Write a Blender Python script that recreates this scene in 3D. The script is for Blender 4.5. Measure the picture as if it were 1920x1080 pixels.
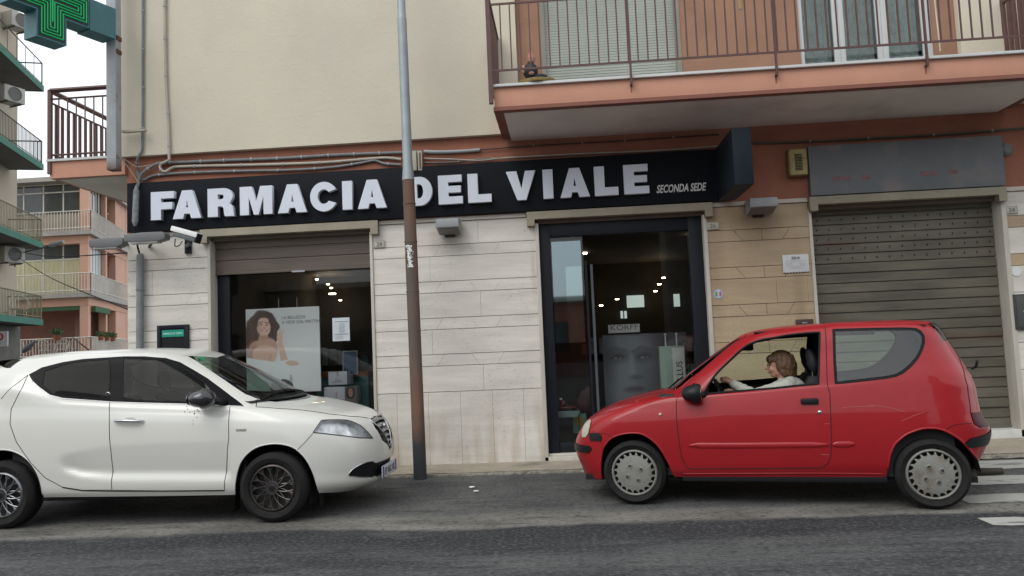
import bpy, bmesh, math, random
from mathutils import Vector, Matrix, noise
from mathutils.bvhtree import BVHTree
from math import sin, cos, pi, radians
random.seed(7)
for o in list(bpy.data.objects): bpy.data.objects.remove(o)
SC = bpy.context.scene
COL = SC.collection
# ------------------------------------------------------------------ camera
FPX = 1450.0
YAW, PITCH, ROLL = radians(3.862), radians(4.285), radians(-2.419)
CAMH = 1.41
_F = Vector((-sin(YAW)*cos(PITCH), cos(YAW)*cos(PITCH), sin(PITCH)))
_r = Vector((cos(YAW), sin(YAW), 0)); _u = _r.cross(_F)
CR = cos(ROLL)*_r + sin(ROLL)*_u
CU = -sin(ROLL)*_r + cos(ROLL)*_u
CAMP = Vector((0, 0, CAMH))
cd = bpy.data.cameras.new('camera'); cam = bpy.data.objects.new('camera', cd); COL.objects.link(cam)
cam.matrix_world = Matrix(((CR.x, CU.x, -_F.x, 0), (CR.y, CU.y, -_F.y, 0), (CR.z, CU.z, -_F.z, CAMH), (0, 0, 0, 1)))
cd.sensor_width = 36; cd.lens = FPX/1920*36; cd.clip_start = .05; cd.clip_end = 2000
SC.camera = cam
# ------------------------------------------------------------------ world, sun, exposure
w = bpy.data.worlds.new('World'); SC.world = w; w.use_nodes = True
nt = w.node_tree; nt.nodes.clear()
sky = nt.nodes.new('ShaderNodeTexSky'); sky.sky_type = 'NISHITA'; sky.sun_disc = False
sky.sun_elevation = radians(48); sky.sun_rotation = radians(215); sky.dust_density = 4; sky.air_density = 1
hs = nt.nodes.new('ShaderNodeHueSaturation'); hs.inputs['Saturation'].default_value = .25
mx = nt.nodes.new('ShaderNodeMix'); mx.data_type = 'RGBA'; mx.inputs[0].default_value = .72
mx.inputs[7].default_value = (8.2, 8.6, 9.0, 1)
bg = nt.nodes.new('ShaderNodeBackground'); bg.inputs[1].default_value = .12
wo = nt.nodes.new('ShaderNodeOutputWorld')
nt.links.new(sky.outputs[0], hs.inputs['Color']); nt.links.new(hs.outputs[0], mx.inputs[6])
nt.links.new(mx.outputs[2], bg.inputs[0]); nt.links.new(bg.outputs[0], wo.inputs[0])
sl = bpy.data.lights.new('sun', 'SUN'); sl.energy = .7; sl.angle = radians(35); sl.color = (1, .97, .92)
so = bpy.data.objects.new('sun', sl); COL.objects.link(so)
so.rotation_euler = (radians(42), 0, radians(-35)); so.location = (0, 0, 20)
SC.view_settings.view_transform = 'Standard'; SC.view_settings.look = 'None'
SC.view_settings.exposure = .5; SC.view_settings.gamma = 1
SC.render.engine = 'CYCLES'

# ------------------------------------------------------------------ helpers
def ray(x, y): return _F + (x-960)/FPX*CR - (y-540)/FPX*CU
def at(x, y, Y):
    "point where the photograph's pixel meets the vertical plane at distance Y"
    d = ray(x, y); return CAMP + d*(Y/d.y)
def atz(x, y, z=0.0):
    d = ray(x, y); return CAMP + d*((z-CAMH)/d.z)
def tag(o, label=None, cat=None, group=None, kind=None):
    if label: o['label'] = label
    if cat: o['category'] = cat
    if group: o['group'] = group
    if kind: o['kind'] = kind
    return o
def thing(name, label, cat, loc=(0, 0, 0), rz=0, group=None, parent=None):
    o = bpy.data.objects.new(name, None); COL.objects.link(o); o.empty_display_size = .2
    o.location = loc; o.rotation_euler = (0, 0, rz)
    if parent: o.parent = parent
    return tag(o, label, cat, group)
def mobj(name, me, mat=None, parent=None, label=None):
    o = bpy.data.objects.new(name, me); COL.objects.link(o)
    if mat is not None and not me.materials: me.materials.append(mat)
    if parent: o.parent = parent
    if label: o['label'] = label
    return o
class MB:
    def __init__(s): s.v = []; s.f = []; s.off = Vector((0, 0, 0))
    def add(s, vs, fs):
        n = len(s.v); s.v += [tuple(Vector(v)-s.off) for v in vs]; s.f += [tuple(i+n for i in f) for f in fs]; return s
    def box(s, x0, x1, y0, y1, z0, z1):
        return s.add([(x0,y0,z0),(x1,y0,z0),(x1,y1,z0),(x0,y1,z0),(x0,y0,z1),(x1,y0,z1),(x1,y1,z1),(x0,y1,z1)],
            [(0,3,2,1),(4,5,6,7),(0,1,5,4),(1,2,6,5),(2,3,7,6),(3,0,4,7)])
    def prism(s, poly, d):            # poly: list of 3-D points, d: extrusion vector
        n = len(poly); d = Vector(d); P = [Vector(p) for p in poly]
        nn = Vector((0,0,0))
        for i in range(n): nn += P[i].cross(P[(i+1) % n])
        if nn.dot(d) > 0: P = P[::-1]
        s.add(P+[p+d for p in P], [tuple(range(n)), tuple(range(2*n-1, n-1, -1))]+[(i, i+n, (i+1) % n+n, (i+1) % n) for i in range(n)])
        return s
    def tube(s, pts, r, seg=8, caps=True):
        P = [Vector(p) for p in pts]; n = len(P)
        R = r if isinstance(r, (list, tuple)) else [r]*n
        t0 = (P[1]-P[0]).normalized(); ref = Vector((0, 0, 1)) if abs(t0.z) < .9 else Vector((1, 0, 0))
        a = t0.cross(ref).normalized(); vs = []
        for i in range(n):
            t = (P[min(i+1, n-1)]-P[max(i-1, 0)]).normalized()
            a = (a - t*a.dot(t)).normalized(); b = t.cross(a)
            for k in range(seg):
                th = 2*pi*k/seg; vs.append(P[i]+(a*cos(th)+b*sin(th))*R[i])
        fs = [(i*seg+k, i*seg+(k+1) % seg, (i+1)*seg+(k+1) % seg, (i+1)*seg+k) for i in range(n-1) for k in range(seg)]
        if caps: fs += [tuple(range(seg))[::-1], tuple(range((n-1)*seg, n*seg))]
        return s.add(vs, fs)
    def bar(s, p, q, wd, hd=None):    # square bar
        return s.tube([p, q], (wd if hd is None else wd)*.7071, 4)
    def lathe(s, prof, c, axis='y', seg=32, close=False):   # prof: (r, h)
        vs = []; n = len(prof); c = Vector(c)
        for k in range(seg):
            th = 2*pi*k/seg
            for r, h in prof:
                p = {'y': Vector((r*cos(th), h, r*sin(th))), 'z': Vector((r*cos(th), r*sin(th), h)), 'x': Vector((h, r*cos(th), r*sin(th)))}[axis]
                vs.append(c+p)
        fs = []
        m = n if close else n-1
        for k in range(seg):
            for j in range(m):
                a, b = k*n+j, k*n+(j+1) % n; c2, d2 = ((k+1) % seg)*n+(j+1) % n, ((k+1) % seg)*n+j
                fs.append((a, b, c2, d2) if axis != 'y' else (a, d2, c2, b))
        return s.add(vs, fs)
    def ball(s, c, r, seg=16, rings=10, rot=None):
        c = Vector(c); R = Vector(r) if hasattr(r, '__len__') else Vector((r, r, r)); vs = []
        for i in range(1, rings):
            ph = pi*i/rings
            for k in range(seg):
                th = 2*pi*k/seg; p = Vector((R.x*sin(ph)*cos(th), R.y*sin(ph)*sin(th), R.z*cos(ph)))
                if rot: p = rot @ p
                vs.append(c+p)
        t = Vector((0, 0, R.z)); 
        if rot: t = rot @ t
        vs += [c+t, c-t]; N = len(vs)
        fs = [(i*seg+k, (i+1)*seg+k, (i+1)*seg+(k+1) % seg, i*seg+(k+1) % seg) for i in range(rings-2) for k in range(seg)]
        fs += [(N-2, k, (k+1) % seg) for k in range(seg)] + [(N-1, (rings-2)*seg+(k+1) % seg, (rings-2)*seg+k) for k in range(seg)]
        return s.add(vs, fs)
    def mesh(s, name, smooth=None, fix=False):
        me = bpy.data.meshes.new(name); me.from_pydata(s.v, [], s.f); me.update()
        if fix:
            bm = bmesh.new(); bm.from_mesh(me); bmesh.ops.recalc_face_normals(bm, faces=bm.faces); bm.to_mesh(me); bm.free()
        if smooth is not None:
            me.shade_smooth()
            if smooth < 180: me.set_sharp_from_angle(angle=radians(smooth))
        return me
    def build(s, name, mat, parent=None, smooth=None, bevel=0, label=None, fix=False):
        me = s.mesh(name, smooth, fix)
        if bevel:
            bm = bmesh.new(); bm.from_mesh(me)
            es = [e for e in bm.edges if e.is_manifold and e.calc_face_angle(0) > .6]
            bmesh.ops.bevel(bm, geom=es, offset=bevel, segments=2, affect='EDGES', profile=.6, clamp_overlap=True)
            bm.to_mesh(me); bm.free()
            if smooth is None: me.shade_smooth(); me.set_sharp_from_angle(angle=radians(35))
        return mobj(name, me, mat, parent, label)
def smoothpath(pts, n=6):
    P = [Vector(p) for p in pts]; out = []
    for i in range(len(P)-1):
        a, b, c, d = P[max(i-1, 0)], P[i], P[i+1], P[min(i+2, len(P)-1)]
        for k in range(n):
            t = k/n; out.append(.5*((2*b)+(c-a)*t+(2*a-5*b+4*c-d)*t*t+(3*b-a-3*c+d)*t**3))
    out.append(P[-1]); return out
def interp(tab, x):
    if x <= tab[0][0]: return tab[0][1]
    for (a, b), (c, d) in zip(tab, tab[1:]):
        if x <= c: return b+(d-b)*(x-a)/(c-a)
    return tab[-1][1]
def from_eval(ob):
    dg = bpy.context.evaluated_depsgraph_get(); me = bpy.data.meshes.new_from_object(ob.evaluated_get(dg)); d = ob.data
    bpy.data.objects.remove(ob); return me
def shape(loops, depth, bevel=0):
    "flat outline with holes extruded; local XY plane, centred in depth"
    c = bpy.data.curves.new('outline', 'CURVE'); c.dimensions = '2D'; c.fill_mode = 'BOTH'; c.extrude = depth/2; c.bevel_depth = bevel
    for L in loops:
        s = c.splines.new('POLY'); s.points.add(len(L)-1); s.use_cyclic_u = True
        for p, q in zip(s.points, L): p.co = (q[0], q[1], 0, 1)
    o = bpy.data.objects.new('outline', c); COL.objects.link(o); me = from_eval(o); return me
def text(body, size, depth=.002, offset=0, shear=0, align='LEFT', sx=1):
    c = bpy.data.curves.new('text', 'FONT'); c.body = body; c.size = size; c.extrude = depth/2; c.offset = offset; c.shear = shear
    c.align_x = align; c.resolution_u = 3
    o = bpy.data.objects.new('text', c); COL.objects.link(o); me = from_eval(o)
    if sx != 1: me.transform(Matrix.Diagonal((sx, 1, 1, 1)))
    return me
STAND = Matrix.Rotation(pi/2, 4, 'X')     # XY outline -> stands in the XZ plane facing -Y
def put(me, name, mat, parent, loc, rot=None, label=None):
    me.transform((Matrix.Translation(Vector(loc)) @ (rot.to_4x4() if rot else Matrix.Identity(4)) @ STAND))
    return mobj(name, me, mat, parent, label)
# ------------------------------------------------------------------ materials
MATS = {}
def M(name, col, rough=.7, metal=0, var=.12, scale=3, bump=0, bscale=40, coat=0, spec=.5, stretch=(1, 1, 1), emit=None, rnd=0, dirt=None, dscale=1.2, dth=.6):
    if name in MATS: return MATS[name]
    m = bpy.data.materials.new(name); m.use_nodes = True; n = m.node_tree.nodes; l = m.node_tree.links
    b = n['Principled BSDF']; b.inputs['Roughness'].default_value = rough; b.inputs['Metallic'].default_value = metal
    b.inputs['Specular IOR Level'].default_value = spec; b.inputs['Coat Weight'].default_value = coat; b.inputs['Coat Roughness'].default_value = .03
    tc = n.new('ShaderNodeNewGeometry'); mp = n.new('ShaderNodeMapping'); mp.inputs['Scale'].default_value = stretch
    l.new(tc.outputs['Position'], mp.inputs[0])
    nz = n.new('ShaderNodeTexNoise'); nz.inputs['Scale'].default_value = scale; nz.inputs['Detail'].default_value = 6; nz.inputs['Roughness'].default_value = .65
    l.new(mp.outputs[0], nz.inputs['Vector'])
    r = n.new('ShaderNodeMapRange'); r.inputs[1].default_value = .3; r.inputs[2].default_value = .7; r.inputs[3].default_value = 1-var; r.inputs[4].default_value = 1+var
    l.new(nz.outputs[0], r.inputs[0])
    vm = n.new('ShaderNodeVectorMath'); vm.operation = 'SCALE'; vm.inputs[0].default_value = col[:3]; l.new(r.outputs[0], vm.inputs['Scale'])
    out = vm.outputs[0]
    if rnd:
        oi = n.new('ShaderNodeObjectInfo'); r2 = n.new('ShaderNodeMapRange'); r2.inputs[3].default_value = 1-rnd; r2.inputs[4].default_value = 1+rnd
        l.new(oi.outputs['Random'], r2.inputs[0]); v2 = n.new('ShaderNodeVectorMath'); v2.operation = 'SCALE'; l.new(out, v2.inputs[0]); l.new(r2.outputs[0], v2.inputs['Scale']); out = v2.outputs[0]
    if dirt:
        d = n.new('ShaderNodeTexNoise'); d.inputs['Scale'].default_value = dscale; d.inputs['Detail'].default_value = 8; l.new(mp.outputs[0], d.inputs['Vector'])
        rr = n.new('ShaderNodeMapRange'); rr.inputs[1].default_value = dth; rr.inputs[2].default_value = dth+.15; l.new(d.outputs[0], rr.inputs[0])
        mx = n.new('ShaderNodeMix'); mx.data_type = 'RGBA'; l.new(rr.outputs[0], mx.inputs[0]); l.new(out, mx.inputs[6]); mx.inputs[7].default_value = (*dirt, 1); out = mx.outputs[2]
    l.new(out, b.inputs['Base Color'])
    if bump:
        bn = n.new('ShaderNodeTexNoise'); bn.inputs['Scale'].default_value = bscale; bn.inputs['Detail'].default_value = 5; l.new(mp.outputs[0], bn.inputs['Vector'])
        bp = n.new('ShaderNodeBump'); bp.inputs['Strength'].default_value = 1; bp.inputs['Distance'].default_value = bump; l.new(bn.outputs[0], bp.inputs['Height']); l.new(bp.outputs[0], b.inputs['Normal'])
    if emit: b.inputs['Emission Color'].default_value = (*emit[:3], 1); b.inputs['Emission Strength'].default_value = emit[3]
    MATS[name] = m; return m
def glass(name, tint, ior=1.45, rough=0, refl=1.0):
    if name in MATS: return MATS[name]
    m = bpy.data.materials.new(name); m.use_nodes = True; n = m.node_tree.nodes; l = m.node_tree.links; n.clear()
    t = n.new('ShaderNodeBsdfTransparent'); t.inputs[0].default_value = (*tint, 1)
    g = n.new('ShaderNodeBsdfGlossy'); g.inputs['Roughness'].default_value = rough; g.inputs[0].default_value = (refl, refl, refl, 1)
    fr = n.new('ShaderNodeFresnel'); fr.inputs[0].default_value = ior
    mx = n.new('ShaderNodeMixShader'); o = n.new('ShaderNodeOutputMaterial')
    l.new(fr.outputs[0], mx.inputs[0]); l.new(t.outputs[0], mx.inputs[1]); l.new(g.outputs[0], mx.inputs[2]); l.new(mx.outputs[0], o.inputs[0])
    MATS[name] = m; return m
def travertine(name, col, pit=.5):
    m = M(name, col, rough=.62, var=.16, scale=2.6, stretch=(.35, 1, 2.6), rnd=.02, bump=.0012, bscale=60, spec=.35)
    n = m.node_tree.nodes; l = m.node_tree.links; b = n['Principled BSDF']
    src = b.inputs['Base Color'].links[0].from_socket
    tc = n.new('ShaderNodeNewGeometry'); POS = tc.outputs['Position']; mp = n.new('ShaderNodeMapping'); mp.inputs['Scale'].default_value = (9, 9, 26); l.new(POS, mp.inputs[0])
    nz = n.new('ShaderNodeTexNoise'); nz.inputs['Scale'].default_value = 2.2; nz.inputs['Detail'].default_value = 9; nz.inputs['Roughness'].default_value = .75; l.new(mp.outputs[0], nz.inputs['Vector'])
    a = n.new('ShaderNodeMapRange'); a.inputs[1].default_value = .57; a.inputs[2].default_value = .65; l.new(nz.outputs[0], a.inputs[0])
    big = n.new('ShaderNodeTexNoise'); big.inputs['Scale'].default_value = 1.7; big.inputs['Detail'].default_value = 2; l.new(POS, big.inputs['Vector'])
    c = n.new('ShaderNodeMapRange'); c.inputs[1].default_value = .40; c.inputs[2].default_value = .60; l.new(big.outputs[0], c.inputs[0])
    mu = n.new('ShaderNodeMath'); mu.operation = 'MULTIPLY'; l.new(a.outputs[0], mu.inputs[0]); l.new(c.outputs[0], mu.inputs[1])
    m2 = n.new('ShaderNodeMath'); m2.operation = 'MULTIPLY'; m2.inputs[1].default_value = pit; l.new(mu.outputs[0], m2.inputs[0])
    mx = n.new('ShaderNodeMix'); mx.data_type = 'RGBA'; l.new(m2.outputs[0], mx.inputs[0]); l.new(src, mx.inputs[6]); mx.inputs[7].default_value = (col[0]*.35, col[1]*.33, col[2]*.28, 1)
    # rising damp stains low on the wall
    sx = n.new('ShaderNodeSeparateXYZ'); l.new(POS, sx.inputs[0])
    st = n.new('ShaderNodeTexNoise'); st.inputs['Scale'].default_value = 1.3; st.inputs['Detail'].default_value = 7
    ms = n.new('ShaderNodeMapping'); ms.inputs['Scale'].default_value = (3.5, 1, .7); l.new(POS, ms.inputs[0]); l.new(ms.outputs[0], st.inputs['Vector'])
    zr = n.new('ShaderNodeMapRange'); zr.inputs[1].default_value = .95; zr.inputs[2].default_value = .05; l.new(sx.outputs[2], zr.inputs[0])
    sr = n.new('ShaderNodeMapRange'); sr.inputs[1].default_value = .46; sr.inputs[2].default_value = .78; l.new(st.outputs[0], sr.inputs[0])
    sm = n.new('ShaderNodeMath'); sm.operation = 'MULTIPLY'; l.new(zr.outputs[0], sm.inputs[0]); l.new(sr.outputs[0], sm.inputs[1])
    m3 = n.new('ShaderNodeMix'); m3.data_type = 'RGBA'; l.new(sm.outputs[0], m3.inputs[0]); l.new(mx.outputs[2], m3.inputs[6]); m3.inputs[7].default_value = (.36, .26, .16, 1)
    # darker blobs with noisy edges below the lamps and at the lintel ends
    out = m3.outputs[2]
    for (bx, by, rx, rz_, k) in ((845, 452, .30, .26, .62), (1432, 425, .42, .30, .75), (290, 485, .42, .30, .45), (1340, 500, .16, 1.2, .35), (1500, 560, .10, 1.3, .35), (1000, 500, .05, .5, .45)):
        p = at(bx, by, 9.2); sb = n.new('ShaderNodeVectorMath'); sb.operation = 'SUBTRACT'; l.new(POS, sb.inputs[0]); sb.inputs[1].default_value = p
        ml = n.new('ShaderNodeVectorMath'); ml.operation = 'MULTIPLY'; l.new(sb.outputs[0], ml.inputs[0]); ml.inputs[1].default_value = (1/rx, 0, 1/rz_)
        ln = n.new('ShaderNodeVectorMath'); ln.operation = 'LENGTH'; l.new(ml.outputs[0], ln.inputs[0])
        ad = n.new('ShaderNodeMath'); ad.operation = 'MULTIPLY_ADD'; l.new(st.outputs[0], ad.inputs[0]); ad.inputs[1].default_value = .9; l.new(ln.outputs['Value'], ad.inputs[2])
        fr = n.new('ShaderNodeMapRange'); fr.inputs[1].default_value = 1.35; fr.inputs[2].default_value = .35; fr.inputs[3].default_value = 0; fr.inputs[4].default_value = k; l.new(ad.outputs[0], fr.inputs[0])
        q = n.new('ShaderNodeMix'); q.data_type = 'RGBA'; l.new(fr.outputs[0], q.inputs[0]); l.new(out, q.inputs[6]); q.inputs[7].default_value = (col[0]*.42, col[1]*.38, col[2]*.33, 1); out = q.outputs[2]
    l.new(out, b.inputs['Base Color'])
    return m
CREAM = M('cream_plaster', (.60, .55, .44), .9, var=.05, scale=.9, bump=.004, bscale=25, dirt=(.555, .51, .42), dscale=.6, dth=.52)
PINK = M('terracotta_plaster', (.34, .14, .09), .9, var=.12, scale=2.5, bump=.003, bscale=30)
PINKL = M('pink_fascia_paint', (.53, .27, .185), .85, var=.07, scale=2, bump=.002, bscale=30)
LIP = M('dark_terracotta_paint', (.22, .085, .06), .8, var=.1)
SOFFIT = M('grey_soffit_plaster', (.72, .69, .64), .9, var=.1, scale=1.2, dirt=(.56, .53, .48), dscale=.9, dth=.52)
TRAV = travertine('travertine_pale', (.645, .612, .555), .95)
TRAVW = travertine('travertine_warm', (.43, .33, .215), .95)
MORTAR = M('dark_joint', (.16, .13, .10), .9)
MARBLE = M('jamb_stone', (.50, .47, .41), .6, var=.12, scale=4, stretch=(3, 3, .6))
OLIVE = M('olive_lintel_stone', (.30, .27, .20), .75, var=.14, scale=3, bump=.002, bscale=40)
ANTH = M('anthracite_metal', (.013, .015, .021), .42, metal=.0, var=.06, spec=.18)
SIGNB = M('black_sign_panel', (.007, .009, .0125), .6, var=.1, scale=2, spec=.12)
NAVY = M('navy_box_metal', (.011, .017, .024), .5, var=.1, spec=.15)
LETW = M('white_letter_plastic', (.62, .66, .74), .45, var=.04)
BROWNM = M('brown_railing_paint', (.10, .045, .04), .55, var=.2, scale=9)
SHUT = M('roller_shutter_steel', (.132, .120, .092), .55, metal=.25, var=.30, scale=2.5, stretch=(.5, 1, 2.5), dirt=(.13, .075, .045), dscale=1.5, dth=.57)
SHUTB = M('brown_roller_shutter', (.115, .092, .075), .55, metal=.2, var=.18, scale=3, stretch=(.4, 1, 2))
WHITEP = M('white_paint', (.72, .73, .72), .5, var=.05)
GREYP = M('grey_conduit_plastic', (.17, .18, .185), .6, var=.2, scale=8)
LGREY = M('light_grey_metal', (.33, .35, .36), .5, var=.1, scale=5)
BLACKR = M('black_rubber', (.008, .008, .009), .6, spec=.2, var=.15, scale=10)
BLACKP = M('black_plastic', (.011, .012, .014), .42, spec=.25, var=.1)
DARK = M('dark_interior', (.012, .011, .010), .7)
# ------------------------------------------------------------------ SETTING: ground, road, pavement
def sheet(name, x0, x1, y0, y1, z, mat, nx=1, ny=1, kind='structure', zf=None):
    b = MB(); vs = []; fs = []
    for j in range(ny+1):
        for i in range(nx+1):
            x = x0+(x1-x0)*i/nx; y = y0+(y1-y0)*j/ny; vs.append((x, y, zf(x, y) if zf else z))
    fs = [(j*(nx+1)+i, j*(nx+1)+i+1, (j+1)*(nx+1)+i+1, (j+1)*(nx+1)+i) for j in range(ny) for i in range(nx)]
    b.add(vs, fs); o = b.build(name, mat); return tag(o, kind=kind)
gm = M('far_ground', (.075, .076, .075), .9, var=.15, scale=.5)
sheet('ground', -400, 400, -400, 400, -.012, gm)
def asphalt():
    m = bpy.data.materials.new('street_asphalt'); m.use_nodes = True; n = m.node_tree.nodes; l = m.node_tree.links; b = n['Principled BSDF']
    tc = n.new('ShaderNodeTexCoord'); sx = n.new('ShaderNodeSeparateXYZ'); l.new(tc.outputs['Object'], sx.inputs[0])
    def noi(sc, det=6, stretch=(1, 1, 1), ro=.6):
        mp = n.new('ShaderNodeMapping'); mp.inputs['Scale'].default_value = stretch; l.new(tc.outputs['Object'], mp.inputs[0])
        z = n.new('ShaderNodeTexNoise'); z.inputs['Scale'].default_value = sc; z.inputs['Detail'].default_value = det; z.inputs['Roughness'].default_value = ro
        l.new(mp.outputs[0], z.inputs['Vector']); return z.outputs[0]
    def mr(s, a, bb, c=0, d=1):
        r = n.new('ShaderNodeMapRange'); r.inputs[1].default_value = a; r.inputs[2].default_value = bb; r.inputs[3].default_value = c; r.inputs[4].default_value = d; l.new(s, r.inputs[0]); return r.outputs[0]
    def mix(f, a, c):
        x = n.new('ShaderNodeMix'); x.data_type = 'RGBA'
        if isinstance(f, float): x.inputs[0].default_value = f
        else: l.new(f, x.inputs[0])
        for s, k in ((a, 6), (c, 7)):
            if isinstance(s, tuple): x.inputs[k].default_value = (*s, 1)
            else: l.new(s, x.inputs[k])
        return x.outputs[2]
    def math(op, a, c):
        x = n.new('ShaderNodeMath'); x.operation = op
        for i, s in enumerate((a, c)):
            if isinstance(s, (int, float)): x.inputs[i].default_value = s
            else: l.new(s, x.inputs[i])
        return x.outputs[0]
    # wobble of the zone borders
    yy = math('ADD', sx.outputs[1], math('MULTIPLY', math('SUBTRACT', noi(1.1, 7, (.5, 1, 1)), .5), .55))
    lane = mix(mr(noi(1.5, 10, (.22, 1, 1), .78), .42, .60), (.026, .029, .033), (.090, .094, .094))
    fresh = mix(mr(noi(2.2, 7, (.4, 1, 1)), .4, .62), (.014, .016, .020), (.027, .030, .034))
    park = mix(mr(noi(1.4, 8), .38, .62), (.056, .059, .060), (.110, .110, .102))
    pale = mix(mr(noi(2.0, 6, (.5, 1, 1)), .4, .6), (.115, .109, .094), (.215, .205, .182))
    c = mix(mr(yy, 5.55, 5.80), lane, fresh)
    c = mix(mr(yy, 6.14, 6.24), c, pale)
    c = mix(mr(yy, 6.50, 6.75), c, park)
    # oil and damp patches between the cars
    oil = math('MULTIPLY', mr(noi(1.9, 7, (.45, 1.2, 1)), .54, .62), mr(yy, 6.6, 7.0))
    c = mix(math('MULTIPLY', oil, .75), c, (.035, .036, .038))
    # aggregate specks
    vo = n.new('ShaderNodeTexVoronoi'); vo.inputs['Scale'].default_value = 95; l.new(tc.outputs['Object'], vo.inputs['Vector'])
    sp = mr(noi(160, 2), .60, .68)
    c = mix(math('MULTIPLY', sp, .55), c, (.26, .26, .25)); c = mix(math('MULTIPLY', mr(noi(48, 3, (.55, 1, 1)), .53, .62), .55), c, (.17, .17, .165)); c = mix(math('MULTIPLY', mr(noi(36, 3, (.5, 1, 1)), .54, .63), .7), c, (.014, .015, .017)); c = mix(math('MULTIPLY', mr(noi(5.5, 8, (.18, 1.4, 1), .7), .56, .64), .6), c, (.022, .024, .027)); c = mix(math('MULTIPLY', mr(noi(3.1, 8, (.3, 1, 1), .7), .57, .66), .35), c, (.16, .158, .148))
    dk = mr(noi(120, 2), .62, .70); c = mix(math('MULTIPLY', dk, .6), c, (.02, .02, .022))
    # cracks
    ck = n.new('ShaderNodeTexVoronoi'); ck.feature = 'DISTANCE_TO_EDGE'; ck.inputs['Scale'].default_value = .8
    wv = n.new('ShaderNodeVectorMath'); wv.operation = 'ADD'; l.new(tc.outputs['Object'], wv.inputs[0])
    nn = n.new('ShaderNodeTexNoise'); nn.inputs['Scale'].default_value = 2.5; nn.inputs['Detail'].default_value = 6; l.new(tc.outputs['Object'], nn.inputs['Vector']); l.new(nn.outputs[1], wv.inputs[1]); l.new(wv.outputs[0], ck.inputs['Vector'])
    cr = math('MULTIPLY', mr(ck.outputs[0], .006, .0, 0, 1), mr(noi(.6, 2), .5, .6)); c = mix(math('MULTIPLY', cr, .8), c, (.02, .02, .02))
    l.new(c, b.inputs['Base Color']); b.inputs['Roughness'].default_value = .85; b.inputs['Specular IOR Level'].default_value = .3
    bp = n.new('ShaderNodeBump'); bp.inputs['Distance'].default_value = .010; bp.inputs['Strength'].default_value = 1
    l.new(math('ADD', noi(90, 3), math('MULTIPLY', noi(9, 5), 2.0)), bp.inputs['Height']); l.new(bp.outputs[0], b.inputs['Normal'])
    return m
sheet('road', -60, 60, -9, 8.64, 0, asphalt())
PAVE = M('worn_pavement_concrete', (.30, .262, .205), .9, var=.18, scale=6, bump=.004, bscale=60, stretch=(.6, 1, 1), dirt=(.16, .14, .115), dscale=2.5, dth=.58)
KERB = M('pebbled_kerb', (.22, .205, .17), .95, var=.35, scale=30, bump=.01, bscale=60)
def pz(x): return .055+.115*max(0, min(1, (x-.5)/4.4))
def pavez(x, y): 
    t = (y-8.62)/(9.3-8.62); return (.03+.02*max(0, min(1, (x-.5)/4.4)))*(1-t)+pz(x)*t
sheet('pavement', -5.55, 9, 8.66, 9.45, 0, PAVE, 40, 6, zf=lambda x, y: pavez(x, y)+.004*noise.noise((x*2, y*3, 0)))
kb = MB(); vs = []; fs = []
random.seed(3)
N = 300
prof = [(0, -.01), (.01, .02), (.035, .028), (.07, .034)]
for i in range(N+1):
    x = -5.56+i*(14.6/N)
    for j, (dy, z) in enumerate(prof):
        vs.append((x, 8.62+dy+random.uniform(-.012, .012)*(j < 3), z+pavez(x, 8.66)-.034+random.uniform(-.004, .004)))
for i in range(N):
    for j in range(3): a = i*4+j; fs.append((a, a+4, a+5, a+1))
kb.add(vs, fs); tag(kb.build('kerb', KERB), kind='structure')
tag(MB().box(-60, -5.56, 8.64, 80, -.005, .0).build('side_street', M('side_street_asphalt', (.09, .09, .09), .9, var=.15, scale=1, bump=.004, bscale=60)), kind='structure')
# worn zebra stripes
def worn():
    m = bpy.data.materials.new('worn_white_road_paint'); m.use_nodes = True; n = m.node_tree.nodes; l = m.node_tree.links; b = n['Principled BSDF']
    tc = n.new('ShaderNodeTexCoord'); mp = n.new('ShaderNodeMapping'); mp.inputs['Scale'].default_value = (.5, 1.4, 1); l.new(tc.outputs['Object'], mp.inputs[0])
    z = n.new('ShaderNodeTexNoise'); z.inputs['Scale'].default_value = 4; z.inputs['Detail'].default_value = 10; z.inputs['Roughness'].default_value = .72; l.new(mp.outputs[0], z.inputs['Vector'])
    r = n.new('ShaderNodeMapRange'); r.inputs[1].default_value = .52; r.inputs[2].default_value = .60; l.new(z.outputs[0], r.inputs[0])
    x = n.new('ShaderNodeMix'); x.data_type = 'RGBA'; l.new(r.outputs[0], x.inputs[0]); x.inputs[6].default_value = (.35, .35, .325, 1); x.inputs[7].default_value = (.13, .13, .125, 1)
    l.new(x.outputs[2], b.inputs['Base Color']); b.inputs['Roughness'].default_value = .8; return m
WORN = worn()
for i, (ya, yb, x0) in enumerate(((862, 878, 3.3), (891, 907, 3.2), (925, 942, 3.15), (969, 990, 2.95))):
    a = atz(1900, ya, .004).y; c = atz(1900, yb, .004).y
    b = MB(); n = 40; vs = []; fs = []
    for k in range(n+1):
        x = x0+(7.5-x0)*k/n; e = .012
        sk = .30*(1-k*3/n) if (i == 3 and k*3 < n) else 0
        vs += [(x, c+sk*.9*(a-c)+random.uniform(-e, e), .004), (x, a+random.uniform(-e, e), .004)]
    fs = [(2*k, 2*k+2, 2*k+3, 2*k+1) for k in range(n)]
    tag(b.add(vs, fs).build('zebra_stripe', WORN), kind='structure')
# litter on the asphalt
for k, (x, y, lab) in enumerate(((885, 914, 'scrap of white paper on the asphalt, the one nearer the pavement'), (893, 922, 'scrap of white paper on the asphalt, the one nearer the camera'))):
    p = atz(x, y, .006); b = MB(); r = [random.uniform(.02, .05) for _ in range(7)]
    b.prism([(p.x+r[i]*cos(i*.9), p.y+.8*r[i]*sin(i*.9), .008+.008*random.random()) for i in range(7)], (0, 0, .002))
    tag(b.build('paper_scrap', WHITEP), lab, 'litter', 'paper scraps between the two cars')
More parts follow.
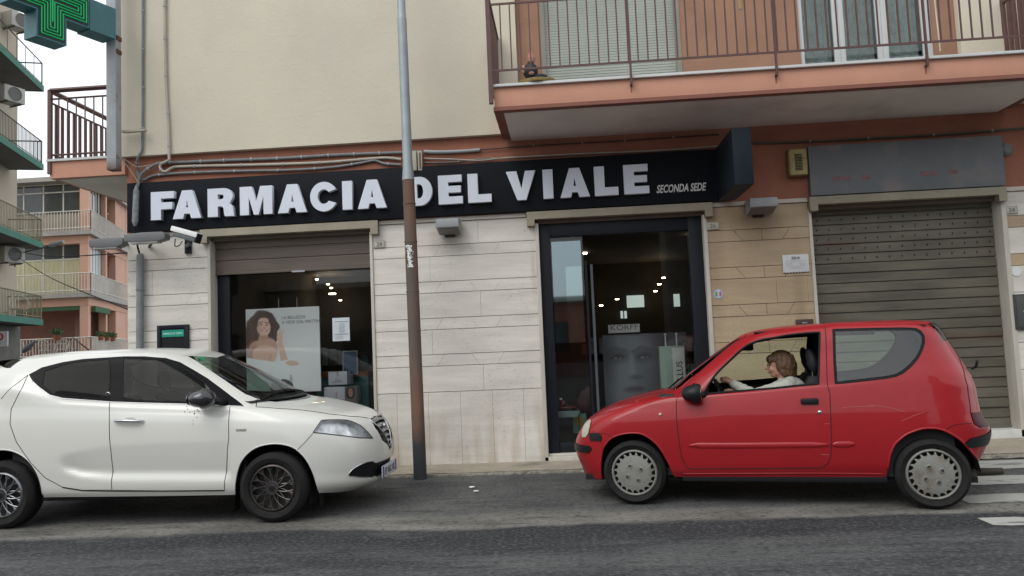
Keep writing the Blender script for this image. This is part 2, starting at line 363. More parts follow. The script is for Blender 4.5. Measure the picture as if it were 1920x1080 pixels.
# ------------------------------------------------------------------ MAIN BUILDING
D = 9.2
def Z(v): return CAMH+v*D/9.0
L = [Z(v) for v in (1.5274, 1.22395, 1.091, .7932, .6602, .3621, .2281, -.0625, -.1971, -.4978)]
XC, XWL, XWR, XDL, XDR, XGL, XGR, XE = -5.385, -4.355, -2.292, -.318, 1.712, 2.885, 5.104, 7.6
bld = thing('apartment_building', 'cream and terracotta apartment block with travertine ground floor holding the pharmacy', 'building', (0, D, 0))
bld_off = Vector((0, D, 0))
def B():
    m = MB(); m.off = bld_off; return m
wall = B()
FLB = D+.03
# backing wall pieces round the three openings
wall.box(XC, XWL+.03, FLB, FLB+.3, -.1, 3.9); wall.box(XWR-.03, XDL+.03, FLB, FLB+.3, -.1, 3.9)
wall.box(XDR-.03, XGL+.03, FLB, FLB+.3, -.1, 3.9); wall.box(XGR-.03, XE, FLB, FLB+.3, -.1, 3.9)
for a, b_ in ((XWL, XWR), (XDL, XDR), (XGL, XGR)): wall.box(a+.03, b_-.03, FLB, FLB+.3, 2.86, 3.9)
wall.box(XWL+.03, XWR-.03, FLB, FLB+.3, -.1, .55)
mwall = wall.build('ground_floor_wall', MORTAR, bld)
band = B().box(XC+.001, XE, D-.02, FLB-.002, 2.995, 3.955).build('terracotta_band', PINK, bld)
# upper wall: cream slab with an opening for the terracotta bay
UP = D-.10
B().box(XC-.02, -.44, UP, D+.4, 3.955, 11).build('cream_wall', CREAM, bld)
B().box(4.735, 7.6, UP+.02, D+.4, 3.955, 11).build('cream_wall', CREAM, bld)
pb = B(); bay = D+.0
for x0, x1, z0, z1 in ((-.438, -.14, 3.96, 11), (1.54, 2.94, 3.96, 11), (4.47, 4.733, 3.96, 11), (-.14, 1.54, 6.6, 11), (2.94, 4.47, 6.6, 11)):
    pb.box(x0, x1, bay, bay+.3, z0, z1)
pb.build('terracotta_bay_wall', M('terracotta_bay_plaster', (.30, .165, .108), .9, var=.12, scale=2.5, bump=.003, bscale=30), bld)
# body of the house behind
B().box(XC, 7.6, 16.0, 16.3, 0, 11).box(XC, XC+.25, D+.401, 16, 0, 11).box(7.3, 7.6, D+.401, 16, 0, 11).box(XC, 7.6, D, 16.3, 11.0, 11.3).build('rear_and_side_walls', CREAM, bld)
# travertine slabs
def slab(poly, warm=False, jit=.0022):
    y = D-.010+random.uniform(-jit, jit)*.5; c = sum((Vector((p[0], 0, p[1])) for p in poly), Vector())/len(poly)
    b = MB(); b.off = Vector((c.x, D, c.z))
    b.prism([(p[0], y, p[1]) for p in poly], (0, FLB-.001-y, 0))
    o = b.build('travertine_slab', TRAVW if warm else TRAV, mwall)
    o.location = Vector((c.x, 0, c.z))
    return o
g = .0032; gv = .0013
def rectslab(x0, x1, z0, z1, warm=False): slab([(x0+gv, z0+g), (x1-gv, z0+g), (x1-gv, z1-g), (x0+gv, z1-g)], warm)
def course_narrow(x0, x1, z0, z1, cuts, warm=False):
    "cuts: (x_top, x_bottom)"
    cs = [(x0, x0)]+cuts+[(x1, x1)]
    for (ta, ba), (tb, bb) in zip(cs, cs[1:]): h_ = .0026 if warm else gv; slab([(ba+h_, z0+g), (bb-h_, z0+g), (tb-h_, z1-g), (ta+h_, z1-g)], warm)
px = lambda x, y: at(x, y, D).x
zb = lambda x: pz(x)-.02
# middle pier between shop window and door
a, c = XWR, XDL
j1, j2 = px(807, 520), px(902, 580)
dg = [(px(826, 463), px(814, 481)), (px(877, 460), px(892, 477)), (px(937, 457), px(925, 475))]
rectslab(a, j2, L[1], L[0]-.03); rectslab(j2, c, L[1], L[0]-.03)
for i, (t, bt) in enumerate(((1, 2), (3, 4), (5, 6), (7, 8))):
    course_narrow(a, c, L[bt], L[t], dg)
    nx = L[bt+1]
    j = j1 if i % 2 == 0 else j2
    rectslab(a, j, nx, L[bt]); rectslab(j, c, nx, L[bt])
xs = [a]+[px(x, 735) for x in (744, 803, 863, 923, 981)]+[c]
for x0, x1 in zip(xs, xs[1:]): rectslab(x0, x1, zb(x0), L[9])
# left pier
a, c = XC, XWL
cl = [(px(258, 490), px(273, 508)), (px(362, 485), px(347, 504))]
rectslab(a, c, L[1], L[0]-.03)
for i, (t, bt) in enumerate(((1, 2), (3, 4), (5, 6), (7, 8))):
    course_narrow(a, c, L[bt], L[t], cl)
    j = a+.5 if i % 2 else a+.32
    rectslab(a, j, L[bt+1], L[bt]) if i % 2 == 0 else None
    rectslab(j if i % 2 == 0 else a, c, L[bt+1], L[bt])
for k in range(3): rectslab(a+(c-a)*k/3, a+(c-a)*(k+1)/3, 0, L[9])
# right pier between door and garage
a, c = XDR, XGL
cr = [(px(1375, 432), px(1392, 451)), (px(1427, 428), px(1429, 448)), (px(1480, 426), px(1467, 446))]
rectslab(a, c, L[1], L[0]-.03, True)
for i, (t, bt) in enumerate(((1, 2), (3, 4), (5, 6), (7, 8))):
    course_narrow(a, c, L[bt], L[t], cr, True)
    if i == 1: rectslab(a, px(1457, 560), L[bt+1], L[bt], True); rectslab(px(1457, 560), c-.06, L[bt+1], L[bt], True); rectslab(c-.06, c, L[bt+1], L[bt], True)
    else: rectslab(a, c, L[bt+1], L[bt], True)
for k in range(4): rectslab(a+(c-a)*k/4, a+(c-a)*(k+1)/4, pz(a)-.02, L[9], True)
# far right pier
a, c = XGR, 7.55
rectslab(a, a+1.2, L[1], L[0]-.03); rectslab(a+1.2, c, L[1], L[0]-.03)
for i, (t, bt) in enumerate(((1, 2), (3, 4), (5, 6), (7, 8))):
    course_narrow(a, c, L[bt], L[t], [(a+.9, a+1.0), (a+1.5, a+1.4)], i < 2); rectslab(a, a+1.3, L[bt+1], L[bt]); rectslab(a+1.3, c, L[bt+1], L[bt])
for k in range(5): rectslab(a+(c-a)*k/5, a+(c-a)*(k+1)/5, .1, L[9])
# low plinth under the shop window
for k in range(4): rectslab(XWL+(XWR-XWL)*k/4, XWL+(XWR-XWL)*(k+1)/4, 0, .55)
# pale trim strip on top of the cladding
for x0, x1 in ((XC, -4.43), (-2.2, -.415), (1.775, 2.885), (5.10, 7.5)):
    B().box(x0, x1, D-.035, FLB, L[0]-.027, 2.992).build('top_trim', M('trim_stone', (.58, .54, .47), .7, var=.1), bld, bevel=.003)
# jambs
def jamb(x0, x1, z0, z1, dep=.30, y0=D-.03, m=MARBLE): return B().box(x0, x1, y0, D+dep, z0, z1).build('jamb', m, bld, bevel=.003)
jamb(XWL, XWL+.035, .55, 2.86, .25); jamb(XWR-.035, XWR, .55, 2.86, .25)
jamb(XDL, XDL+.045, .05, 2.86); jamb(XDR-.045, XDR, .08, 2.86)
jamb(XGL, XGL+.035, .15, 2.86, .25); jamb(XGR-.055, XGR, .15, 2.86, .25)
# lintels with ears
def lintel(x0, x1):
    ear = .09
    pts = [(x0, 2.825), (x0+ear, 2.825), (x0+ear, 2.90), (x1-ear, 2.90), (x1-ear, 2.825), (x1, 2.825), (x1, 2.99), (x0, 2.99)]
    me = shape([pts], .10); me.transform(Matrix.Translation((0, -.07+.02, 0)) @ STAND); o = mobj('lintel', me, OLIVE, bld)
lintel(-4.415, -2.205); lintel(-.405, 1.775); lintel(2.89, 5.09)
# steps / sills
B().box(XDL, XDR, D-.03, D+.5, .0, .10).build('door_step', MARBLE, bld, bevel=.006)
B().box(XDL+.045, XDR-.045, D+.02, D+.5, .101, .125).build('door_step', M('pale_step', (.55, .52, .45), .6), bld, bevel=.004)
B().box(XGL, XGR, D-.03, D+.4, .0, .235).build('garage_threshold', M('threshold_marble', (.6, .6, .57), .5, var=.12, scale=6), bld, bevel=.006)
# garage roller shutter
gs = thing('garage_shutter', None, None, (0, 0, 0), parent=bld)
slatme = None
z = .24; pitch = .1165; i = 0
def slatmesh(x0, x1, p, amp=.010):
    m = MB(); prof = [(.0, 0), (.004, amp), (p*.18, amp*1.1), (p*.5, amp*.75), (p*.78, amp*1.05), (p-.022, amp), (p-.018, -amp*.4), (p-.004, -amp*.9), (p, 0)]
    vs = []
    for xx in (x0, x1):
        for zz, yy in prof: vs.append((xx, -yy, zz))
    n = len(prof); fs = [(k, k+n, k+n+1, k+1) for k in range(n-1)]
    m.add(vs, fs); return m.mesh('slat', 30)
slatme = slatmesh(XGL+.03, XGR-.05, pitch)
while z < 2.88:
    o = mobj('slat', slatme, SHUT, gs); o.location = (0, .17+random.uniform(-.002, .002), z); i += 1
    z += pitch
sl_ = MB()
for row, nz in enumerate((17, 18, 19, 20, 21)):
    zz = .24+pitch*nz+.045
    for k in range(15):
        xx = XGL+.10+.142*k+(.012*row); sl_.box(xx, xx+.010, .155, .1595, zz, zz+.022)
tag(sl_.build('ventilation_slots', BLACKR, gs), kind='stuff')
gs_lip = MB().box(XGL+.03, XGR-.05, .15, .18, .236, .262).build('bottom_bar', M('shutter_bar', (.12, .12, .10), .5), gs)
# half-lowered shutter over the shop window
ws = thing('shop_window_shutter', None, None, parent=bld)
sm2 = slatmesh(XWL+.035, XWR-.035, .145, .006)
zz = 2.475
for k in range(3): o = mobj('slat', sm2, SHUTB, ws); o.location = (0, .12, zz+.145*k)
MB().box(XWL+.037, XWR-.037, .105, .13, 2.44, 2.476).build('bottom_bar', SHUTB, ws, bevel=.004)
MB().box(-3.34, -3.18, .09, .105, 2.43, 2.45).build('pull_handle', LGREY, ws)
# shop window: frame, pane
sw = thing('shop_window', None, None, parent=bld)
fy0, fy1 = .16, .22
f_ = MB(); f_.box(XWL+.035, XWL+.19, fy0, fy1, .55, 2.86); f_.box(XWR-.075, XWR-.035, fy0, fy1, .55, 2.86); f_.box(XWL+.19, XWR-.075, fy0, fy1, .55, .66); f_.box(XWL+.19, XWR-.075, fy0, fy1, 2.6, 2.86)
f_.build('frame', ANTH, sw, bevel=.003)
GL = glass('shop_glass', (.965, .975, .97), 1.34)
MB().box(XWL+.19, XWR-.075, .185, .195, .66, 2.6).build('pane', GL, sw)
# entrance: dark frame, header, side panes
en = thing('entrance', None, None, parent=bld)
xl, xr = XDL+.045, XDR-.045
f_ = MB(); f_.box(xl, xl+.13, .07, .2, .125, 2.86); f_.box(xr-.16, xr, .07, .2, .125, 2.86); f_.box(xl+.13, xr-.16, .07, .2, 2.70, 2.86)
f_.box(xl+.13, xl+.50, .09, .2, .126, .24)
f_.build('frame', ANTH, en, bevel=.004)
MB().box(xl+.13, xl+.52, .12, .13, .241, 2.70).build('fixed_pane', GL, en)
MB().box(xr-.50, xr-.16, .12, .13, .13, 2.70).build('fixed_pane', GL, en)
# mirrored panels added behind the left pane to give it a bright sky reflection
MIR = M('tinted_mirror_panel', (.17, .215, .24), .03, metal=1, var=.03)
MB().box(xl+.14, xl+.50, .30, .31, 1.42, 2.68).build('sky_reflector', MIR, en)
MB().box(xl+.30, xl+.495, .26, .266, 1.42, 2.35).build('sky_reflector', M('tinted_mirror_panel_bright', (.25, .32, .335), .03, metal=1, var=.03), en)
# sliding door leaf edge and pull bars
MB().box(xl+.53, xl+.56, .14, .20, .13, 2.40).build('door_leaf_edge', ANTH, en)
MB().box(xl+.60, xl+.63, .22, .24, .13, 2.36).build('door_leaf_edge', M('door_edge_grey', (.10, .12, .13), .4), en)
# ------------------------------------------------------------------ pharmacy interior
rm = thing('pharmacy_room', None, None, parent=bld)
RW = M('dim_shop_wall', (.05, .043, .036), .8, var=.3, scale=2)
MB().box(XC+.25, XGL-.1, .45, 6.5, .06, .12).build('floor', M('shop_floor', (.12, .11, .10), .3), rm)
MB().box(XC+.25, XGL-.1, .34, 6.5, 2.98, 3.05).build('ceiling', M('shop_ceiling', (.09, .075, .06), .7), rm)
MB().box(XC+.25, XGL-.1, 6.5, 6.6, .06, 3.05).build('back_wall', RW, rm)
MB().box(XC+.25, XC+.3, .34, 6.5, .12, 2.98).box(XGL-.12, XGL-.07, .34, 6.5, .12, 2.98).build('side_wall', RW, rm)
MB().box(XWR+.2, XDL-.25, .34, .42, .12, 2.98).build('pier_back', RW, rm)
LAMP = M('downlight_glow', (1, .85, .6), .5, emit=(1, .80, .52, 12))
def onceil(x, y): 
    d = ray(x, y); t = (2.972-CAMH)/d.z; p = CAMP+d*t; return p
for (x, y, r) in ((1177, 427, 0.031), (1295, 440, 0.034), (1097, 474, 0.031), (1244, 520, 0.031), (1236, 532, 0.031), (1229, 545, 0.031), (1157, 560, 0.031), (1127, 572, 0.031),
                  (445, 537, 0.056), (463, 547, 0.056), (510, 545, 0.025), (520, 552, 0.025), (529, 558, 0.025), (495, 566, 0.043), (507, 573, 0.043), (594, 523, 0.025), (615, 532, 0.025), (621, 539, 0.025), (623, 550, 0.062), (638, 562, 0.025), (579, 561, 0.025)):
    p = onceil(x, y)
    zc = 2.972
    if p.y > 15.3 or p.y < 9.7: p = at(x, y, 15.2 if p.y > 15.3 else 9.8)
    zc = p.z
    l_ = MB().lathe([(0, 0), (r, 0), (r*1.15, .006), (r*1.15, .02), (0, .02)], (p.x, p.y-D, zc-.02), 'z', 16).build('downlight', LAMP, rm)
# far lit openings at the back
LIT = M('far_window_daylight', (.6, .7, .68), .5, emit=(.62, .78, .74, .38))
for (x0, y0, x1, y1) in ((1176, 553, 1207, 577), (1264, 551, 1274, 575), (1164, 583, 1168, 597), (1171, 583, 1175, 597)):
    a_ = at(x0, y1, 15.6); c_ = at(x1, y0, 15.6); MB().box(a_.x, c_.x, 15.6-D, 15.62-D, a_.z, c_.z).build('far_window', LIT, rm)
SH = M('brown_shelf', (.10, .06, .04), .6, var=.3); 
cols = [M('box_%s' % c, v, .6, var=.2) for c, v in (('cream', (.35, .33, .28)), ('teal', (.05, .16, .15)), ('white', (.4, .4, .4)), ('orange', (.3, .1, .03)), ('blue', (.06, .1, .22)))]
for (sx, sy, sw_, lab) in ((-4.6, 3.2, 1.5, 'brown shelf of product boxes seen behind the big poster in the shop window'), (-2.9, 4.2, 1.6, 'brown shelf of product boxes at the right end of the shop window view'), (.2, 3.8, 1.3, 'brown shelf of product boxes deep inside behind the entrance poster'), (1.7, 3.0, .9, 'narrow brown shelf of product boxes inside at the right of the entrance')):
    st_ = thing('shelf_unit', lab, 'shelf', (sx, sy+D, .12), group='shelves inside the pharmacy')
    u_ = MB().box(0, sw_, .3, .34, 0, 1.3)
    for k in range(3): u_.box(0, sw_, 0, .3, .28+.4*k, .30+.4*k)
    u_.build('shelves', SH, st_)
    for k in range(3):
        xx = .03
        while xx < sw_-.12:
            bw = random.uniform(.05, .12); bh = random.uniform(.1, .28)
            MB().box(xx, xx+bw, .05, .25, .301+.4*k, .301+.4*k+bh).build('product_box', random.choice(cols), st_); xx += bw+random.uniform(.01, .06)
MB().box(-1.2, 1.9, 3.3, 3.9, .12, 1.1).build('counter', M('counter_panel', (.10, .10, .10), .4), rm)
# ------------------------------------------------------------------ balconies
BY = 7.97
BX0, BX1 = -.64, 5.19
bal = thing('balcony', None, None, parent=bld)
def Bb(): return B()
Bb().box(BX0, BX1, BY, UP-.002, 3.925, 4.135).build('slab', PINKL, bal, bevel=.004)
Bb().box(BX0-.012, BX1+.012, BY-.014, UP-.003, 3.885, 3.925).build('drip_edge', LIP, bal)
Bb().box(BX0+.09, BX1-.09, BY+.07, D-.03, 3.876, 3.884).build('soffit', SOFFIT, bal)
Bb().box(BX0-.03, BX1+.03, BY-.035, UP-.004, 4.136, 4.165).build('coping', M('pale_marble_coping', (.55, .56, .55), .5, var=.08), bal, bevel=.003)
rl = thing('railing', 'brown iron balcony railing of thin upright bars', None); bpy.data.objects.remove(rl)
RYb = BY-.05
Bb().box(BX0-.02, BX1, RYb-.008, RYb+.008, 4.292, 4.312).build('bottom_rail', BROWNM, bal)
Bb().box(BX0-.02, BX1, RYb-.008, RYb+.008, 5.012, 5.032).build('middle_rail', BROWNM, bal)
Bb().box(BX0-.02, BX1, RYb-.02, RYb+.02, 5.11, 5.15).build('handrail', BROWNM, bal)
barme = MB().box(-.007, .007, -.007, .007, 4.312, 5.012).mesh('bar')
k = 0; x = BX0+.10
posts = [px_ for px_ in (at(1183, 140, RYb).x, at(1456, 125, RYb).x, at(1738, 105, RYb).x)]
while x < BX1-.02:
    o = mobj('bar', barme, BROWNM, bal); o.location = (x, RYb-D, 0); x += .1015
for p in posts:
    m = Bb(); m.box(p-.011, p+.011, RYb-.011, RYb+.011, 4.08, 5.11); m.box(p-.011, p+.011, RYb-.011, BY+.002, 4.06, 4.082)
    m.build('post', BROWNM, bal)
for p in posts: Bb().box(p-.008, p+.010, BY-.0006, BY+.002, 3.99, 4.06).build('rust_stain', M('rust_stain_on_paint', (.26, .10, .06), .85, var=.3, scale=30), bal)
for p in (BX0-.03, BX1+.02): Bb().box(p-.022, p+.022, RYb-.022, RYb+.022, 3.95, 5.15).build('corner_post', BROWNM, bal)
# end railing of flat slats
for xe in (BX0-.03, BX1+.02):
    for k in range(11):
        y = BY+.06+k*.1; Bb().box(xe-.01, xe+.01, y, y+.055, 4.18, 5.11).build('end_slat', BROWNM, bal)
    Bb().box(xe-.012, xe+.012, BY-.02, UP-.01, 4.16, 4.179).box(xe-.02, xe+.02, BY-.02, UP-.01, 5.11, 5.15).build('end_rail', BROWNM, bal)
# neighbouring balcony railing, top right corner
nb = thing('neighbour_balcony', None, None, parent=bld)
Bb().box(5.62, 7.6, BY, UP, 3.925, 4.135).build('slab', PINKL, nb)
for k in range(12):
    y = BY+k*.1; Bb().box(5.60, 5.62, y, y+.03, 4.14, 5.11).build('end_slat', BROWNM, nb)
Bb().box(5.585, 5.635, BY, UP, 5.11, 5.15).box(5.6, 5.62, BY, UP, 4.85, 4.87).build('end_rail', BROWNM, nb)
for k in range(14):
    x = 5.62+k*.1; Bb().box(x, x+.014, BY-.05, BY-.036, 4.14, 5.11).build('bar', BROWNM, nb)
# corner balcony on the side street (left)
lb = thing('corner_balcony', None, None, parent=bld)
sd = Vector((-.306, .952, 0))
A0 = Vector((-6.36, 9.14, 0)); A1 = Vector((XC-.001, 9.14, 0)); A3 = A0+Vector((0, 4.2, 0)); A2 = Vector((XC-.001, 13.34, 0))
def poly(name, pts, z0, z1, mat): 
    m = B(); m.prism([(p.x, p.y, z0) for p in pts], (0, 0, z1-z0)); return m.build(name, mat, lb)
poly('slab', [A0, A1, A2, A3], 3.745, 3.955, PINKL)
poly('coping', [A0+Vector((-.03, -.03, 0)), A1+Vector((0, -.03, 0)), A2, A3], 3.956, 3.985, M('pale_marble_coping', (.5, .5, .5)))
poly('soffit', [A0+Vector((.07, .07, 0)), A1+Vector((0, .07, 0)), A2, A3+Vector((.07, 0, 0))], 3.735, 3.744, SOFFIT)
def rail(p, q, z, t, nm='rail'): m = B(); m.bar((p.x, p.y, z), (q.x, q.y, z), t); m.build(nm, BROWNM, lb)
rail(A0, A1, 4.87, .045, 'handrail'); rail(A0, A3, 4.87, .05, 'handrail')
rail(A0, A1, 4.76, .018, 'top_rail'); rail(A0, A3, 4.72, .02, 'top_rail'); rail(A0, A1, 4.04, .018, 'bottom_rail'); rail(A0, A3, 4.06, .02, 'bottom_rail')
B().box(A0.x-.022, A0.x+.022, A0.y-.022, A0.y+.022, 3.80, 4.88).build('corner_post', BROWNM, lb)
for k in range(1, 9):
    x = A0.x+.115*k; B().box(x-.006, x+.006, A0.y-.006, A0.y+.006, 3.985, 4.76).build('bar', BROWNM, lb)
for k in range(1, 34):
    y = A0.y+.12*k; B().box(A0.x-.008, A0.x+.008, y-.024, y+.024, 3.985, 4.72).build('slat', BROWNM, lb)
# bay behind the big balcony: roller blind, french window
rb = thing('bay_roller_blind', None, None, parent=bld)
m = B(); z = 4.0
while z < 6.6:
    m.add([(-.14, D+.06, z), (1.54, D+.06, z), (1.54, D+.04, z+.022), (-.14, D+.04, z+.022), (1.54, D+.085, z+.024), (-.14, D+.085, z+.024)], [(0, 1, 2, 3), (3, 2, 4, 5)]); z += .0335
tag(m.build('blind_slats', M('greenish_white_blind', (.66, .69, .64), .55, var=.05), rb), kind='stuff')
for a_, c_ in ((-.14, -.09), (1.48, 1.54)): B().box(a_, c_, D-.01, D+.08, 3.97, 6.6).build('guide_rail', M('olive_trim', (.22, .21, .17), .6), rb)
fw = thing('french_window', None, None, parent=bld)
WF = M('white_window_frame', (.50, .52, .51), .45, var=.04)
m = B(); 
for x0, x1 in ((2.94, 2.99), (3.34, 3.41), (3.412, 3.47), (3.84, 3.90), (3.902, 3.965), (4.36, 4.47)): m.box(x0, x1, D+.02, D+.07, 3.97, 6.6)
m.box(2.94, 4.47, D+.025, D+.065, 4.02, 4.10); m.build('frame', WF, fw, bevel=.003)
B().box(2.99, 4.36, D+.045, D+.05, 4.1, 6.6).build('pane', glass('window_glass', (.85, .9, .88), 1.4), fw)
cm = B(); 
for x0, x1 in ((3.0, 3.34), (3.48, 3.84), (3.97, 4.35)):
    vs = []; n = 24
    for k in range(n+1):
        x = x0+(x1-x0)*k/n; y = D+.12+.014*sin(k*2.1)+.008*sin(k*5); vs += [(x, y, 3.97), (x, y, 6.6)]
    cm.add(vs, [(2*k, 2*k+2, 2*k+3, 2*k+1) for k in range(n)])
cm.build('lace_curtain', M('lace_curtain', (.44, .45, .45), .9, var=.25, scale=14), fw, smooth=180)
for a_, c_ in ((2.9, 4.5), (-.16, 1.56)): B().box(a_, c_, D+.30, D+.32, 3.97, 6.7).build('room_backdrop_wall', DARK, bld)
# ornament on the balcony: little gnome figure on a straw hat-like basket
p = at(992, 152, 8.03)
GS_ = 1.5; gn = thing('garden_figure', 'small plump figurine with pointed hat leaning on the corner of the balcony railing', 'figurine', (p.x, 8.03, 4.167))
MB().ball((.08, 0, .035), (.19, .09, .040)).lathe([(.13, .0), (.15, .03), (.10, .045), (0, .05)], (.08, 0, 0), 'z', 20).build('straw_base', M('straw', (.26, .19, .07), .9, var=.3, scale=30, bump=.004, bscale=80), gn, smooth=180)
MB().ball((.02, 0, .15), (.075, .06, .10)).ball((.10, .0, .08), (.09, .05, .035)).build('body', M('dark_blue_cloth', (.015, .02, .035), .6), gn, smooth=180)
MB().ball((-.05, -.03, .17), (.022, .022, .05)).ball((.03, -.06, .11), (.03, .02, .02)).build('arms', M('skin_paint', (.5, .26, .2), .6), gn, smooth=180)
MB().ball((.03, -.01, .275), .042).build('head', M('skin_paint', (.5, .26, .2), .6), gn, smooth=180)
MB().lathe([(.045, .0), (.03, .04), (0, .10)], (.03, -.01, .29), 'z', 14).build('hat', M('faded_red_cloth', (.5, .2, .16), .7), gn, smooth=60)
gn.scale = (1.05, .9, .95)
# hanging yellow tube / cord from above
p0 = at(1388, -30, 8.05); p1 = at(1388, 17, 8.05)
hg = thing('awning_crank', 'short yellow crank tube hanging into the top of the railing', 'crank', (p1.x, 8.05, p1.z))
MB().tube([(0, 0, 0), (0, 0, .5)], .014).build('tube', M('yellow_plastic', (.5, .42, .16), .5), hg); MB().box(-.02, .02, -.006, .006, -.008, 0).build('hook', LGREY, hg)
p0 = at(1748, -40, 8.6); p1 = at(1763, 96, 8.6)
tag(MB().tube([p0, p1], .008, 6).build('blind_cord', M('cord_white', (.55, .52, .42), .8)), 'thin pale cord slanting down beside the french window', 'cord')
# ------------------------------------------------------------------ main shop sign
sg = thing('shop_sign', 'long black pharmacy sign board with raised white capital letters', 'sign', (-1.7, D-.1, 3.0))
def S(): m = MB(); m.off = Vector((-1.7, D-.1, 3.0)); return m
SY = D-.10
S().box(-5.335, 1.93, SY, D-.036, 3.003, 3.618).build('sign_board', SIGNB, sg, bevel=.003)
def arc(cx, cy, rx, ry, a0, a1, n): return [(cx+rx*cos(radians(a0+(a1-a0)*i/n)), cy+ry*sin(radians(a0+(a1-a0)*i/n))) for i in range(n+1)]
GL_ = {
 'F': (.85, [[(0,0),(.37,0),(.37,.37),(.78,.37),(.78,.61),(.37,.61),(.37,.76),(.85,.76),(.85,1),(0,1)]]),
 'A': (1.02, [[(0,0),(.36,0),(.41,.17),(.61,.17),(.66,0),(1.02,0),(.69,1),(.34,1)], [(.46,.38),(.56,.38),(.51,.68)]]),
 'R': (.98, [[(0,0),(.37,0),(.37,.36),(.50,.36)]+[(.56,.33),(.59,.26),(.61,.06),(.64,0),(.98,0),(.95,.10),(.93,.30),(.89,.38),(.80,.44)]+arc(.60,.72,.33,.28,-40,90,8)+[(0,1)], [(.37,.61),(.37,.79),(.50,.79)]+arc(.50,.70,.10,.09,80,-80,6)+[(.50,.61)]]),
 'M': (1.15, [[(0,0),(.31,0),(.31,.66),(.49,0),(.66,0),(.84,.66),(.84,0),(1.15,0),(1.15,1),(.73,1),(.575,.42),(.42,1),(0,1)]]),
 'C': (1.0, [arc(.5,.5,.50,.52,28,332,28)+arc(.5,.5,.23,.26,322,38,16)]),
 'I': (.38, [[(0,0),(.38,0),(.38,1),(0,1)]]),
 'D': (.98, [[(0,0),(.48,0)]+arc(.48,.5,.50,.5,-80,80,14)+[(.48,1),(0,1)], [(.36,.25),(.36,.75),(.46,.75)]+arc(.46,.5,.16,.25,78,-78,10)+[(.46,.25)]]),
 'E': (.88, [[(0,0),(.88,0),(.88,.25),(.36,.25),(.36,.39),(.82,.39),(.82,.62),(.36,.62),(.36,.76),(.86,.76),(.86,1),(0,1)]]),
 'L': (.85, [[(0,0),(.85,0),(.85,.27),(.36,.27),(.36,1),(0,1)]]),
 'V': (1.05, [[(.37,0),(.69,0),(1.05,1),(.69,1),(.53,.38),(.37,1),(0,1)]]),
}
FY = SY-.065
zlo = at(283, 412.5, FY).z; zhi = at(283, 358.5, FY).z
zlo = (zlo + at(1172, 364.5, FY).z)/2; zhi = (zhi+at(1172, 312, FY).z)/2
HL = zhi-zlo
for ch, a, b_ in (('F',283,326),('A',324,377),('R',389.5,439),('M',450,510.5),('A',521,575),('C',582,633),('I',642.5,660.5),('A',671,725),
                  ('D',766,811),('E',823,868),('L',878.5,922),('V',951.5,1006),('I',1020,1038.5),('A',1052,1107),('L',1117,1161),('E',1172.5,1219)):
    x0 = at(a, 385, FY).x; x1 = at(b_, 385, FY).x; wd, loops = GL_[ch]
    loops = [[(p[0]*(x1-x0)/wd, p[1]*HL) for p in lp] for lp in loops]
    me = shape(loops, .062, .0015); put(me, 'letter', LETW, sg, (x0+1.7, FY+.031-SY, zlo-3.0))
a = at(1231, 363, SY-.004); b2 = at(1325, 358, SY-.004)
me = text('SECONDA SEDE', .165, .004, .0035, .28); wd = max(v.co.x for v in me.vertices); hh = max(v.co.y for v in me.vertices)
tz = at(1231, 348.5, SY).z-a.z; me.transform(Matrix.Diagonal(((b2.x-a.x)/wd, tz/hh, 1, 1)))
put(me, 'small_lettering', M('white_vinyl', (.62, .64, .62), .5), sg, (a.x+1.7, -.003, a.z+.008-3.0))
# projecting box sign
bs = thing('projecting_sign', 'dark navy blank box sign sticking out of the wall past the end of the lettering', 'sign', (1.95, D, 3.3))
m = MB(); m.off = Vector((1.95, D, 3.3)); m.box(1.845, 2.045, 8.19, D-.1, 3.0, 3.61); 
m.build('sign_box', NAVY, bs, bevel=.006)
m = MB(); m.off = Vector((1.95, D, 3.3)); m.box(1.88, 2.01, D-.1, D-.021, 3.1, 3.6); m.build('mounting_bracket', ANTH, bs)
# blank grey sign over the garage
bp_ = thing('blank_sign_panel', 'weathered blue grey blank sign board over the closed garage shutter', 'sign', (4.0, D, 3.3))
m = MB(); m.off = Vector((4.0, D, 3.3)); m.box(2.905, 5.075, D-.12, D-.021, 3.0, 3.58)
m.build('sign_board', M('weathered_blue_grey', (.145, .16, .17), .6, var=.10, scale=1.5, dirt=(.21, .19, .19), dscale=3, dth=.55), bp_, bevel=.004)
fr = M('faded_red_residue', (.21, .12, .13), .7, var=.3, scale=20)
for (x0, y0, x1, y1) in ((1562, 330, 1595, 339), (1615, 328, 1631, 337), (1726, 320, 1759, 330), (1779, 318, 1795, 327)):
    p = at(x0, y1, D-.12); q = at(x1, y0, D-.12); m = MB(); m.off = Vector((4.0, D, 3.3)); m.box(p.x, q.x, D-.1225, D-.1205, p.z, p.z+.05); m.build('faded_strip', fr, bp_)
# yellow alarm box
p = at(1493, 305, D-.1)
ab = thing('alarm_box', 'peeling yellow alarm sounder box with dark grille beside the grey sign board', 'alarm box', (p.x, D-.02, p.z))
MB().box(-.10, .12, -.12, 0, -.16, .16).build('case', M('weathered_yellow_brown', (.22, .16, .06), .7, var=.35, scale=9), ab, bevel=.015)
MB().box(-.085, .105, -.127, -.1205, -.15, .145).build('front_cover', M('pale_yellow_cover', (.40, .33, .15), .6, var=.25, scale=12, dirt=(.12, .07, .03), dscale=6, dth=.6), ab, bevel=.02)
for k in range(11): MB().box(-.03, .055, -.133, -.1275, -.10+k*.018, -.091+k*.018).build('grille_slot', BLACKR, ab)
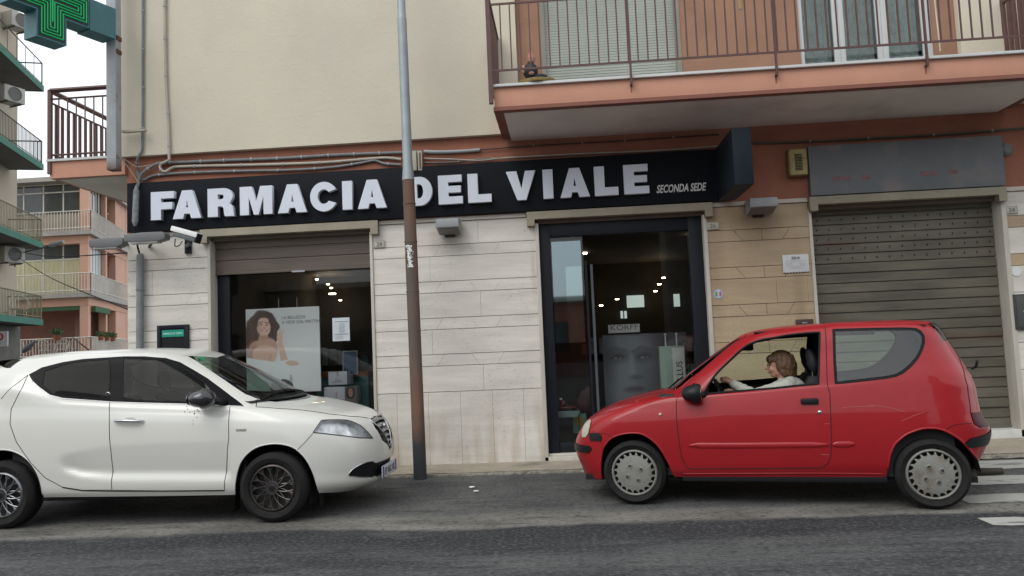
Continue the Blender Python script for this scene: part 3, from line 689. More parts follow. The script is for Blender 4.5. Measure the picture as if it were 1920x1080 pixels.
# round siren
p = at(1887, 280, D-.05)
rs = thing('round_siren', 'small round grey siren on the terracotta wall right of the grey sign board', 'siren', (p.x, D-.021, p.z))
MB().lathe([(0, -.06), (.055, -.055), (.075, -.03), (.08, 0)], (0, 0, 0), 'y', 24).build('dome', M('grey_weathered', (.22, .22, .21), .6, var=.25, scale=20), rs, smooth=40)
MB().lathe([(.03, -.065), (.04, -.068), (.05, -.062)], (0, 0, 0), 'y', 24).build('ring', GREYP, rs, smooth=180)
# house number tiles
TILE = M('marble_number_tile', (.46, .44, .38), .5, var=.08, scale=12)
for num, x0, y0, x1, y1 in (('28', 701, 451, 721, 465), ('26', 1325, 417, 1348, 431), ('24', 1886, 388, 1908, 401)):
    p = at(x0, y1, D-.03); q = at(x1, y0, D-.03)
    t = thing('house_number', {'28': 'small marble tile with number 28 beside the shop window', '26': 'small marble tile with number 26 beside the entrance', '24': 'small marble tile with number 24 right of the garage'}[num], 'number plate', (p.x, D-.0155, p.z), group='marble house number tiles')
    wd = q.x-p.x; hh = .088
    MB().box(0, wd, -.014, 0, 0, hh).build('tile', TILE, t, bevel=.002)
    me = text(num, .072, .002, .0); w0 = max(v.co.x for v in me.vertices); put(me, 'digits', M('number_grey', (.12, .11, .10), .8), t, ((wd-w0)/2, -.0155, .018))
    MB().box(.006, wd-.006, -.0152, -.0142, .004, .006).box(.006, wd-.006, -.0152, -.0142, hh-.006, hh-.004).box(.006, .008, -.0152, -.0142, .006, hh-.006).box(wd-.008, wd-.006, -.0152, -.0142, .006, hh-.006).build('border_line', M('number_grey', (.12, .11, .10)), t)
# white plaque ZEUS
p = at(1469, 512, D-.03); q = at(1516, 479, D-.03)
zp = thing('wall_plaque', 'white office plaque headed ZEUS on the warm travertine', 'plaque', (p.x, D-.0155, p.z))
wd = q.x-p.x; hh = .21
MB().box(0, wd, -.012, 0, 0, hh).build('plate', M('plaque_white', (.60, .61, .62), .4, var=.03), zp, bevel=.002)
me = text('ZEUS', .042, .002, .001, 0, 'CENTER'); put(me, 'heading', M('ink_grey', (.06, .06, .06), .7), zp, (wd/2, -.0135, .155))
ln = MB()
for k, (a_, c_) in enumerate(((.12, .88), (.3, .7), (.08, .35), (.1, .4), (.15, .85), (.3, .7), (.2, .8))): ln.box(wd*a_, wd*c_, -.0135, -.0125, .135-k*.015, .138-k*.015)
ln.box(wd*.6, wd*.92, -.0135, -.0125, .105, .108).box(wd*.65, wd*.85, -.0135, -.0125, .090, .093).build('small_print', M('ink_pale', (.30, .30, .31), .7), zp)
for k in range(9): MB().lathe([(0, -.004), (.006, 0)], (wd*(k+.5)/9, -.012, .003), 'y', 8).build('stud', BLACKR, zp)
# round sticker
p = at(1347, 551, D-.02)
stk = thing('round_sticker', 'round blue rimmed sticker with green white and red centre on the travertine beside the entrance', 'sticker', (p.x, D-.0155, p.z))
MB().lathe([(0, -.003), (.055, -.003), (.055, 0)], (0, 0, 0), 'y', 28).build('disc', M('sticker_pale_blue', (.42, .48, .60), .5), stk)
for k, c_ in enumerate(((.06, .25, .12), (.55, .5, .45), (.5, .08, .06))):
    MB().box(-.033+.022*k, -.0115+.022*k, -.0045, -.0032, -.022, .022).build('stripe', M('sticker_%d' % k, c_, .5), stk)
for k in range(14):
    if k not in (3, 4, 10, 11):
        a_ = 2*pi*k/14; MB().lathe([(0, -.004), (.005, -.0035)], (.044*cos(a_), 0, .044*sin(a_)), 'y', 6).build('rim_mark', M('sticker_ink', (.05, .08, .25), .5), stk)
# brown name plate, meter box
p = at(1509, 605, D-.03)
np_ = thing('name_plate', 'small brown nameplate low on the warm travertine just above the red car roof', 'plate', (p.x, D-.0155, p.z)); MB().box(-.10, .10, -.012, 0, -.04, .04).build('plate', M('brown_plate', (.06, .035, .03), .5), np_, bevel=.003); MB().box(-.03, .03, -.0135, -.0125, -.006, .006).build('print', M('ink_pale', (.3, .3, .3)), np_)
p = at(1905, 618, D-.04)
mb_ = thing('meter_box', 'dark grey meter cabinet door right of the garage', 'meter box', (p.x, D-.0155, p.z))
MB().box(0, .42, -.03, 0, 0, .40).build('frame', M('dark_grey_cabinet', (.045, .047, .045), .5), mb_, bevel=.004); MB().box(.025, .395, -.036, -.031, .025, .375).build('door', M('dark_grey_cabinet2', (.065, .068, .066), .5), mb_, bevel=.003)
MB().lathe([(0, -.045), (.012, -.043), (.012, -.036)], (.10, 0, .20), 'y', 12).build('lock', LGREY, mb_)
# white paint dot right of garage
p = at(1906, 509, D-.016)
tag(MB().lathe([(0, -.001), (.055, -.001), (.055, 0)], (p.x, D-.0165, p.z), 'y', 24).build('paint_dot', WHITEP), 'white round patch on the travertine right of the garage', 'patch')
# night dispensing hatch
p0 = at(296, 700, D-.03); p1 = at(354, 608, D-.03)
nh = thing('night_hatch', 'dark framed night service hatch with a green lit header in the left travertine', 'hatch', (p0.x, D-.012, 1.15))
W_ = p1.x-p0.x; z1_ = p1.z-1.15
MB().box(0, .045, -.035, 0, 0, z1_).box(W_-.045, W_, -.035, 0, 0, z1_).box(.045, W_-.045, -.035, 0, z1_-.045, z1_).box(.045, W_-.045, -.035, 0, 0, .045).build('frame', ANTH, nh, bevel=.003)
MB().box(.045, W_-.045, -.020, -.012, .045, z1_-.045).build('back_panel', BLACKP, nh)
MB().box(.06, W_-.06, -.028, -.021, z1_-.145, z1_-.06).build('green_header', M('green_header', (.01, .13, .10), .4, emit=(.0, .30, .20, .25)), nh)
me = text('FARMACIA DI TURNO', .028, .001, .0); w0 = max(v.co.x for v in me.vertices); me.transform(Matrix.Diagonal(((W_-.15)/w0, 1.2, 1, 1))); put(me, 'header_lettering', M('pale_green_ink', (.35, .55, .5), .5, emit=(.4, .7, .6, .3)), nh, (.075, -.0295, z1_-.115))
MB().box(.12, W_-.06, -.030, -.021, .05, .12+.20).build('service_tray', M('pale_green_glass', (.12, .18, .17), .2), nh)
# ------------------------------------------------------------------ wall lamps, camera
LF = M('lamp_lens', (.16, .15, .14), .3)
def walllamp(x0, x1, ytop, lab, dep=.28, grp='box lamps along the facade', wallx=None):
    p = at((x0+x1)/2, ytop, D-dep); w_ = (at(x1, ytop, D-dep).x-at(x0, ytop, D-dep).x)/2
    t = thing('wall_lamp', lab, 'wall lamp', (p.x, D-.02, p.z), group=grp)
    m = MB(); m.add([(-w_, -dep, -.10), (w_, -dep, -.10), (w_, -.03, -.16), (-w_, -.03, -.16), (-w_, -dep, 0), (w_, -dep, 0), (w_, -.03, 0), (-w_, -.03, 0)], [(0,3,2,1),(4,5,6,7),(0,1,5,4),(1,2,6,5),(2,3,7,6),(3,0,4,7)])
    m.build('housing', LGREY, t, bevel=.008)
    m = MB(); m.add([(-w_+.02, -dep+.03, -.1135), (w_-.02, -dep+.03, -.1135), (w_-.02, -.06, -.159), (-w_+.02, -.06, -.159)], [(0, 3, 2, 1)]); m.build('lens', LF, t)
    MB().box(-.07, .05, -.04, .008, -.18, -.05).build('wall_bracket', BLACKP, t)
    return t
walllamp(817, 860, 410, 'grey box wall lamp on the pale travertine between shop window and entrance')
walllamp(1405, 1457, 371, 'grey box wall lamp on the warm travertine between entrance and garage')
# long floodlight near the corner and the one round the corner
def flood(x0, x1, yt, yb, Y, lab, wallp):
    p = at(x0, (yt+yb)/2, Y); q = at(x1, (yt+yb)/2, Y)
    t = thing('flood_lamp', lab, 'flood lamp', ((p.x+q.x)/2, Y, p.z), group='long grey flood lamps at the building corner')
    w_ = (q.x-p.x)/2; h_ = (yb-yt)/2/FPX*Y*.8
    pr = [(-w_, -h_*.8), (-w_, h_*.75), (-w_*.1, h_), (w_*.85, h_*.95), (w_, h_*.5), (w_, -h_*.6), (w_*.7, -h_), (-w_*.3, -h_*1.05)]
    m = MB(); m.prism([(a_, -.07, c_) for a_, c_ in pr], (0, .14, 0)); m.build('housing', M('dark_grey_lamp', (.13, .135, .14), .5, var=.1), t, bevel=.012)
    m = MB().box(-w_*.8, w_*.6, -.06, .06, -h_*1.05-.012, -h_*1.05+.01).build('lens', M('lamp_lens_pale', (.35, .35, .33), .3), t)
    m = MB(); m.tube([(w_*.3, .0, -h_*.5), Vector(wallp)-Vector(t.location)], .018).build('arm', BLACKP, t)
    return t
flood(238, 314, 436, 459, D-.40, 'long grey flood lamp under the left end of the black sign', at(280, 463, D-.02))
flood(173, 236, 446, 469, D-.30, 'dark grey flood lamp jutting left past the building corner', Vector((XC-.0, D+.12, at(236, 455, D).z)))
p = at(347, 440, D-.42)
cc = thing('security_camera', 'white tilted security camera on a dark wall bracket above the left travertine', 'security camera', (p.x, D-.40, p.z))
R_ = Matrix.Rotation(radians(18), 3, 'Y') @ Matrix.Rotation(radians(-10), 3, 'Z')
def rbox(x0, x1, y0, y1, z0, z1):
    m = MB().box(x0, x1, y0, y1, z0, z1); m.v = [tuple(R_ @ Vector(v)) for v in m.v]; return m
rbox(-.185, .185, -.06, .06, .0, .062).build('sun_hood', WHITEP, cc, bevel=.012)
rbox(-.14, .165, -.045, .045, -.055, -.001).build('housing', M('dark_slate_plastic', (.09, .105, .11), .5), cc, bevel=.008)
rbox(.165, .19, -.05, .05, -.06, .055).build('lens_end', BLACKP, cc, bevel=.006)
wp_ = at(352, 462, D-.03)-cc.location; MB().tube([(.04, 0, -.05), (.04, .03, -.10), tuple(wp_+Vector((0, -.03, .0)))], .02).build('arm', M('dark_slate_plastic', (.09, .105, .11)), cc, smooth=60)
MB().box(wp_.x-.035, wp_.x+.045, wp_.y-.01, wp_.y+.012, wp_.z-.09, wp_.z+.09).build('wall_plate', BLACKP, cc)
MB().tube(smoothpath([(-.13, 0, -.04), (-.16, .05, -.12), (-.14, .12, -.10), (-.22, .34, -.02)]), .006, 6).build('cable', BLACKR, cc)
# ------------------------------------------------------------------ pipes and cables
def pipe(name, pts, r, mat, label, cat='pipe', group=None, clips=0, seg=8, n=5):
    P = smoothpath([at(*q) if len(q) == 3 else Vector(q) for q in pts], n)
    c = P[0]; t = thing(name, label, cat, c, group=group)
    m = MB(); m.off = c; m.tube(P, r, seg); m.build('run', mat, t, smooth=60)
    if clips:
        d = 0; last = P[0]
        for i in range(1, len(P)):
            d += (P[i]-P[i-1]).length
            if d > clips and (P[i]-P[i-1]).length > 1e-4:
                d = 0; u = (P[i]-P[i-1]).normalized(); m = MB(); m.off = c; m.tube([P[i]-u*.008, P[i]+u*.008], (r if not isinstance(r, list) else r[0])*1.35, seg); m.build('clip', LGREY, t)
    return t
CY = UP-.03
pipe('conduit', [(268, -60, CY), (268, 20, CY), (268, 80, CY), (268, 140, CY), (268, 200, CY), (267, 262, CY), (266, 282, CY), (258, 297, CY-.01), (257, 318, D-.06), (262, 334, D-.07), (271, 337, D-.06), (290, 329, D-.05), (350, 324, D-.05), (440, 321, D-.05), (540, 319, D-.05), (620, 314, D-.05), (680, 305, D-.05), (702, 301, D-.05), (722, 307, D-.05), (752, 309, D-.05)], .016, GREYP,
     'grey conduit down the cream wall nearest the corner, bending along above the sign', 'conduit', 'cables strung over the facade', .45)
CBL = M('pale_cable', (.40, .37, .31), .7, var=.15)
pipe('cable_bundle', [(309, -60, CY), (309, 30, CY), (310, 100, CY), (312, 170, CY), (316, 240, CY), (317, 290, CY), (316, 300, CY), (302, 308, D-.07), (301, 317, D-.07), (310, 322, D-.07), (322, 315, D-.06), (345, 312, D-.05), (480, 309, D-.05), (600, 305, D-.05), (690, 298, D-.05), (725, 296, D-.05), (752, 299, D-.05)], .017, CBL,
     'pale cable bundle down the cream wall, looped and run over the word with the F', 'cable', 'cables strung over the facade', .40)
pipe('cable_bundle', [(258, 352, D-.12), (263, 330, D-.09), (278, 316, D-.08), (300, 306, D-.06), (340, 304, D-.05), (440, 300, D-.05), (520, 297, D-.05), (640, 290, D-.05), (750, 286, D-.05), (790, 284, D-.05)], .019, GREYP,
     'upper grey cable bundle clipped along the terracotta band above the lettering', 'cable', 'cables strung over the facade', .28)
pipe('cable_bundle', [(795, 284, D-.05), (818, 285, D-.05), (860, 284, D-.05), (900, 281, D-.05)], .022, LGREY, 'short thick grey cable sleeve right of the junction box', 'cable', 'cables strung over the facade')
pipe('cable_bundle', [(898, 281, D-.05), (1000, 273, D-.05), (1150, 265, D-.05), (1240, 259, D-.05), (1350, 252, D-.05)], .008, M('dark_cable', (.06, .05, .045), .8), 'thin dark cable under the balcony along the terracotta band', 'cable', 'cables strung over the facade', .5)
pipe('cable_bundle', [(795, 297, D-.05), (855, 299, D-.05), (900, 301, D-.05), (950, 296, D-.05), (1100, 288, D-.05), (1240, 282, D-.05), (1350, 274, D-.05)], .010, CBL, 'pale cable sagging along the top edge of the sign right of the junction box', 'cable', 'cables strung over the facade', .3)
pipe('cable_bundle', [(795, 305, D-.04), (850, 304, D-.04), (900, 298, D-.05), (980, 295, D-.05), (1200, 284, D-.04)], .008, GREYP, 'grey cable crossing the pale one beside the junction box', 'cable', 'cables strung over the facade', .4)
pipe('cable_bundle', [(1410, 268, D-.05), (1500, 266, D-.05), (1600, 261, D-.05), (1750, 253, D-.05), (1860, 245, D-.06), (1960, 236, D-.06)], .014, M('olive_cable', (.10, .095, .07), .8), 'dark olive cable above the grey sign board', 'cable', 'cables strung over the facade', .6)
pipe('cable', [(224, 293, 8.95), (236, 308, 9.0), (252, 331, 9.05), (262, 345, D-.12)], .005, CBL, 'thin loose pale wire from the steel post to the corner conduit, the lower one', 'wire', n=4)
pipe('cable', [(224, 292, 8.95), (240, 303, 9.0), (258, 313, 9.05), (276, 310, D-.08), (282, 309, D-.08)], .005, CBL, 'thin loose pale wire from the steel post to the corner conduit, the upper one', 'wire', n=4)
# wrapped cable joint hanging over the sign + drain pipe
pj = at(253, 385, D-.17); top = at(256, 347, D-.17); bot = at(253, 424, D-.17)
wj = thing('wrapped_cable_joint', 'fat grey wrapped cable joint hanging over the left end of the black sign', 'cable joint', pj)
m = MB(); m.off = pj; P = [top, top+(bot-top)*.16, top+(bot-top)*.5, top+(bot-top)*.78, top+(bot-top)*.88, bot]
m.tube(P, [.012, .034, .036, .036, .038, .014], 12); m.build('wrapping', M('grey_tape', (.20, .22, .22), .8, var=.35, scale=18, bump=.01, bscale=30), wj, smooth=60)
m = MB(); m.off = pj; m.tube([bot, at(253, 436, D-.16), at(258, 462, D-.1), at(263, 482, D-.06)], .012); m.build('tail', BLACKR, wj)
P0 = at(263, 480, D-.075); P1 = Vector((P0.x-.03, P0.y, .06))
dp = thing('drain_pipe', 'grey downpipe on the left travertine near the building corner', 'pipe', (P1.x, P1.y, .06))
m = MB(); m.off = P1; m.tube([P0+Vector((0, 0, .03)), P0, P1], [.03, .043, .043], 16); m.build('pipe', GREYP, dp, smooth=60)
for z in (2.29, 1.1): m = MB(); m.off = P1; c = P0.lerp(P1, (P0.z-z)/(P0.z-P1.z)); m.tube([c-Vector((0, 0, .012)), c+Vector((0, 0, .012))], .05, 16); m.build('collar', GREYP, dp)
p = at(776, 302, D-.10)
jb = thing('junction_box', 'beige electrical junction box behind the street pole', 'junction box', (p.x, D-.021, p.z))
BG = M('beige_plastic', (.42, .39, .31), .6, var=.1)
MB().box(-.10, .035, -.10, 0, -.12, .12).build('box', BG, jb, bevel=.008); MB().box(.045, .10, -.08, 0, -.12, .12).build('side_box', BG, jb, bevel=.006); MB().box(.065, .085, -.083, -.0805, -.10, .10).build('seam', BROWNM, jb)
MB().box(-.10, .10, -.06, 0, -.14, -.125).build('base_lip', BG, jb)
m = MB().tube(smoothpath([(.03, -.05, -.14), (.05, -.09, -.19), (.12, -.08, -.20)]), .004, 6).build('wire', BLACKR, jb)
# ------------------------------------------------------------------ street pole
a0 = at(788, 893, 8.5); a0.z = 0; t1 = at(766, 345, 8.5); t2 = at(749, 0, 8.5); ax = (t1-a0).normalized()
sp = thing('street_pole', 'tall leaning steel pole, rusty brown below, grey above, between the two cars', 'pole', a0)
def PP(z): return ax*(z/ax.z)
def RUST():
    m = M('rusty_brown_pole_paint', (.15, .085, .058), .8, var=.25, scale=3.5, stretch=(2, 2, .5), bump=.003, bscale=40, dirt=(.085, .08, .07), dscale=1.1, dth=.56)
    n = m.node_tree.nodes; l = m.node_tree.links; b = n['Principled BSDF']; s = b.inputs['Base Color'].links[0].from_socket
    tc = n.new('ShaderNodeTexCoord'); sx = n.new('ShaderNodeSeparateXYZ'); l.new(tc.outputs['Object'], sx.inputs[0])
    nz = n.new('ShaderNodeTexNoise'); nz.inputs['Scale'].default_value = 4; l.new(tc.outputs['Object'], nz.inputs['Vector'])
    ad = n.new('ShaderNodeMath'); ad.operation = 'MULTIPLY_ADD'; l.new(nz.outputs[0], ad.inputs[0]); ad.inputs[1].default_value = .9; l.new(sx.outputs[2], ad.inputs[2])
    r = n.new('ShaderNodeMapRange'); r.inputs[1].default_value = 1.15; r.inputs[2].default_value = .60; l.new(ad.outputs[0], r.inputs[0])
    x = n.new('ShaderNodeMix'); x.data_type = 'RGBA'; l.new(r.outputs[0], x.inputs[0]); l.new(s, x.inputs[6]); x.inputs[7].default_value = (.035, .04, .048, 1); l.new(x.outputs[2], b.inputs['Base Color']); return m
MB().tube([PP(-.02), PP(1.0), PP(2.5), PP(3.32)], [.072, .071, .069, .066], 24).build('lower_shaft', RUST(), sp, smooth=60)
MB().tube([PP(3.32), PP(3.40), PP(3.5), PP(5.2)], [.070, .064, .055, .053], 24).tube([PP(5.19), PP(5.22), PP(8.2)], [.053, .047, .045], 24).build('upper_shaft', M('galvanised_grey', (.30, .34, .36), .5, metal=.3, var=.12, scale=4), sp, smooth=60)
for z in (3.05, 2.62, 2.06): MB().tube([PP(z-.006), PP(z+.006)], .0735, 24).build('band', M('rusty_band', (.13, .09, .06), .7), sp)
m = MB(); random.seed(5)
for k in range(120):
    t = random.random(); z = 2.33+.24*t; th = radians(-95+random.gauss(0, 16))
    if .28 < t < .38 or .6 < t < .68: th = radians(-95+random.gauss(0, 7))
    c = PP(z)+Vector((.0735*cos(th), .0735*sin(th), 0)); s = random.uniform(.004, .010); m.ball(c, (s, .003, s), 6, 4)
m.build('sticker_remnant', WHITEP, sp)
# ------------------------------------------------------------------ steel post and pharmacy cross
spx = at(214, 320, 8.9)
vp = thing('steel_sign_post', 'grey square steel post with rusty foot fixed to the building corner', 'post', (spx.x, 8.9, spx.z))
def postmat():
    m = M('weathered_grey_steel', (.36, .38, .39), .6, var=.15, scale=4, dirt=(.26, .19, .12), dscale=5, dth=.62)
    n = m.node_tree.nodes; l = m.node_tree.links; b = n['Principled BSDF']; s = b.inputs['Base Color'].links[0].from_socket
    tc = n.new('ShaderNodeTexCoord'); sx = n.new('ShaderNodeSeparateXYZ'); l.new(tc.outputs['Object'], sx.inputs[0])
    nz = n.new('ShaderNodeTexNoise'); nz.inputs['Scale'].default_value = 14; nz.inputs['Detail'].default_value = 5; l.new(tc.outputs['Object'], nz.inputs['Vector'])
    ad = n.new('ShaderNodeMath'); ad.operation = 'MULTIPLY_ADD'; l.new(nz.outputs[0], ad.inputs[0]); ad.inputs[1].default_value = .12; l.new(sx.outputs[2], ad.inputs[2])
    r = n.new('ShaderNodeMapRange'); r.inputs[1].default_value = .20; r.inputs[2].default_value = .06; l.new(ad.outputs[0], r.inputs[0])
    x = n.new('ShaderNodeMix'); x.data_type = 'RGBA'; l.new(r.outputs[0], x.inputs[0]); l.new(s, x.inputs[6]); x.inputs[7].default_value = (.12, .06, .03, 1); l.new(x.outputs[2], b.inputs['Base Color']); return m
MB().box(-.06, .06, -.06, .06, 0, 3.2).build('post', postmat(), vp, bevel=.004)
[MB().box(.02, .075, -.05, .05, a_, a_+.05).build('rusty_bracket', M('rust', (.14, .07, .04), .9, var=.4, scale=30), vp) for a_ in (1.45, 1.62)]
MB().box(.06, .35, .06, .12, .49, .515).build('wall_arm', BG, vp)
MB().tube([(.04, -.02, .19), (.07, -.05, .17), (.09, -.05, .13)], .010).build('rusty_hook', M('rust', (.14, .07, .04)), vp)
# cross: vertical slab whose long axis runs (away) 22 degrees right of the street normal
ca = radians(22.5); U = Vector((sin(ca), cos(ca), 0)); Nn = Vector((cos(ca), -sin(ca), 0))
O = Vector((spx.x-.0, 8.84, 0)) - Nn*.0
def onplane(x, y, off=.11):
    d = ray(x, y); P0_ = O+Nn*off; t = (P0_-CAMP).dot(Nn)/d.dot(Nn); P = CAMP+d*t; return ((P-O).dot(U), P.z)
pts = {k: onplane(*v) for k, v in {'beam_r': (212, 78), 'beam_top': (215, 20), 'beam_l': (128, 55), 'arm_r': (168, 50), 'bot_r': (125, 86), 'bot_l': (68, 67), 'arm_bl': (68, 20), 'arm_l': (20, 0)}.items()}
print('CROSS', {k: (round(v[0], 2), round(v[1], 2)) for k, v in pts.items()})
zb_ = (pts['bot_r'][1]+pts['bot_l'][1])/2; za = (pts['arm_r'][1]+pts['arm_bl'][1])/2
ur, ul = pts['bot_r'][0], pts['bot_l'][0]; ue = pts['arm_r'][0]; aw = ur-ul; al = ue-ur
zt = za+aw*1.0; cx0 = (ul-al, ul, ur, ue)
crs = thing('pharmacy_cross', 'big green neon pharmacy cross in a teal box jutting from the steel post', 'cross sign', (O.x, O.y, zb_))
def cr3(u, z, n): return tuple((O-Vector((O.x, O.y, zb_)))+U*u+Nn*n+Vector((0, 0, z)))
TEAL = M('teal_box_metal', (.055, .17, .19), .5, var=.12, scale=6)
ol = [(ul, zb_), (ur, zb_), (ur, za), (ue, za), (ue, zt), (ur, zt), (ur, zt+al), (ul, zt+al), (ul, zt), (ul-al, zt), (ul-al, za), (ul, za)]
m = MB(); m.prism([cr3(u, z, -.11) for u, z in ol], tuple(Nn*.22)); m.build('cross_box', TEAL, crs, fix=True)
e = .03
def inset(ol, e):
    out = []
    n = len(ol)
    for i in range(n):
        p, q, r = Vector(ol[i-1]), Vector(ol[i]), Vector(ol[(i+1) % n]); d1 = (q-p).normalized(); d2 = (r-q).normalized()
        n1 = Vector((-d1.y, d1.x)); n2 = Vector((-d2.y, d2.x)); out.append(tuple(q+(n1+n2)*e))
    return out
m = MB(); m.prism([cr3(u, z, .111) for u, z in inset(ol, .02)], tuple(Nn*.004)); m.build('face_panel', M('dark_navy_face', (.012, .022, .035), .4), crs, fix=True)
NEON = M('green_neon_tube', (.0, .20, .06), .4, emit=(.0, .36, .10, .30))
print('arm', aw, al)
for k in range(4):
    i_ = inset(ol, .05+(aw/2-.055)/3.6*k)
    try:
        P = [Vector(cr3(u, z, .125)) for u, z in i_]; m = MB()
        for a_, b_ in zip(P, P[1:]+P[:1]): m.tube([a_, b_], .0075, 6)
        m.build('neon_tube', NEON, crs)
    except Exception as ex: print(ex)
MB().tube([cr3((ul+ur)/2, zb_+.22, .125), cr3((ul+ur)/2, zt+al-.3, .125)], .010, 6).build('neon_tube', NEON, crs)
br = pts['beam_r']; zr0 = za-.02
m = MB(); uend = (spx.x-O.x+.06)/U.x*0-.02
beam = [(ue+.001, za-.015), (uend, za-.015), (uend, zt+.015), (ue+.001, zt+.015)]
m.prism([cr3(u, z, -.12) for u, z in beam], tuple(Nn*.24)); m.build('mounting_beam', TEAL, crs, fix=True)
# ------------------------------------------------------------------ shop window display
def printgrid(name, w_, h_, nx, ny, fn, parent, loc, matname):
    me = bpy.data.meshes.new(name); vs = []; fs = []
    for j in range(ny+1):
        for i in range(nx+1): vs.append((loc[0]+w_*i/nx, loc[1], loc[2]+h_*j/ny))
    fs = [(j*(nx+1)+i, j*(nx+1)+i+1, (j+1)*(nx+1)+i+1, (j+1)*(nx+1)+i) for j in range(ny) for i in range(nx)]
    me.from_pydata(vs, [], fs); ca_ = me.color_attributes.new('print', 'FLOAT_COLOR', 'POINT')
    for k, v in enumerate(vs):
        i = k % (nx+1); j = k//(nx+1); c = fn(i/nx, j/ny); ca_.data[k].color = (*c, 1)
    m = bpy.data.materials.new(matname); m.use_nodes = True; n = m.node_tree.nodes; a_ = n.new('ShaderNodeVertexColor'); a_.layer_name = 'print'
    m.node_tree.links.new(a_.outputs[0], n['Principled BSDF'].inputs['Base Color']); n['Principled BSDF'].inputs['Roughness'].default_value = .45
    return mobj(name, me, m, parent)
def lerp3(a, b, t): t = max(0, min(1, t)); return tuple(a[i]+(b[i]-a[i])*t for i in range(3))
def ell(u, v, cx, cy, rx, ry, rot=0, soft=.12):
    dx, dy = u-cx, v-cy; c, s = cos(rot), sin(rot); x = (dx*c+dy*s)/rx; y = (-dx*s+dy*c)/ry; d = math.sqrt(x*x+y*y); return max(0, min(1, (1-d)/soft+.5))
def seg(u, v, x0, y0, x1, y1, r0, r1, soft=.15):
    dx, dy = x1-x0, y1-y0; t = max(0, min(1, ((u-x0)*dx+(v-y0)*dy)/(dx*dx+dy*dy))); d = math.hypot(u-x0-dx*t, v-y0-dy*t); r = r0+(r1-r0)*t; return max(0, min(1, (1-d/r)/soft+.5))
ASP = 1.12
def beauty(u, v):   # a generic smiling long haired woman seated in a white dress, photo-style print
    y = v; x = u
    c = lerp3((.66, .68, .69), (.86, .87, .87), x*.8+.15*sin(y*5)); c = lerp3(c, (.90, .93, .92), ell(x, y, .8, .25, .5, .35, 0, .9))
    hair = (.075, .045, .038); skin = (.66, .40, .30); skl = (.80, .55, .44)
    wob = .012*sin(y*46)+.01*sin(y*21+x*30)
    c = lerp3(c, hair, max(ell(x+wob, y, .22, .83, .17, .155), ell(x+wob, y, .10, .66, .13, .22, .15), ell(x+wob, y, .34, .70, .10, .20, -.15)))
    c = lerp3(c, (.16, .07, .045), .5*ell(x, y, .07, .52, .08, .12))
    hv = .5+.5*sin(x*95+9*sin(y*14)+4*y); c = lerp3(c, (.20, .115, .09), .32*hv*max(ell(x+wob, y, .22, .83, .17, .155), ell(x+wob, y, .10, .66, .13, .22, .15), ell(x+wob, y, .34, .70, .10, .20, -.15)))
    c = lerp3(c, skin, max(seg(x, y, .24, .66, .22, .56, .06, .07), seg(x, y, .15, .50, .30, .52, .12, .13), seg(x, y, .10, .42, .05, .22, .07, .06)))
    c = lerp3(c, (.48, .27, .19), .6*max(ell(x, y, .10, .50, .05, .10, 0, .9), ell(x, y, .22, .40, .10, .03, 0, .9)))
    c = lerp3(c, skl, max(seg(x, y, .33, .48, .27, .25, .065, .05), ell(x, y, .25, .45, .17, .12)))
    c = lerp3(c, skl, max(seg(x, y, .52, .36, .46, .58, .05, .035), ell(x, y, .46, .65, .042, .055), seg(x, y, .45, .68, .47, .74, .018, .012), seg(x, y, .48, .68, .51, .73, .014, .01)))
    c = lerp3(c, (.78, .52, .42), ell(x, y, .245, .785, .095, .112, .12, .10))
    c = lerp3(c, (.50, .29, .21), .7*ell(x, y, .24, .655, .06, .028, 0, .8)); c = lerp3(c, (.60, .36, .27), .5*seg(x, y, .33, .44, .29, .27, .02, .02, 1)); c = lerp3(c, (.16, .09, .07), .5*max(seg(x, y, .12, .8, .07, .6, .012, .01, 1), seg(x, y, .37, .82, .39, .68, .012, .01, 1)))
    # face: brows, eyes, nose shade, smile
    c = lerp3(c, (.08, .04, .03), .8*max(seg(x, y, .185, .832, .225, .842, .008, .006), seg(x, y, .265, .838, .305, .822, .008, .006)))
    c = lerp3(c, (.05, .03, .03), .9*max(ell(x, y, .208, .812, .017, .008), ell(x, y, .283, .806, .017, .008)))
    c = lerp3(c, (.42, .22, .16), .6*ell(x, y, .25, .77, .016, .012)); c = lerp3(c, (.50, .16, .15), .8*seg(x, y, .220, .741, .284, .740, .011, .010, .6)); c = lerp3(c, (.82, .76, .73), .9*ell(x, y, .252, .743, .024, .006)); c = lerp3(c, (.50, .30, .22), .5*ell(x, y, .178, .77, .025, .07, 0, 1))
    c = lerp3(c, hair, .9*max(ell(x+wob, y, .135, .84, .035, .09, -.3), ell(x+wob, y, .362, .80, .03, .12, .1), ell(x+wob, y, .25, .925, .10, .035)))
    c = lerp3(c, (.88, .93, .94), max(seg(x, y, .03, .36, .34, .30, .06, .07), ell(x, y, .28, .14, .38, .22), ell(x, y, .55, .26, .19, .12)))
    c = lerp3(c, (.72, .78, .79), .5*seg(x, y, .1, .20, .3, .12, .02, .02)); c = lerp3(c, skl, ell(x, y, .62, .34, .09, .03, -.1))
    c = lerp3(c, (.40, .45, .46), .8*max(ell(x, y, .53, .10, .02, .06), ell(x, y, .60, .13, .02, .08)))
    return c
pz0 = at(463, 740, D+.35); pz1 = at(598, 574, D+.35)
pw = pz1.x-pz0.x; phh = pz1.z-.95
bp2 = thing('beauty_poster', 'large backlit looking poster of a smiling long haired woman in the shop window', 'poster', (pz0.x, D+.35, .95))
MB().box(0, pw, .004, .03, 0, phh).build('board', WHITEP, bp2)
printgrid('print', pw, phh, 110, 130, beauty, bp2, (0, .002, 0), 'beauty_print')
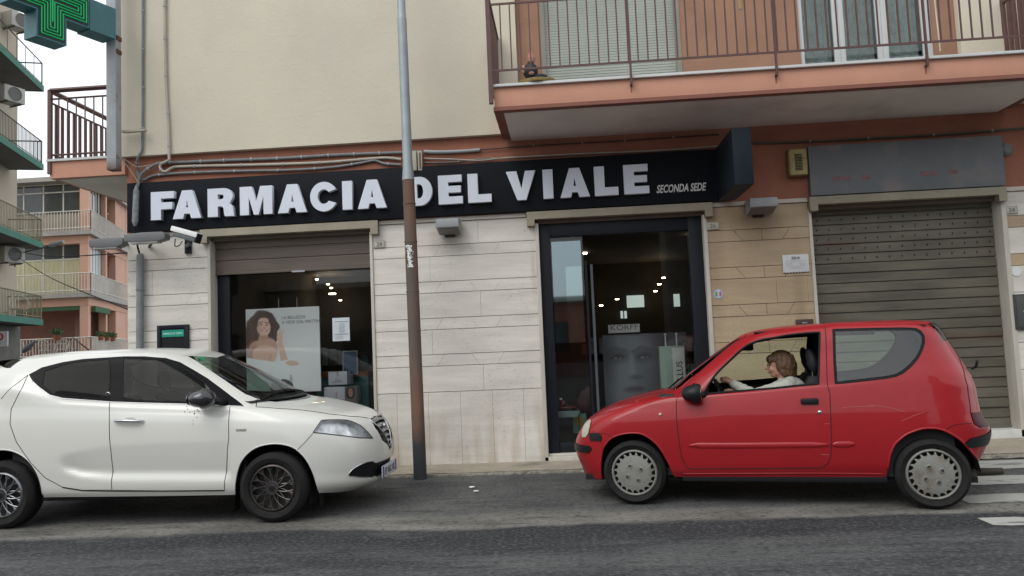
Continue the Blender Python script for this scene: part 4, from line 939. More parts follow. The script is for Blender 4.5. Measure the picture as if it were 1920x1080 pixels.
for k, s_ in enumerate(('LA BELLEZZA', 'SI VEDE DAL MATTINO')):
    me = text(s_, .052, .001, 0); put(me, 'slogan', M('slogan_ink', (.10, .09, .085), .7), bp2, (pw*.49, 0, phh*(.865-.055*k)))
for k in (.45, .7): MB().tube([(pw*k, .01, phh), (pw*k, .01, phh+.12)], .004, 6).build('hook', LGREY, bp2)
# notice sheet on the glass
p = at(624, 640, D+.18); q = at(655, 595, D+.18)
nt_ = thing('notice_sheet', 'white printed notice sheet stuck to the shop window glass', 'notice', (p.x, D+.182, p.z)); wd = q.x-p.x; hh = q.z-p.z
MB().box(0, wd, -.002, 0, 0, hh).build('paper', M('paper_bluish', (.52, .58, .62), .7), nt_)
m = MB().box(wd*.13, wd*.93, -.0035, -.0025, hh*.82, hh*.84).box(wd*.13, wd*.93, -.0035, -.0025, hh*.28, hh*.30)
m.build('rule_line', M('ink_grey', (.06, .06, .06)), nt_)
m = MB()
for k in range(12): m.box(wd*.38, wd*.72, -.0035, -.0025, hh*(.35+.037*k), hh*(.362+.037*k))
for k in range(5): m.box(wd*.15, wd*(.55+.06*(k % 3)), -.0035, -.0025, hh*(.22-.035*k), hh*(.23-.035*k))
m.build('small_print', M('ink_pale', (.3, .3, .3)), nt_)
# boxes in the window
def vbox(name, x0, y0, x1, y1, Y, dep, matf, lab, base=None, skew=0):
    p = at(x0, y1, Y); q = at(x1, y0, Y); t = thing(name, lab, 'box', (p.x, Y, p.z), radians(skew), group='product boxes at the right end of the shop window')
    MB().box(0, q.x-p.x, 0, dep, 0, q.z-p.z).build('carton', matf, t, bevel=.002); return t, q.x-p.x, q.z-p.z
LV = M('lilac_white_carton', (.46, .47, .52), .5, var=.05)
t, w1, h1 = vbox('product_box', 616, 696, 652, 722, D+.42, .2, LV, 'lilac white product carton with a small tree emblem, the upper of two', skew=-8)
for zz_, ww in ((.03, .14), (.048, .08)): MB().box(w1*.5-ww/2, w1*.5+ww/2, -.002, -.001, zz_, zz_+.006).build('print', M('ink_grey', (.06, .06, .06)), t)
m = MB().box(w1*.5-.004, w1*.5+.004, -.002, -.001, .07, .12).ball((w1*.5, -.001, .135), (.014, .001, .03), 10, 8); m.build('emblem', M('ink_pale', (.3, .3, .3)), t)
t, w2, h2 = vbox('product_box', 608, 725, 646, 756, D+.42, .2, LV, 'lilac white product carton under the upper one')
MB().ball((w2*.6, -.001, h2*.5), (.012, .001, .04), 10, 8).build('emblem', M('ink_pale', (.3, .3, .3)), t)
t, w3, h3 = vbox('portrait_box', 647, 724, 668, 756, D+.41, .2, LV, 'product box printed with a dark haired face beside the lilac cartons')
def facebox(u, v):
    c = (.12, .10, .12); c = lerp3(c, (.02, .012, .01), ell(u, v, .5, .62, .40, .42)); c = lerp3(c, (.36, .19, .13), ell(u, v, .5, .62, .20, .26)); c = lerp3(c, (.05, .03, .02), .8*max(ell(u, v, .42, .68, .05, .02), ell(u, v, .58, .68, .05, .02))); c = lerp3(c, (.3, .06, .06), .7*ell(u, v, .5, .50, .06, .02)); return lerp3(c, (.15, .10, .09), ell(u, v, .5, .05, .45, .2))
printgrid('print', w3, h3, 24, 30, facebox, t, (0, -.002, 0), 'face_print')
p = at(643, 703, D+.5); q = at(670, 657, D+.5)
t = thing('framed_picture', 'dark blue framed picture standing behind the cartons in the window', 'picture', (p.x, D+.5, p.z)); wd = q.x-p.x; hh = q.z-p.z
MB().box(0, wd, 0, .02, 0, hh).build('frame', M('pale_metal_frame', (.22, .25, .26), .4), t); MB().box(.012, wd-.012, -.004, -.001, .012, hh-.012).build('picture', M('dark_blue_print', (.015, .04, .09), .3), t)
p = at(596, 790, D+.75); q = at(690, 708, D+.75)
t = thing('display_counter', 'teal and orange display block at the right end of the shop window', 'display', (p.x, D+.75, .55)); wd = q.x-p.x
MB().box(0, wd, 0, .4, 0, .55).build('teal_body', M('teal_laminate', (.01, .11, .12), .4), t); MB().box(0, wd, 0, .4, .551, .62).build('orange_top', M('orange_laminate', (.28, .07, .02), .4), t)
MB().box(XWL+.06, XWR-.06, .24, .95, .62, .66).build('display_ledge', M('ledge', (.2, .2, .2), .4), rm)
# ------------------------------------------------------------------ entrance display
p = at(1138, 810, D+.9); q = at(1286, 622, D+.9)
ep = thing('face_poster', 'tall dim blue grey poster showing a close up face behind the entrance', 'poster', (p.x, D+.9, .2)); wd = q.x-p.x; hh = q.z-.2
def facep(u, v):
    vv = (v-.25)/.75; c = lerp3((.035, .035, .045), (.075, .06, .07), u); 
    c = lerp3(c, (.15, .18, .195), ell(u, vv, .27, .55, .36, .62, .05, .5)); c = lerp3(c, (.19, .225, .24), .8*ell(u, vv, .20, .42, .16, .25, 0, .8)); c = lerp3(c, (.17, .20, .22), .7*ell(u, vv, .33, .82, .2, .12, 0, .8))
    for ex in (.17, .49):
        c = lerp3(c, (.03, .036, .042), .75*ell(u, vv, ex, .71, .13, .075, .1, 1.2)); c = lerp3(c, (.24, .29, .31), .75*ell(u, vv, ex, .69, .045, .018, 0, .6)); c = lerp3(c, (.02, .02, .025), .9*ell(u, vv, ex+.01, .692, .018, .016, 0, .5)); c = lerp3(c, (.04, .043, .05), .45*max(seg(u, vv, ex-.13, .77, ex-.03, .825, .020, .026, .8), seg(u, vv, ex-.03, .825, ex+.11, .785, .026, .012, .8))); c = lerp3(c, (.012, .013, .016), .9*max(seg(u, vv, ex-.075, .69, ex, .722, .008, .010, .5), seg(u, vv, ex, .722, ex+.075, .70, .010, .008, .5)))
    c = lerp3(c, (.22, .26, .275), .6*seg(u, vv, .335, .72, .34, .50, .025, .04, .8)); c = lerp3(c, (.05, .055, .065), .6*ell(u, vv, .38, .43, .07, .03, 0, 1.2)); c = lerp3(c, (.06, .045, .055), .8*ell(u, vv, .36, .27, .12, .04, 0, .9)); c = lerp3(c, (.03, .033, .04), .8*ell(u, vv, .02, .75, .10, .5, 0, 1.5)); c = lerp3(c, (.04, .043, .05), .5*ell(u, vv, .55, .35, .12, .4, 0, 1.5)); c = lerp3(c, (.13, .13, .14), .5*ell(u, vv, .33, .235, .09, .02, 0, .5))
    c = lerp3(c, (.03, .03, .035), .9*max(0, min(1, (u-.58)*6))*max(0, min(1, .75))); c = lerp3(c, (.09, .05, .07), .6*ell(u, vv, .80, .45, .2, .35, 0, .7)); return tuple(q*.72 for q in c)
MB().box(0, wd, .004, .03, 0, hh).build('board', BLACKP, ep); printgrid('print', wd, hh, 90, 110, facep, ep, (0, .002, 0), 'face_poster_print')
p = at(1141, 625, D+.85); q = at(1199, 607, D+.85)
ks = thing('brand_sign', 'pale rectangular KORFF sign above the face poster', 'sign', (p.x, D+.85, p.z)); wd = q.x-p.x; hh = q.z-p.z
MB().box(0, wd, 0, .02, 0, hh).build('panel', M('pale_panel', (.34, .36, .34), .5), ks, bevel=.002)
me = text('KORFF', .10, .002, 0); w0 = max(v.co.x for v in me.vertices); me.transform(Matrix.Diagonal(((wd-.04)/w0, .9, 1, 1))); put(me, 'lettering', M('ink_grey', (.03, .035, .035)), ks, (.02, -.003, hh*.36))
me = text('MILANO', .028, .002, 0, 0, 'CENTER'); put(me, 'small_lettering', M('ink_pale', (.2, .2, .2)), ks, (wd/2, -.003, hh*.10))
p = at(1240, 720, D+.7); q = at(1283, 648, D+.7)
pb_ = thing('display_carton', 'tall pale green carton with vertical black lettering right of the face poster', 'box', (p.x, D+.7, .2)); wd = q.x-p.x; hh = q.z-.2
MB().box(0, wd, 0, .2, 0, hh).build('carton', M('pale_green_carton', (.15, .22, .18), .5), pb_, bevel=.003)
MB().box(wd*.5, wd*.98, -.004, -.001, hh*.3, hh*.98).build('label', M('pale_panel', (.3, .32, .3)), pb_)
me = text('LLUS', .11, .002, .002); me.transform(Matrix.Rotation(pi/2, 4, 'Z')); put(me, 'lettering', M('ink_grey', (.02, .02, .02)), pb_, (wd*.88, -.006, hh*.62))
for k in (.3, .75): MB().tube([(wd*k, .1, hh), (wd*k, .1, hh+.14)], .01, 8).ball((wd*k, .1, hh+.15), .016, 8, 6).build('pump', LGREY, pb_)
# low shelf with a red shoe
p = at(1041, 777, D+.28)
sf = thing('low_glass_shelf', 'low pale glass shelf behind the left entrance pane', 'shelf', (p.x, D+.28, p.z)); MB().box(0, .30, -.02, .25, 0, .035).box(.02, .28, -.02, -.015, -.04, 0).build('shelf_board', M('pale_teal_glass', (.16, .24, .23), .2), sf, bevel=.003)
MB().box(-.0, .01, .2, .24, -.45, 0).box(.28, .29, .2, .24, -.45, 0).build('leg', ANTH, sf)
sh_ = thing('red_shoe', 'dark red shoe standing on the low shelf by the entrance', 'shoe', (p.x+.10, D+.36, p.z+.036))
MB().ball((.05, 0, .03), (.11, .035, .03)).ball((.0, 0, .07), (.045, .032, .07)).build('upper', M('dark_red_leather', (.10, .012, .015), .35), sh_, smooth=180)
MB().box(-.05, .15, -.03, .03, 0, .012).build('sole', BLACKP, sh_, bevel=.004); MB().ball((-.025, -.005, .14), (.02, .02, .015), 10, 8).build('lining', WHITEP, sh_, smooth=180)
p = at(1075, 812, D+.6)
cb = thing('leaflet_holder', 'pale green leaflet card with a yellow patch near the floor by the entrance', 'card', (p.x, D+.6, p.z)); MB().box(0, .17, 0, .02, 0, .24).build('card', M('pale_green_card', (.13, .22, .18), .5), cb); MB().box(.03, .12, -.003, -.001, .09, .2).build('yellow_patch', M('mustard_print', (.28, .2, .04), .6), cb)
MB().box(XDL+.18, XDL+.9, .33, .8, .14, .18).build('floor_tray', M('pale_green_tray', (.22, .27, .22), .5), rm)
# ------------------------------------------------------------------ far buildings across the side street
SD = Vector((sin(radians(-17.8)), cos(radians(-17.8)), 0)); SN = Vector((SD.y, -SD.x, 0))   # along the street, towards our building
SALM = M('salmon_plaster', (.70, .42, .31), .9, var=.07, scale=.6, bump=.004, bscale=12)
SLABG = M('grey_balcony_edge', (.42, .40, .37), .8, var=.12, scale=3)
WRL = M('white_railing_paint', (.68, .66, .60), .6)
PY = 36.0
c0 = at(165, 535, PY)
pkb = thing('salmon_apartment_block', 'salmon coloured apartment block with glazed loggias down the side street', 'building', (c0.x, PY, 0))
def K(): m = MB(); m.off = Vector((c0.x, PY, 0)); return m
X0 = at(-60, 535, PY).x; X1 = c0.x; colw = at(170, 535, PY).x-at(154, 535, PY).x
F = [1.75, 4.87, 7.93]      # balcony slab tops
LEN = 9.0
# core block set back from the balconies
bk = 1.5
core = K(); ins = SD*0
def P2(u, v): # u: across (x), v: along the street direction
    return Vector((X1, PY, 0)) + Vector((1, 0, 0))*u + SD*v
def prism(m, pts, z0, z1): return m.prism([(p.x, p.y, z0) for p in pts], (0, 0, z1-z0))
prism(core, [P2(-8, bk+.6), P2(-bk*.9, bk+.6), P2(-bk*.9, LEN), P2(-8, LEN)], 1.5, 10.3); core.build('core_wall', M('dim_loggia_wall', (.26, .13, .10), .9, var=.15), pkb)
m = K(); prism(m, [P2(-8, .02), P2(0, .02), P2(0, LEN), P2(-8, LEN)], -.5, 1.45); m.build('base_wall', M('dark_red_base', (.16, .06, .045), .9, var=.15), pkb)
for i, z in enumerate(F):
    m = K(); prism(m, [P2(-8, -.25), P2(.25, -.25), P2(.25, LEN), P2(-8, LEN)], z-.22, z); m.build('floor_slab', SLABG, pkb)
    m = K(); prism(m, [P2(-8, -.02), P2(.03, -.02), P2(.03, LEN), P2(-8, LEN)], z-.62, z-.225); m.build('beam', SALM, pkb)
m = K(); prism(m, [P2(-8, -.25), P2(.25, -.25), P2(.25, LEN), P2(-8, LEN)], 10.42, 10.64); m.build('roof_slab', SLABG, pkb)
for i, (a, b_) in enumerate(zip([1.75, 4.87, 7.93], [4.25, 7.31, 10.42])):
    m = K(); prism(m, [P2(-.42, .0), P2(0, .0), P2(0, .45), P2(-.42, .45)], a, b_); m.build('corner_column', SALM, pkb)
    for v in (3.2, 3.0+2.2): 
        m = K(); prism(m, [P2(-.4, v), P2(0, v), P2(0, v+(2.6 if v > 5 else .3)), P2(-.4, v+(2.6 if v > 5 else .3))], a, b_); m.build('side_column', SALM, pkb)
m = K(); prism(m, [P2(-.3, LEN-1.5), P2(.02, LEN-1.5), P2(.02, LEN), P2(-.3, LEN)], 1.75, 10.42); m.build('end_wall', SALM, pkb)
CURT = M('pale_yellow_curtain', (.52, .50, .32), .9, var=.2, scale=4, stretch=(3, 3, .3)); DGL = M('dark_window_pane', (.06, .07, .07), .08, var=.3, scale=1)
PGL = M('pale_blue_sheet', (.55, .62, .64), .35, var=.15, scale=3, stretch=(4, 4, .4))
def glazing(z0, z1, lower, upper, y=.35, tr=.62):
    zt_ = z0+(z1-z0)*tr
    fr = K(); w_ = 1.03
    x = -.46-4*w_
    for k in range(4):
        a = x+k*w_
        for (q0, q1, mt, nm) in ((z0, zt_, lower, 'lower_pane'), (zt_+.06, z1, upper, 'upper_pane')):
            m = K(); m.box(X1+a+.03, X1+a+w_-.03, PY+y, PY+y+.03, q0, q1); m.build(nm, mt, pkb)
        fr.box(X1+a-.03, X1+a+.03, PY+y-.02, PY+y+.05, z0, z1)
    fr.box(X1+x, X1-.46, PY+y-.02, PY+y+.05, zt_, zt_+.06); fr.box(X1+x, X1-.46, PY+y-.02, PY+y+.05, z1-.001, z1+.05); fr.build('window_frame', WRL, pkb)
    fr = K()
    for k in range(5):
        p = P2(-.25, .6+k*.52); q = P2(-.25, .6+(k+1)*.52-.05)
        m = K(); m.add([(p.x, p.y, z0), (q.x, q.y, z0), (q.x, q.y, z1), (p.x, p.y, z1)], [(0, 1, 2, 3)]); m.build('side_pane', PGL if lower is CURT else lower, pkb)
        fr.box(p.x-.03, p.x+.03, p.y-.03, p.y+.03, z0, z1)
    fr.build('window_frame', WRL, pkb)
glazing(4.88, 7.3, CURT, DGL, tr=.70); glazing(8.9, 10.35, DGL, DGL, tr=.72)
m = K(); m.box(X1-4.6, X1-.46, PY+.33, PY+.40, 7.94, 8.88); m.build('parapet_panel', M('beige_parapet', (.36, .32, .26), .9), pkb)
BARK = MB().box(-.014, .014, -.014, .014, 0, .92).mesh('bar')
for i, z in enumerate(F[:3]):
    for (u0, v0, u1, v1) in ((-5.2, -.2, .2, -.2), (.2, -.2, .2, LEN-1.6)):
        p, q = P2(u0, v0), P2(u1, v1); m = K()
        for h in (.95, .12): m.bar((p.x, p.y, z+h), (q.x, q.y, z+h), .04)
        m.build('rail', WRL, pkb); n = int((q-p).length/.15); bs_ = K()
        for k in range(n+1):
            r_ = p.lerp(q, k/n); bs_.box(r_.x-.012, r_.x+.012, r_.y-.012, r_.y+.012, z, z+.95)
        tag(bs_.build('railing_bars', WRL, pkb), kind='stuff')
m = K(); m.box(X1-5, X1-.46, PY+.0, PY+.2, 4.05, 4.24); prism(m, [P2(.04, .5), P2(.24, .5), P2(.24, 3.2), P2(.04, 3.2)], 3.95, 4.24); m.build('rolled_green_awning', M('green_awning', (.05, .13, .06), .8), pkb)
# things on its first floor terrace
def plantpot(p, lab, s=1.0, grp='potted plants on the railing of the salmon block terrace'):
    t = thing('potted_plant', lab, 'potted plant', p, group=grp)
    MB().lathe([(0, 0), (.10*s, 0), (.14*s, .2*s), (.12*s, .2*s), (0, .17*s)], (0, 0, 0), 'z', 12).build('pot', M('clay_pot', (.28, .10, .05), .8), t)
    m = MB(); 
    for k in range(int(90*s)):
        a = random.uniform(0, 6.28); r_ = random.uniform(0, .22)*s; c = Vector((r_*cos(a), r_*sin(a), .18*s+random.uniform(0, .25)*s)); d1 = Vector((random.gauss(0, 1), random.gauss(0, 1), random.gauss(0, 1))).normalized(); d2 = d1.orthogonal().normalized()
        m.add([c-d1*.05*s, c+d2*.03*s, c+d1*.05*s, c-d2*.03*s], [(0, 1, 2, 3)])
    m.build('foliage', M('leaf_green', (.045, .10, .03), .6, var=.4, scale=8), t)
for k, (x, y) in enumerate(((185, 633), (203, 634), (220, 638))):
    v = 1.2+k*1.15; p = P2(.3, v); plantpot((p.x, p.y, 2.55), 'potted plant on the side railing, %s one along the wall' % ('nearest', 'middle', 'farthest')[k], 1.05)
p = P2(-1.45, -.3); plantpot((p.x, p.y, 2.6), 'wide planter of greenery hung on the front railing above the white chairs', 1.3)
p = P2(-4.0, -.3); plantpot((p.x, p.y, 2.55), 'bushy planter at the left end of the front railing', 1.3)
WPL = M('white_garden_plastic', (.55, .53, .48), .5)
def gchair():
    t = thing('garden_chair', '', 'chair', group='white garden chairs on the far terrace'); m = MB()
    MB().box(-.22, .22, -.22, .22, .40, .44).build('seat', WPL, t, bevel=.01)
    P = [(-.21, .2, .42), (-.24, .27, .7), (-.12, .30, .90), (.12, .30, .90), (.24, .27, .7), (.21, .2, .42)]; b_ = MB().tube(smoothpath(P, 4), .022, 6)
    for k in range(3): b_.tube([(-.09+.09*k, .22, .42), (-.09+.09*k, .29, .88)], .015, 5)
    b_.build('backrest', WPL, t)
    for sx in (-1, 1):
        MB().tube(smoothpath([(sx*.24, .26, .68), (sx*.27, .0, .66), (sx*.25, -.2, .42)], 4), .02, 6).build('armrest', WPL, t)
        for sy in (-1, 1): MB().tube([(sx*.2, sy*.2, .41), (sx*.25, sy*.25, 0)], .02, 6).build('leg', WPL, t)
    return t
def copytree(o, parent=None):
    c = o.copy(); COL.objects.link(c); c.parent = parent
    for ch in list(o.children): copytree(ch, c)
    return c
ch0 = gchair()
for k, (u, v, rz, lab) in enumerate(((-3.3, .5, 2.6, 'white garden chair on the far terrace, leftmost of the row'), (-2.35, .6, 3.3, 'white garden chair on the far terrace, second from the left'), (-1.5, .5, .4, 'white garden chair on the far terrace under the wide planter'), (-.75, .6, 3.6, 'white garden chair on the far terrace, beside the salmon column'))):
    c = ch0 if k == 0 else copytree(ch0); p = P2(u, v); c.location = (p.x, p.y, 1.75); c.rotation_euler = (0, 0, rz); c['label'] = lab
t = thing('garden_table', 'white garden table between the chairs on the far terrace', 'table', (P2(-1.95, .9).x, P2(-1.95, .9).y, 1.75))
MB().lathe([(0, .70), (.45, .70), (.45, .73), (0, .73)], (0, 0, 0), 'z', 20).build('tabletop', WPL, t); [MB().tube([(.25*sx, .25*sy, .7), (.33*sx, .33*sy, 0)], .02, 6).build('leg', WPL, t) for sx in (-1, 1) for sy in (-1, 1)]
# green balcony block (nearest on the far side of the side street)
GY = 30.3
g0 = at(80, 312, GY)
gbk = thing('green_balcony_block', 'cream apartment block with green edged balconies at the left edge', 'building', (g0.x, GY, 0))
def G(): m = MB(); m.off = Vector((g0.x, GY, 0)); return m
GW = M('cream_block_plaster', (.50, .43, .34), .9, var=.06, scale=.5, bump=.003, bscale=10); GE = M('green_slab_edge', (.035, .17, .12), .7, var=.15, scale=2); GS = M('dark_slab_underside', (.16, .16, .15), .9, var=.15, scale=1)
def Q2(n, v): return Vector((g0.x, GY, 0)) + SN*n + SD*v      # n: towards the street, v: along (0 = far end)
wn = -1.25
m = G(); prism(m, [Q2(wn, 0.9), Q2(wn-9, .9), Q2(wn-9, -14), Q2(wn, -14)], -.5, 17); m.build('wall', GW, gbk)
gz = [at(80, y, GY).z for y in (168, 315, 462, 606)]
print('green z', gz)
IRON = M('thin_dark_railing', (.10, .10, .08), .6); YIR = M('pale_olive_railing', (.24, .22, .13), .6)
for i, z in enumerate(gz):
    m = G(); prism(m, [Q2(wn+.002, 0), Q2(0, 0), Q2(0, -12), Q2(wn+.002, -12)], z-.06, z+.10); m.build('balcony_slab', GS, gbk)
    m = G(); prism(m, [Q2(wn+.002, .03), Q2(.03, .03), Q2(.03, -12), Q2(0.002, -12), Q2(0.002, .002), Q2(wn+.002, .002)], z-.09, z+.16); m.build('green_edge', GE, gbk)
    r_ = YIR if i >= 2 else IRON
    for (n0, v0, n1, v1) in ((-.03, -.03, -.03, -12), (wn, -.03, -.03, -.03)):
        p, q = Q2(n0, v0), Q2(n1, v1); m = G(); m.bar((p.x, p.y, z+1.12), (q.x, q.y, z+1.12), .04); m.bar((p.x, p.y, z+.25), (q.x, q.y, z+.25), .025); m.build('handrail', r_, gbk)
        nbar = int((q-p).length/(.14 if i >= 1 else .9)); m = G()
        for k in range(nbar+1):
            s = p.lerp(q, k/max(1, nbar)); m.box(s.x-.008, s.x+.008, s.y-.008, s.y+.008, z+.1, z+1.12)
        tag(m.build('railing_bars', r_, gbk), kind='stuff')
    p = Q2(-.03, -.03); m = G(); m.box(p.x-.018, p.x+.018, p.y-.018, p.y+.018, z+.1, z+1.13); m.build('corner_post', r_, gbk)
    m = G()
    for v in (-2.2, -5.0, -8): prism(m, [Q2(wn+.02, v), Q2(wn+.02, v-1.1), Q2(wn, v-1.1), Q2(wn, v)], z+.15, z+2.3)
    m.build('balcony_door', M('dark_shutter_door', (.06, .065, .06), .5), gbk)
def aircon(px_, py_, Y, lab):
    p = at(px_, py_, Y); t = thing('air_conditioner', lab, 'air conditioner', p, radians(-17.8), group='air conditioners on the cream block')
    MB().box(-.38, .25, -.42, .42, -.32, .30).build('case', M('aircon_white', (.45, .44, .40), .5, var=.08), t, bevel=.02); MB().lathe([(0, 0), (.24, 0), (.25, .01), (.25, .02), (.27, .02)], (.252, 0, 0), 'x', 20).build('fan_grille', M('aircon_grille', (.12, .12, .11), .5), t)
    MB().box(-.45, .25, -.3, -.26, -.37, -.33).box(-.45, .25, .26, .3, -.37, -.33).build('bracket', IRON, t)
aircon(33, 40, 29.4, 'white air conditioner high on the cream block beside the green cross'); aircon(20, 178, 28.2, 'air conditioner under the top green balcony'); aircon(20, 478, 29, 'air conditioner under the third green balcony')
# wicker chairs and sign on the lowest balcony
for k, (x, y) in enumerate(((14, 590), (45, 590))):
    p = at(x, y, 29.2-.8*k+.6); t = thing('balcony_chair', ('pale wicker chair on the lowest green balcony, left of the pair', 'pale wicker chair on the lowest green balcony, right of the pair')[k], 'chair', (p.x-.2, p.y, gz[3]+.1), rz=.8, group='wicker chairs on the lowest green balcony')
    MB().lathe([(.0, .40), (.28, .40), (.30, .44), (0, .45)], (0, 0, 0), 'z', 16).build('seat', WRL, t); MB().tube(smoothpath([(-.3, 0, .42), (-.32, .1, .75), (-.15, .22, .95), (.15, .22, .95), (.32, .1, .75), (.3, 0, .42)], 4), .03, 6).tube([(0, .2, .42), (0, .22, .95)], .02, 5).build('backrest', WRL, t)
    for sx in (-1, 1):
        for sy in (-1, 1): MB().tube([(sx*.18, sy*.18, .4), (sx*.24, sy*.24, 0)], .02, 5).build('leg', WRL, t)
p = at(-30, 651, 25); q = at(14, 621, 25)
t = thing('street_board', 'white board with red letters at the left edge under the lowest green balcony', 'sign', (p.x, 25, p.z)); wd = q.x-p.x; hh = q.z-p.z
MB().box(0, wd, 0, .05, 0, hh).build('board', M('board_white', (.5, .5, .5), .6), t); me = text('IO', .34, .01, .012); put(me, 'lettering', M('board_red', (.35, .03, .03), .6), t, (wd-.50, -.006, hh*.42)); me = text('sas', .15, .01, .0, .2); put(me, 'small_lettering', M('board_blue', (.08, .15, .4), .6), t, (wd-.42, -.006, hh*.12))
m = G(); prism(m, [Q2(-.9, .3), Q2(wn-6, .3), Q2(wn-6, -14), Q2(-.9, -14)], -.4, gz[3]-.1); m.build('ground_floor', M('grey_shopfront', (.13, .125, .11), .8, var=.3, scale=1.5), gbk)
# street lamp arm on the green block, umbrella
P = [at(28, 500, 29.5), at(30, 484, 29.5), at(45, 473, 29.4), at(75, 466, 29.2), at(92, 461, 29.1)]
t = thing('wall_street_lamp', 'small street lamp on a curved bracket fixed to the cream block', 'street lamp', P[0]); m = MB(); m.off = P[0]; m.tube(smoothpath(P, 4), .03, 6).build('arm', IRON, t)
a = at(92, 461, 29.1); b_ = at(119, 453, 28.9); m = MB(); m.off = P[0]; m.tube([a, a.lerp(b_, .3), b_], [.05, .11, .06], 8).build('head', LGREY, t)
p = at(50, 652, 34.5); t = thing('closed_parasol', 'folded dark parasol leaning on the far terrace railing', 'parasol', p)
MB().tube([(.45, 0, .3), (.05, 0, 0), (-.2, 0, -.2)], [.04, .16, .06], 8).build('canopy', M('dark_blue_cloth2', (.12, .13, .15), .8), t); MB().tube([(-.4, 0, -.4), (.5, 0, .35)], .025, 6).build('pole', WRL, t)
# span wires over the side street
for k, (a_, b_, lab) in enumerate((((30, 470, 29.5), (240, 474, 12.5), 'upper thin span wire across the side street'), ((34, 482, 29.5), (240, 580, 12.5), 'lower slanting span wire across the side street'))):
    p, q = at(*a_), at(*b_); m = MB().tube(smoothpath([p, p.lerp(q, .5)-Vector((0, 0, .15)), q]), .012, 5); tag(m.build('span_wire', BLACKR), lab, 'wire')
# railing and stick behind the white car roof: car aerial is in the car
# low parked car at the far left
cp = at(-8, 712, 13.5)
pc = thing('parked_car', 'pale blue parked car just visible at the left edge behind the white car', 'car', (cp.x-1.2, 13.5, 0), radians(-10))
def carbody(pc, col):
    prof = [(-2, .35), (-2.05, .7), (-1.9, .95), (-1.2, 1.02), (-.6, 1.42), (.7, 1.44), (1.4, 1.02), (1.95, .92), (2.05, .6), (2.0, .3)]
    me = MB(); n = len(prof); vs = []
    for s, sc in ((-1, 1), (1, 1)):
        for x, z in prof: vs.append((x, s*(.82 if z < 1.03 else .62), z))
    fs = [(i, i+1, n+i+1, n+i) for i in range(n-1)]+[(0, n, 2*n-1, n-1)]+[tuple(range(n))[::-1], tuple(range(n, 2*n))]
    me.add(vs, fs).build('body', col, pc, bevel=.04, fix=True)
    for s in (-1, 1):
        m = MB().add([(-1.1, s*.80, 1.03), (1.3, s*.80, 1.03), (.68, s*.635, 1.38), (-.55, s*.635, 1.38)], [(0, 1, 2, 3)]); m.build('side_window', DGL, pc)
    for x in (-1.3, 1.3):
        for s in (-1, 1): MB().lathe([(.0, -.1), (.18, -.1), (.3, -.09), (.31, .0), (.3, .09), (0, .1)], (x, s*.76, .31), 'y', 20).build('wheel', BLACKR, pc)
carbody(pc, M('pale_blue_car_paint', (.25, .32, .40), .25, coat=1))
# unseen buildings behind the camera; right ones heightened to block skylight and darken reflections
for k, (x0, x1, y0, h, c_) in enumerate(((-60, -13, -13, 6.5, (.34, .27, .2)), (-13, -4.6, -14, 4.2, (.22, .2, .17)), (-4.5, 3.5, -16, 3.3, (.26, .10, .07)), (4.2, 22, -13, 9.5, (.15, .145, .135)), (22, 60, -13, 9.5, (.25, .23, .2)))):
    t = thing('unseen_building', ('long tan', 'grey brown', 'low red', 'grey', 'tall cream')[k]+' building across the road behind the camera, unseen, blocking sky light and shaping reflections', 'building', (x0, y0, 0))
    cc_ = M('opposite_wall_%s' % ('tan', 'brown', 'red', 'grey', 'cream')[k], c_, .9, var=.1)
    MB().box(0, x1-x0, -8, 0, 0, h).build('wall', cc_, t); MB().box(-.15, x1-x0+.15, -8.1, .25, h, h+.22).build('roof_edge', SLABG, t)
    n = int((x1-x0)/2.6)
    for q in range(n):
        for fl in range(max(1, int(h/3.2))): MB().box(.8+q*2.6, 2.0+q*2.6, .001, .05, 1.1+fl*3.0, 2.4+fl*3.0).build('window', DGL, t)
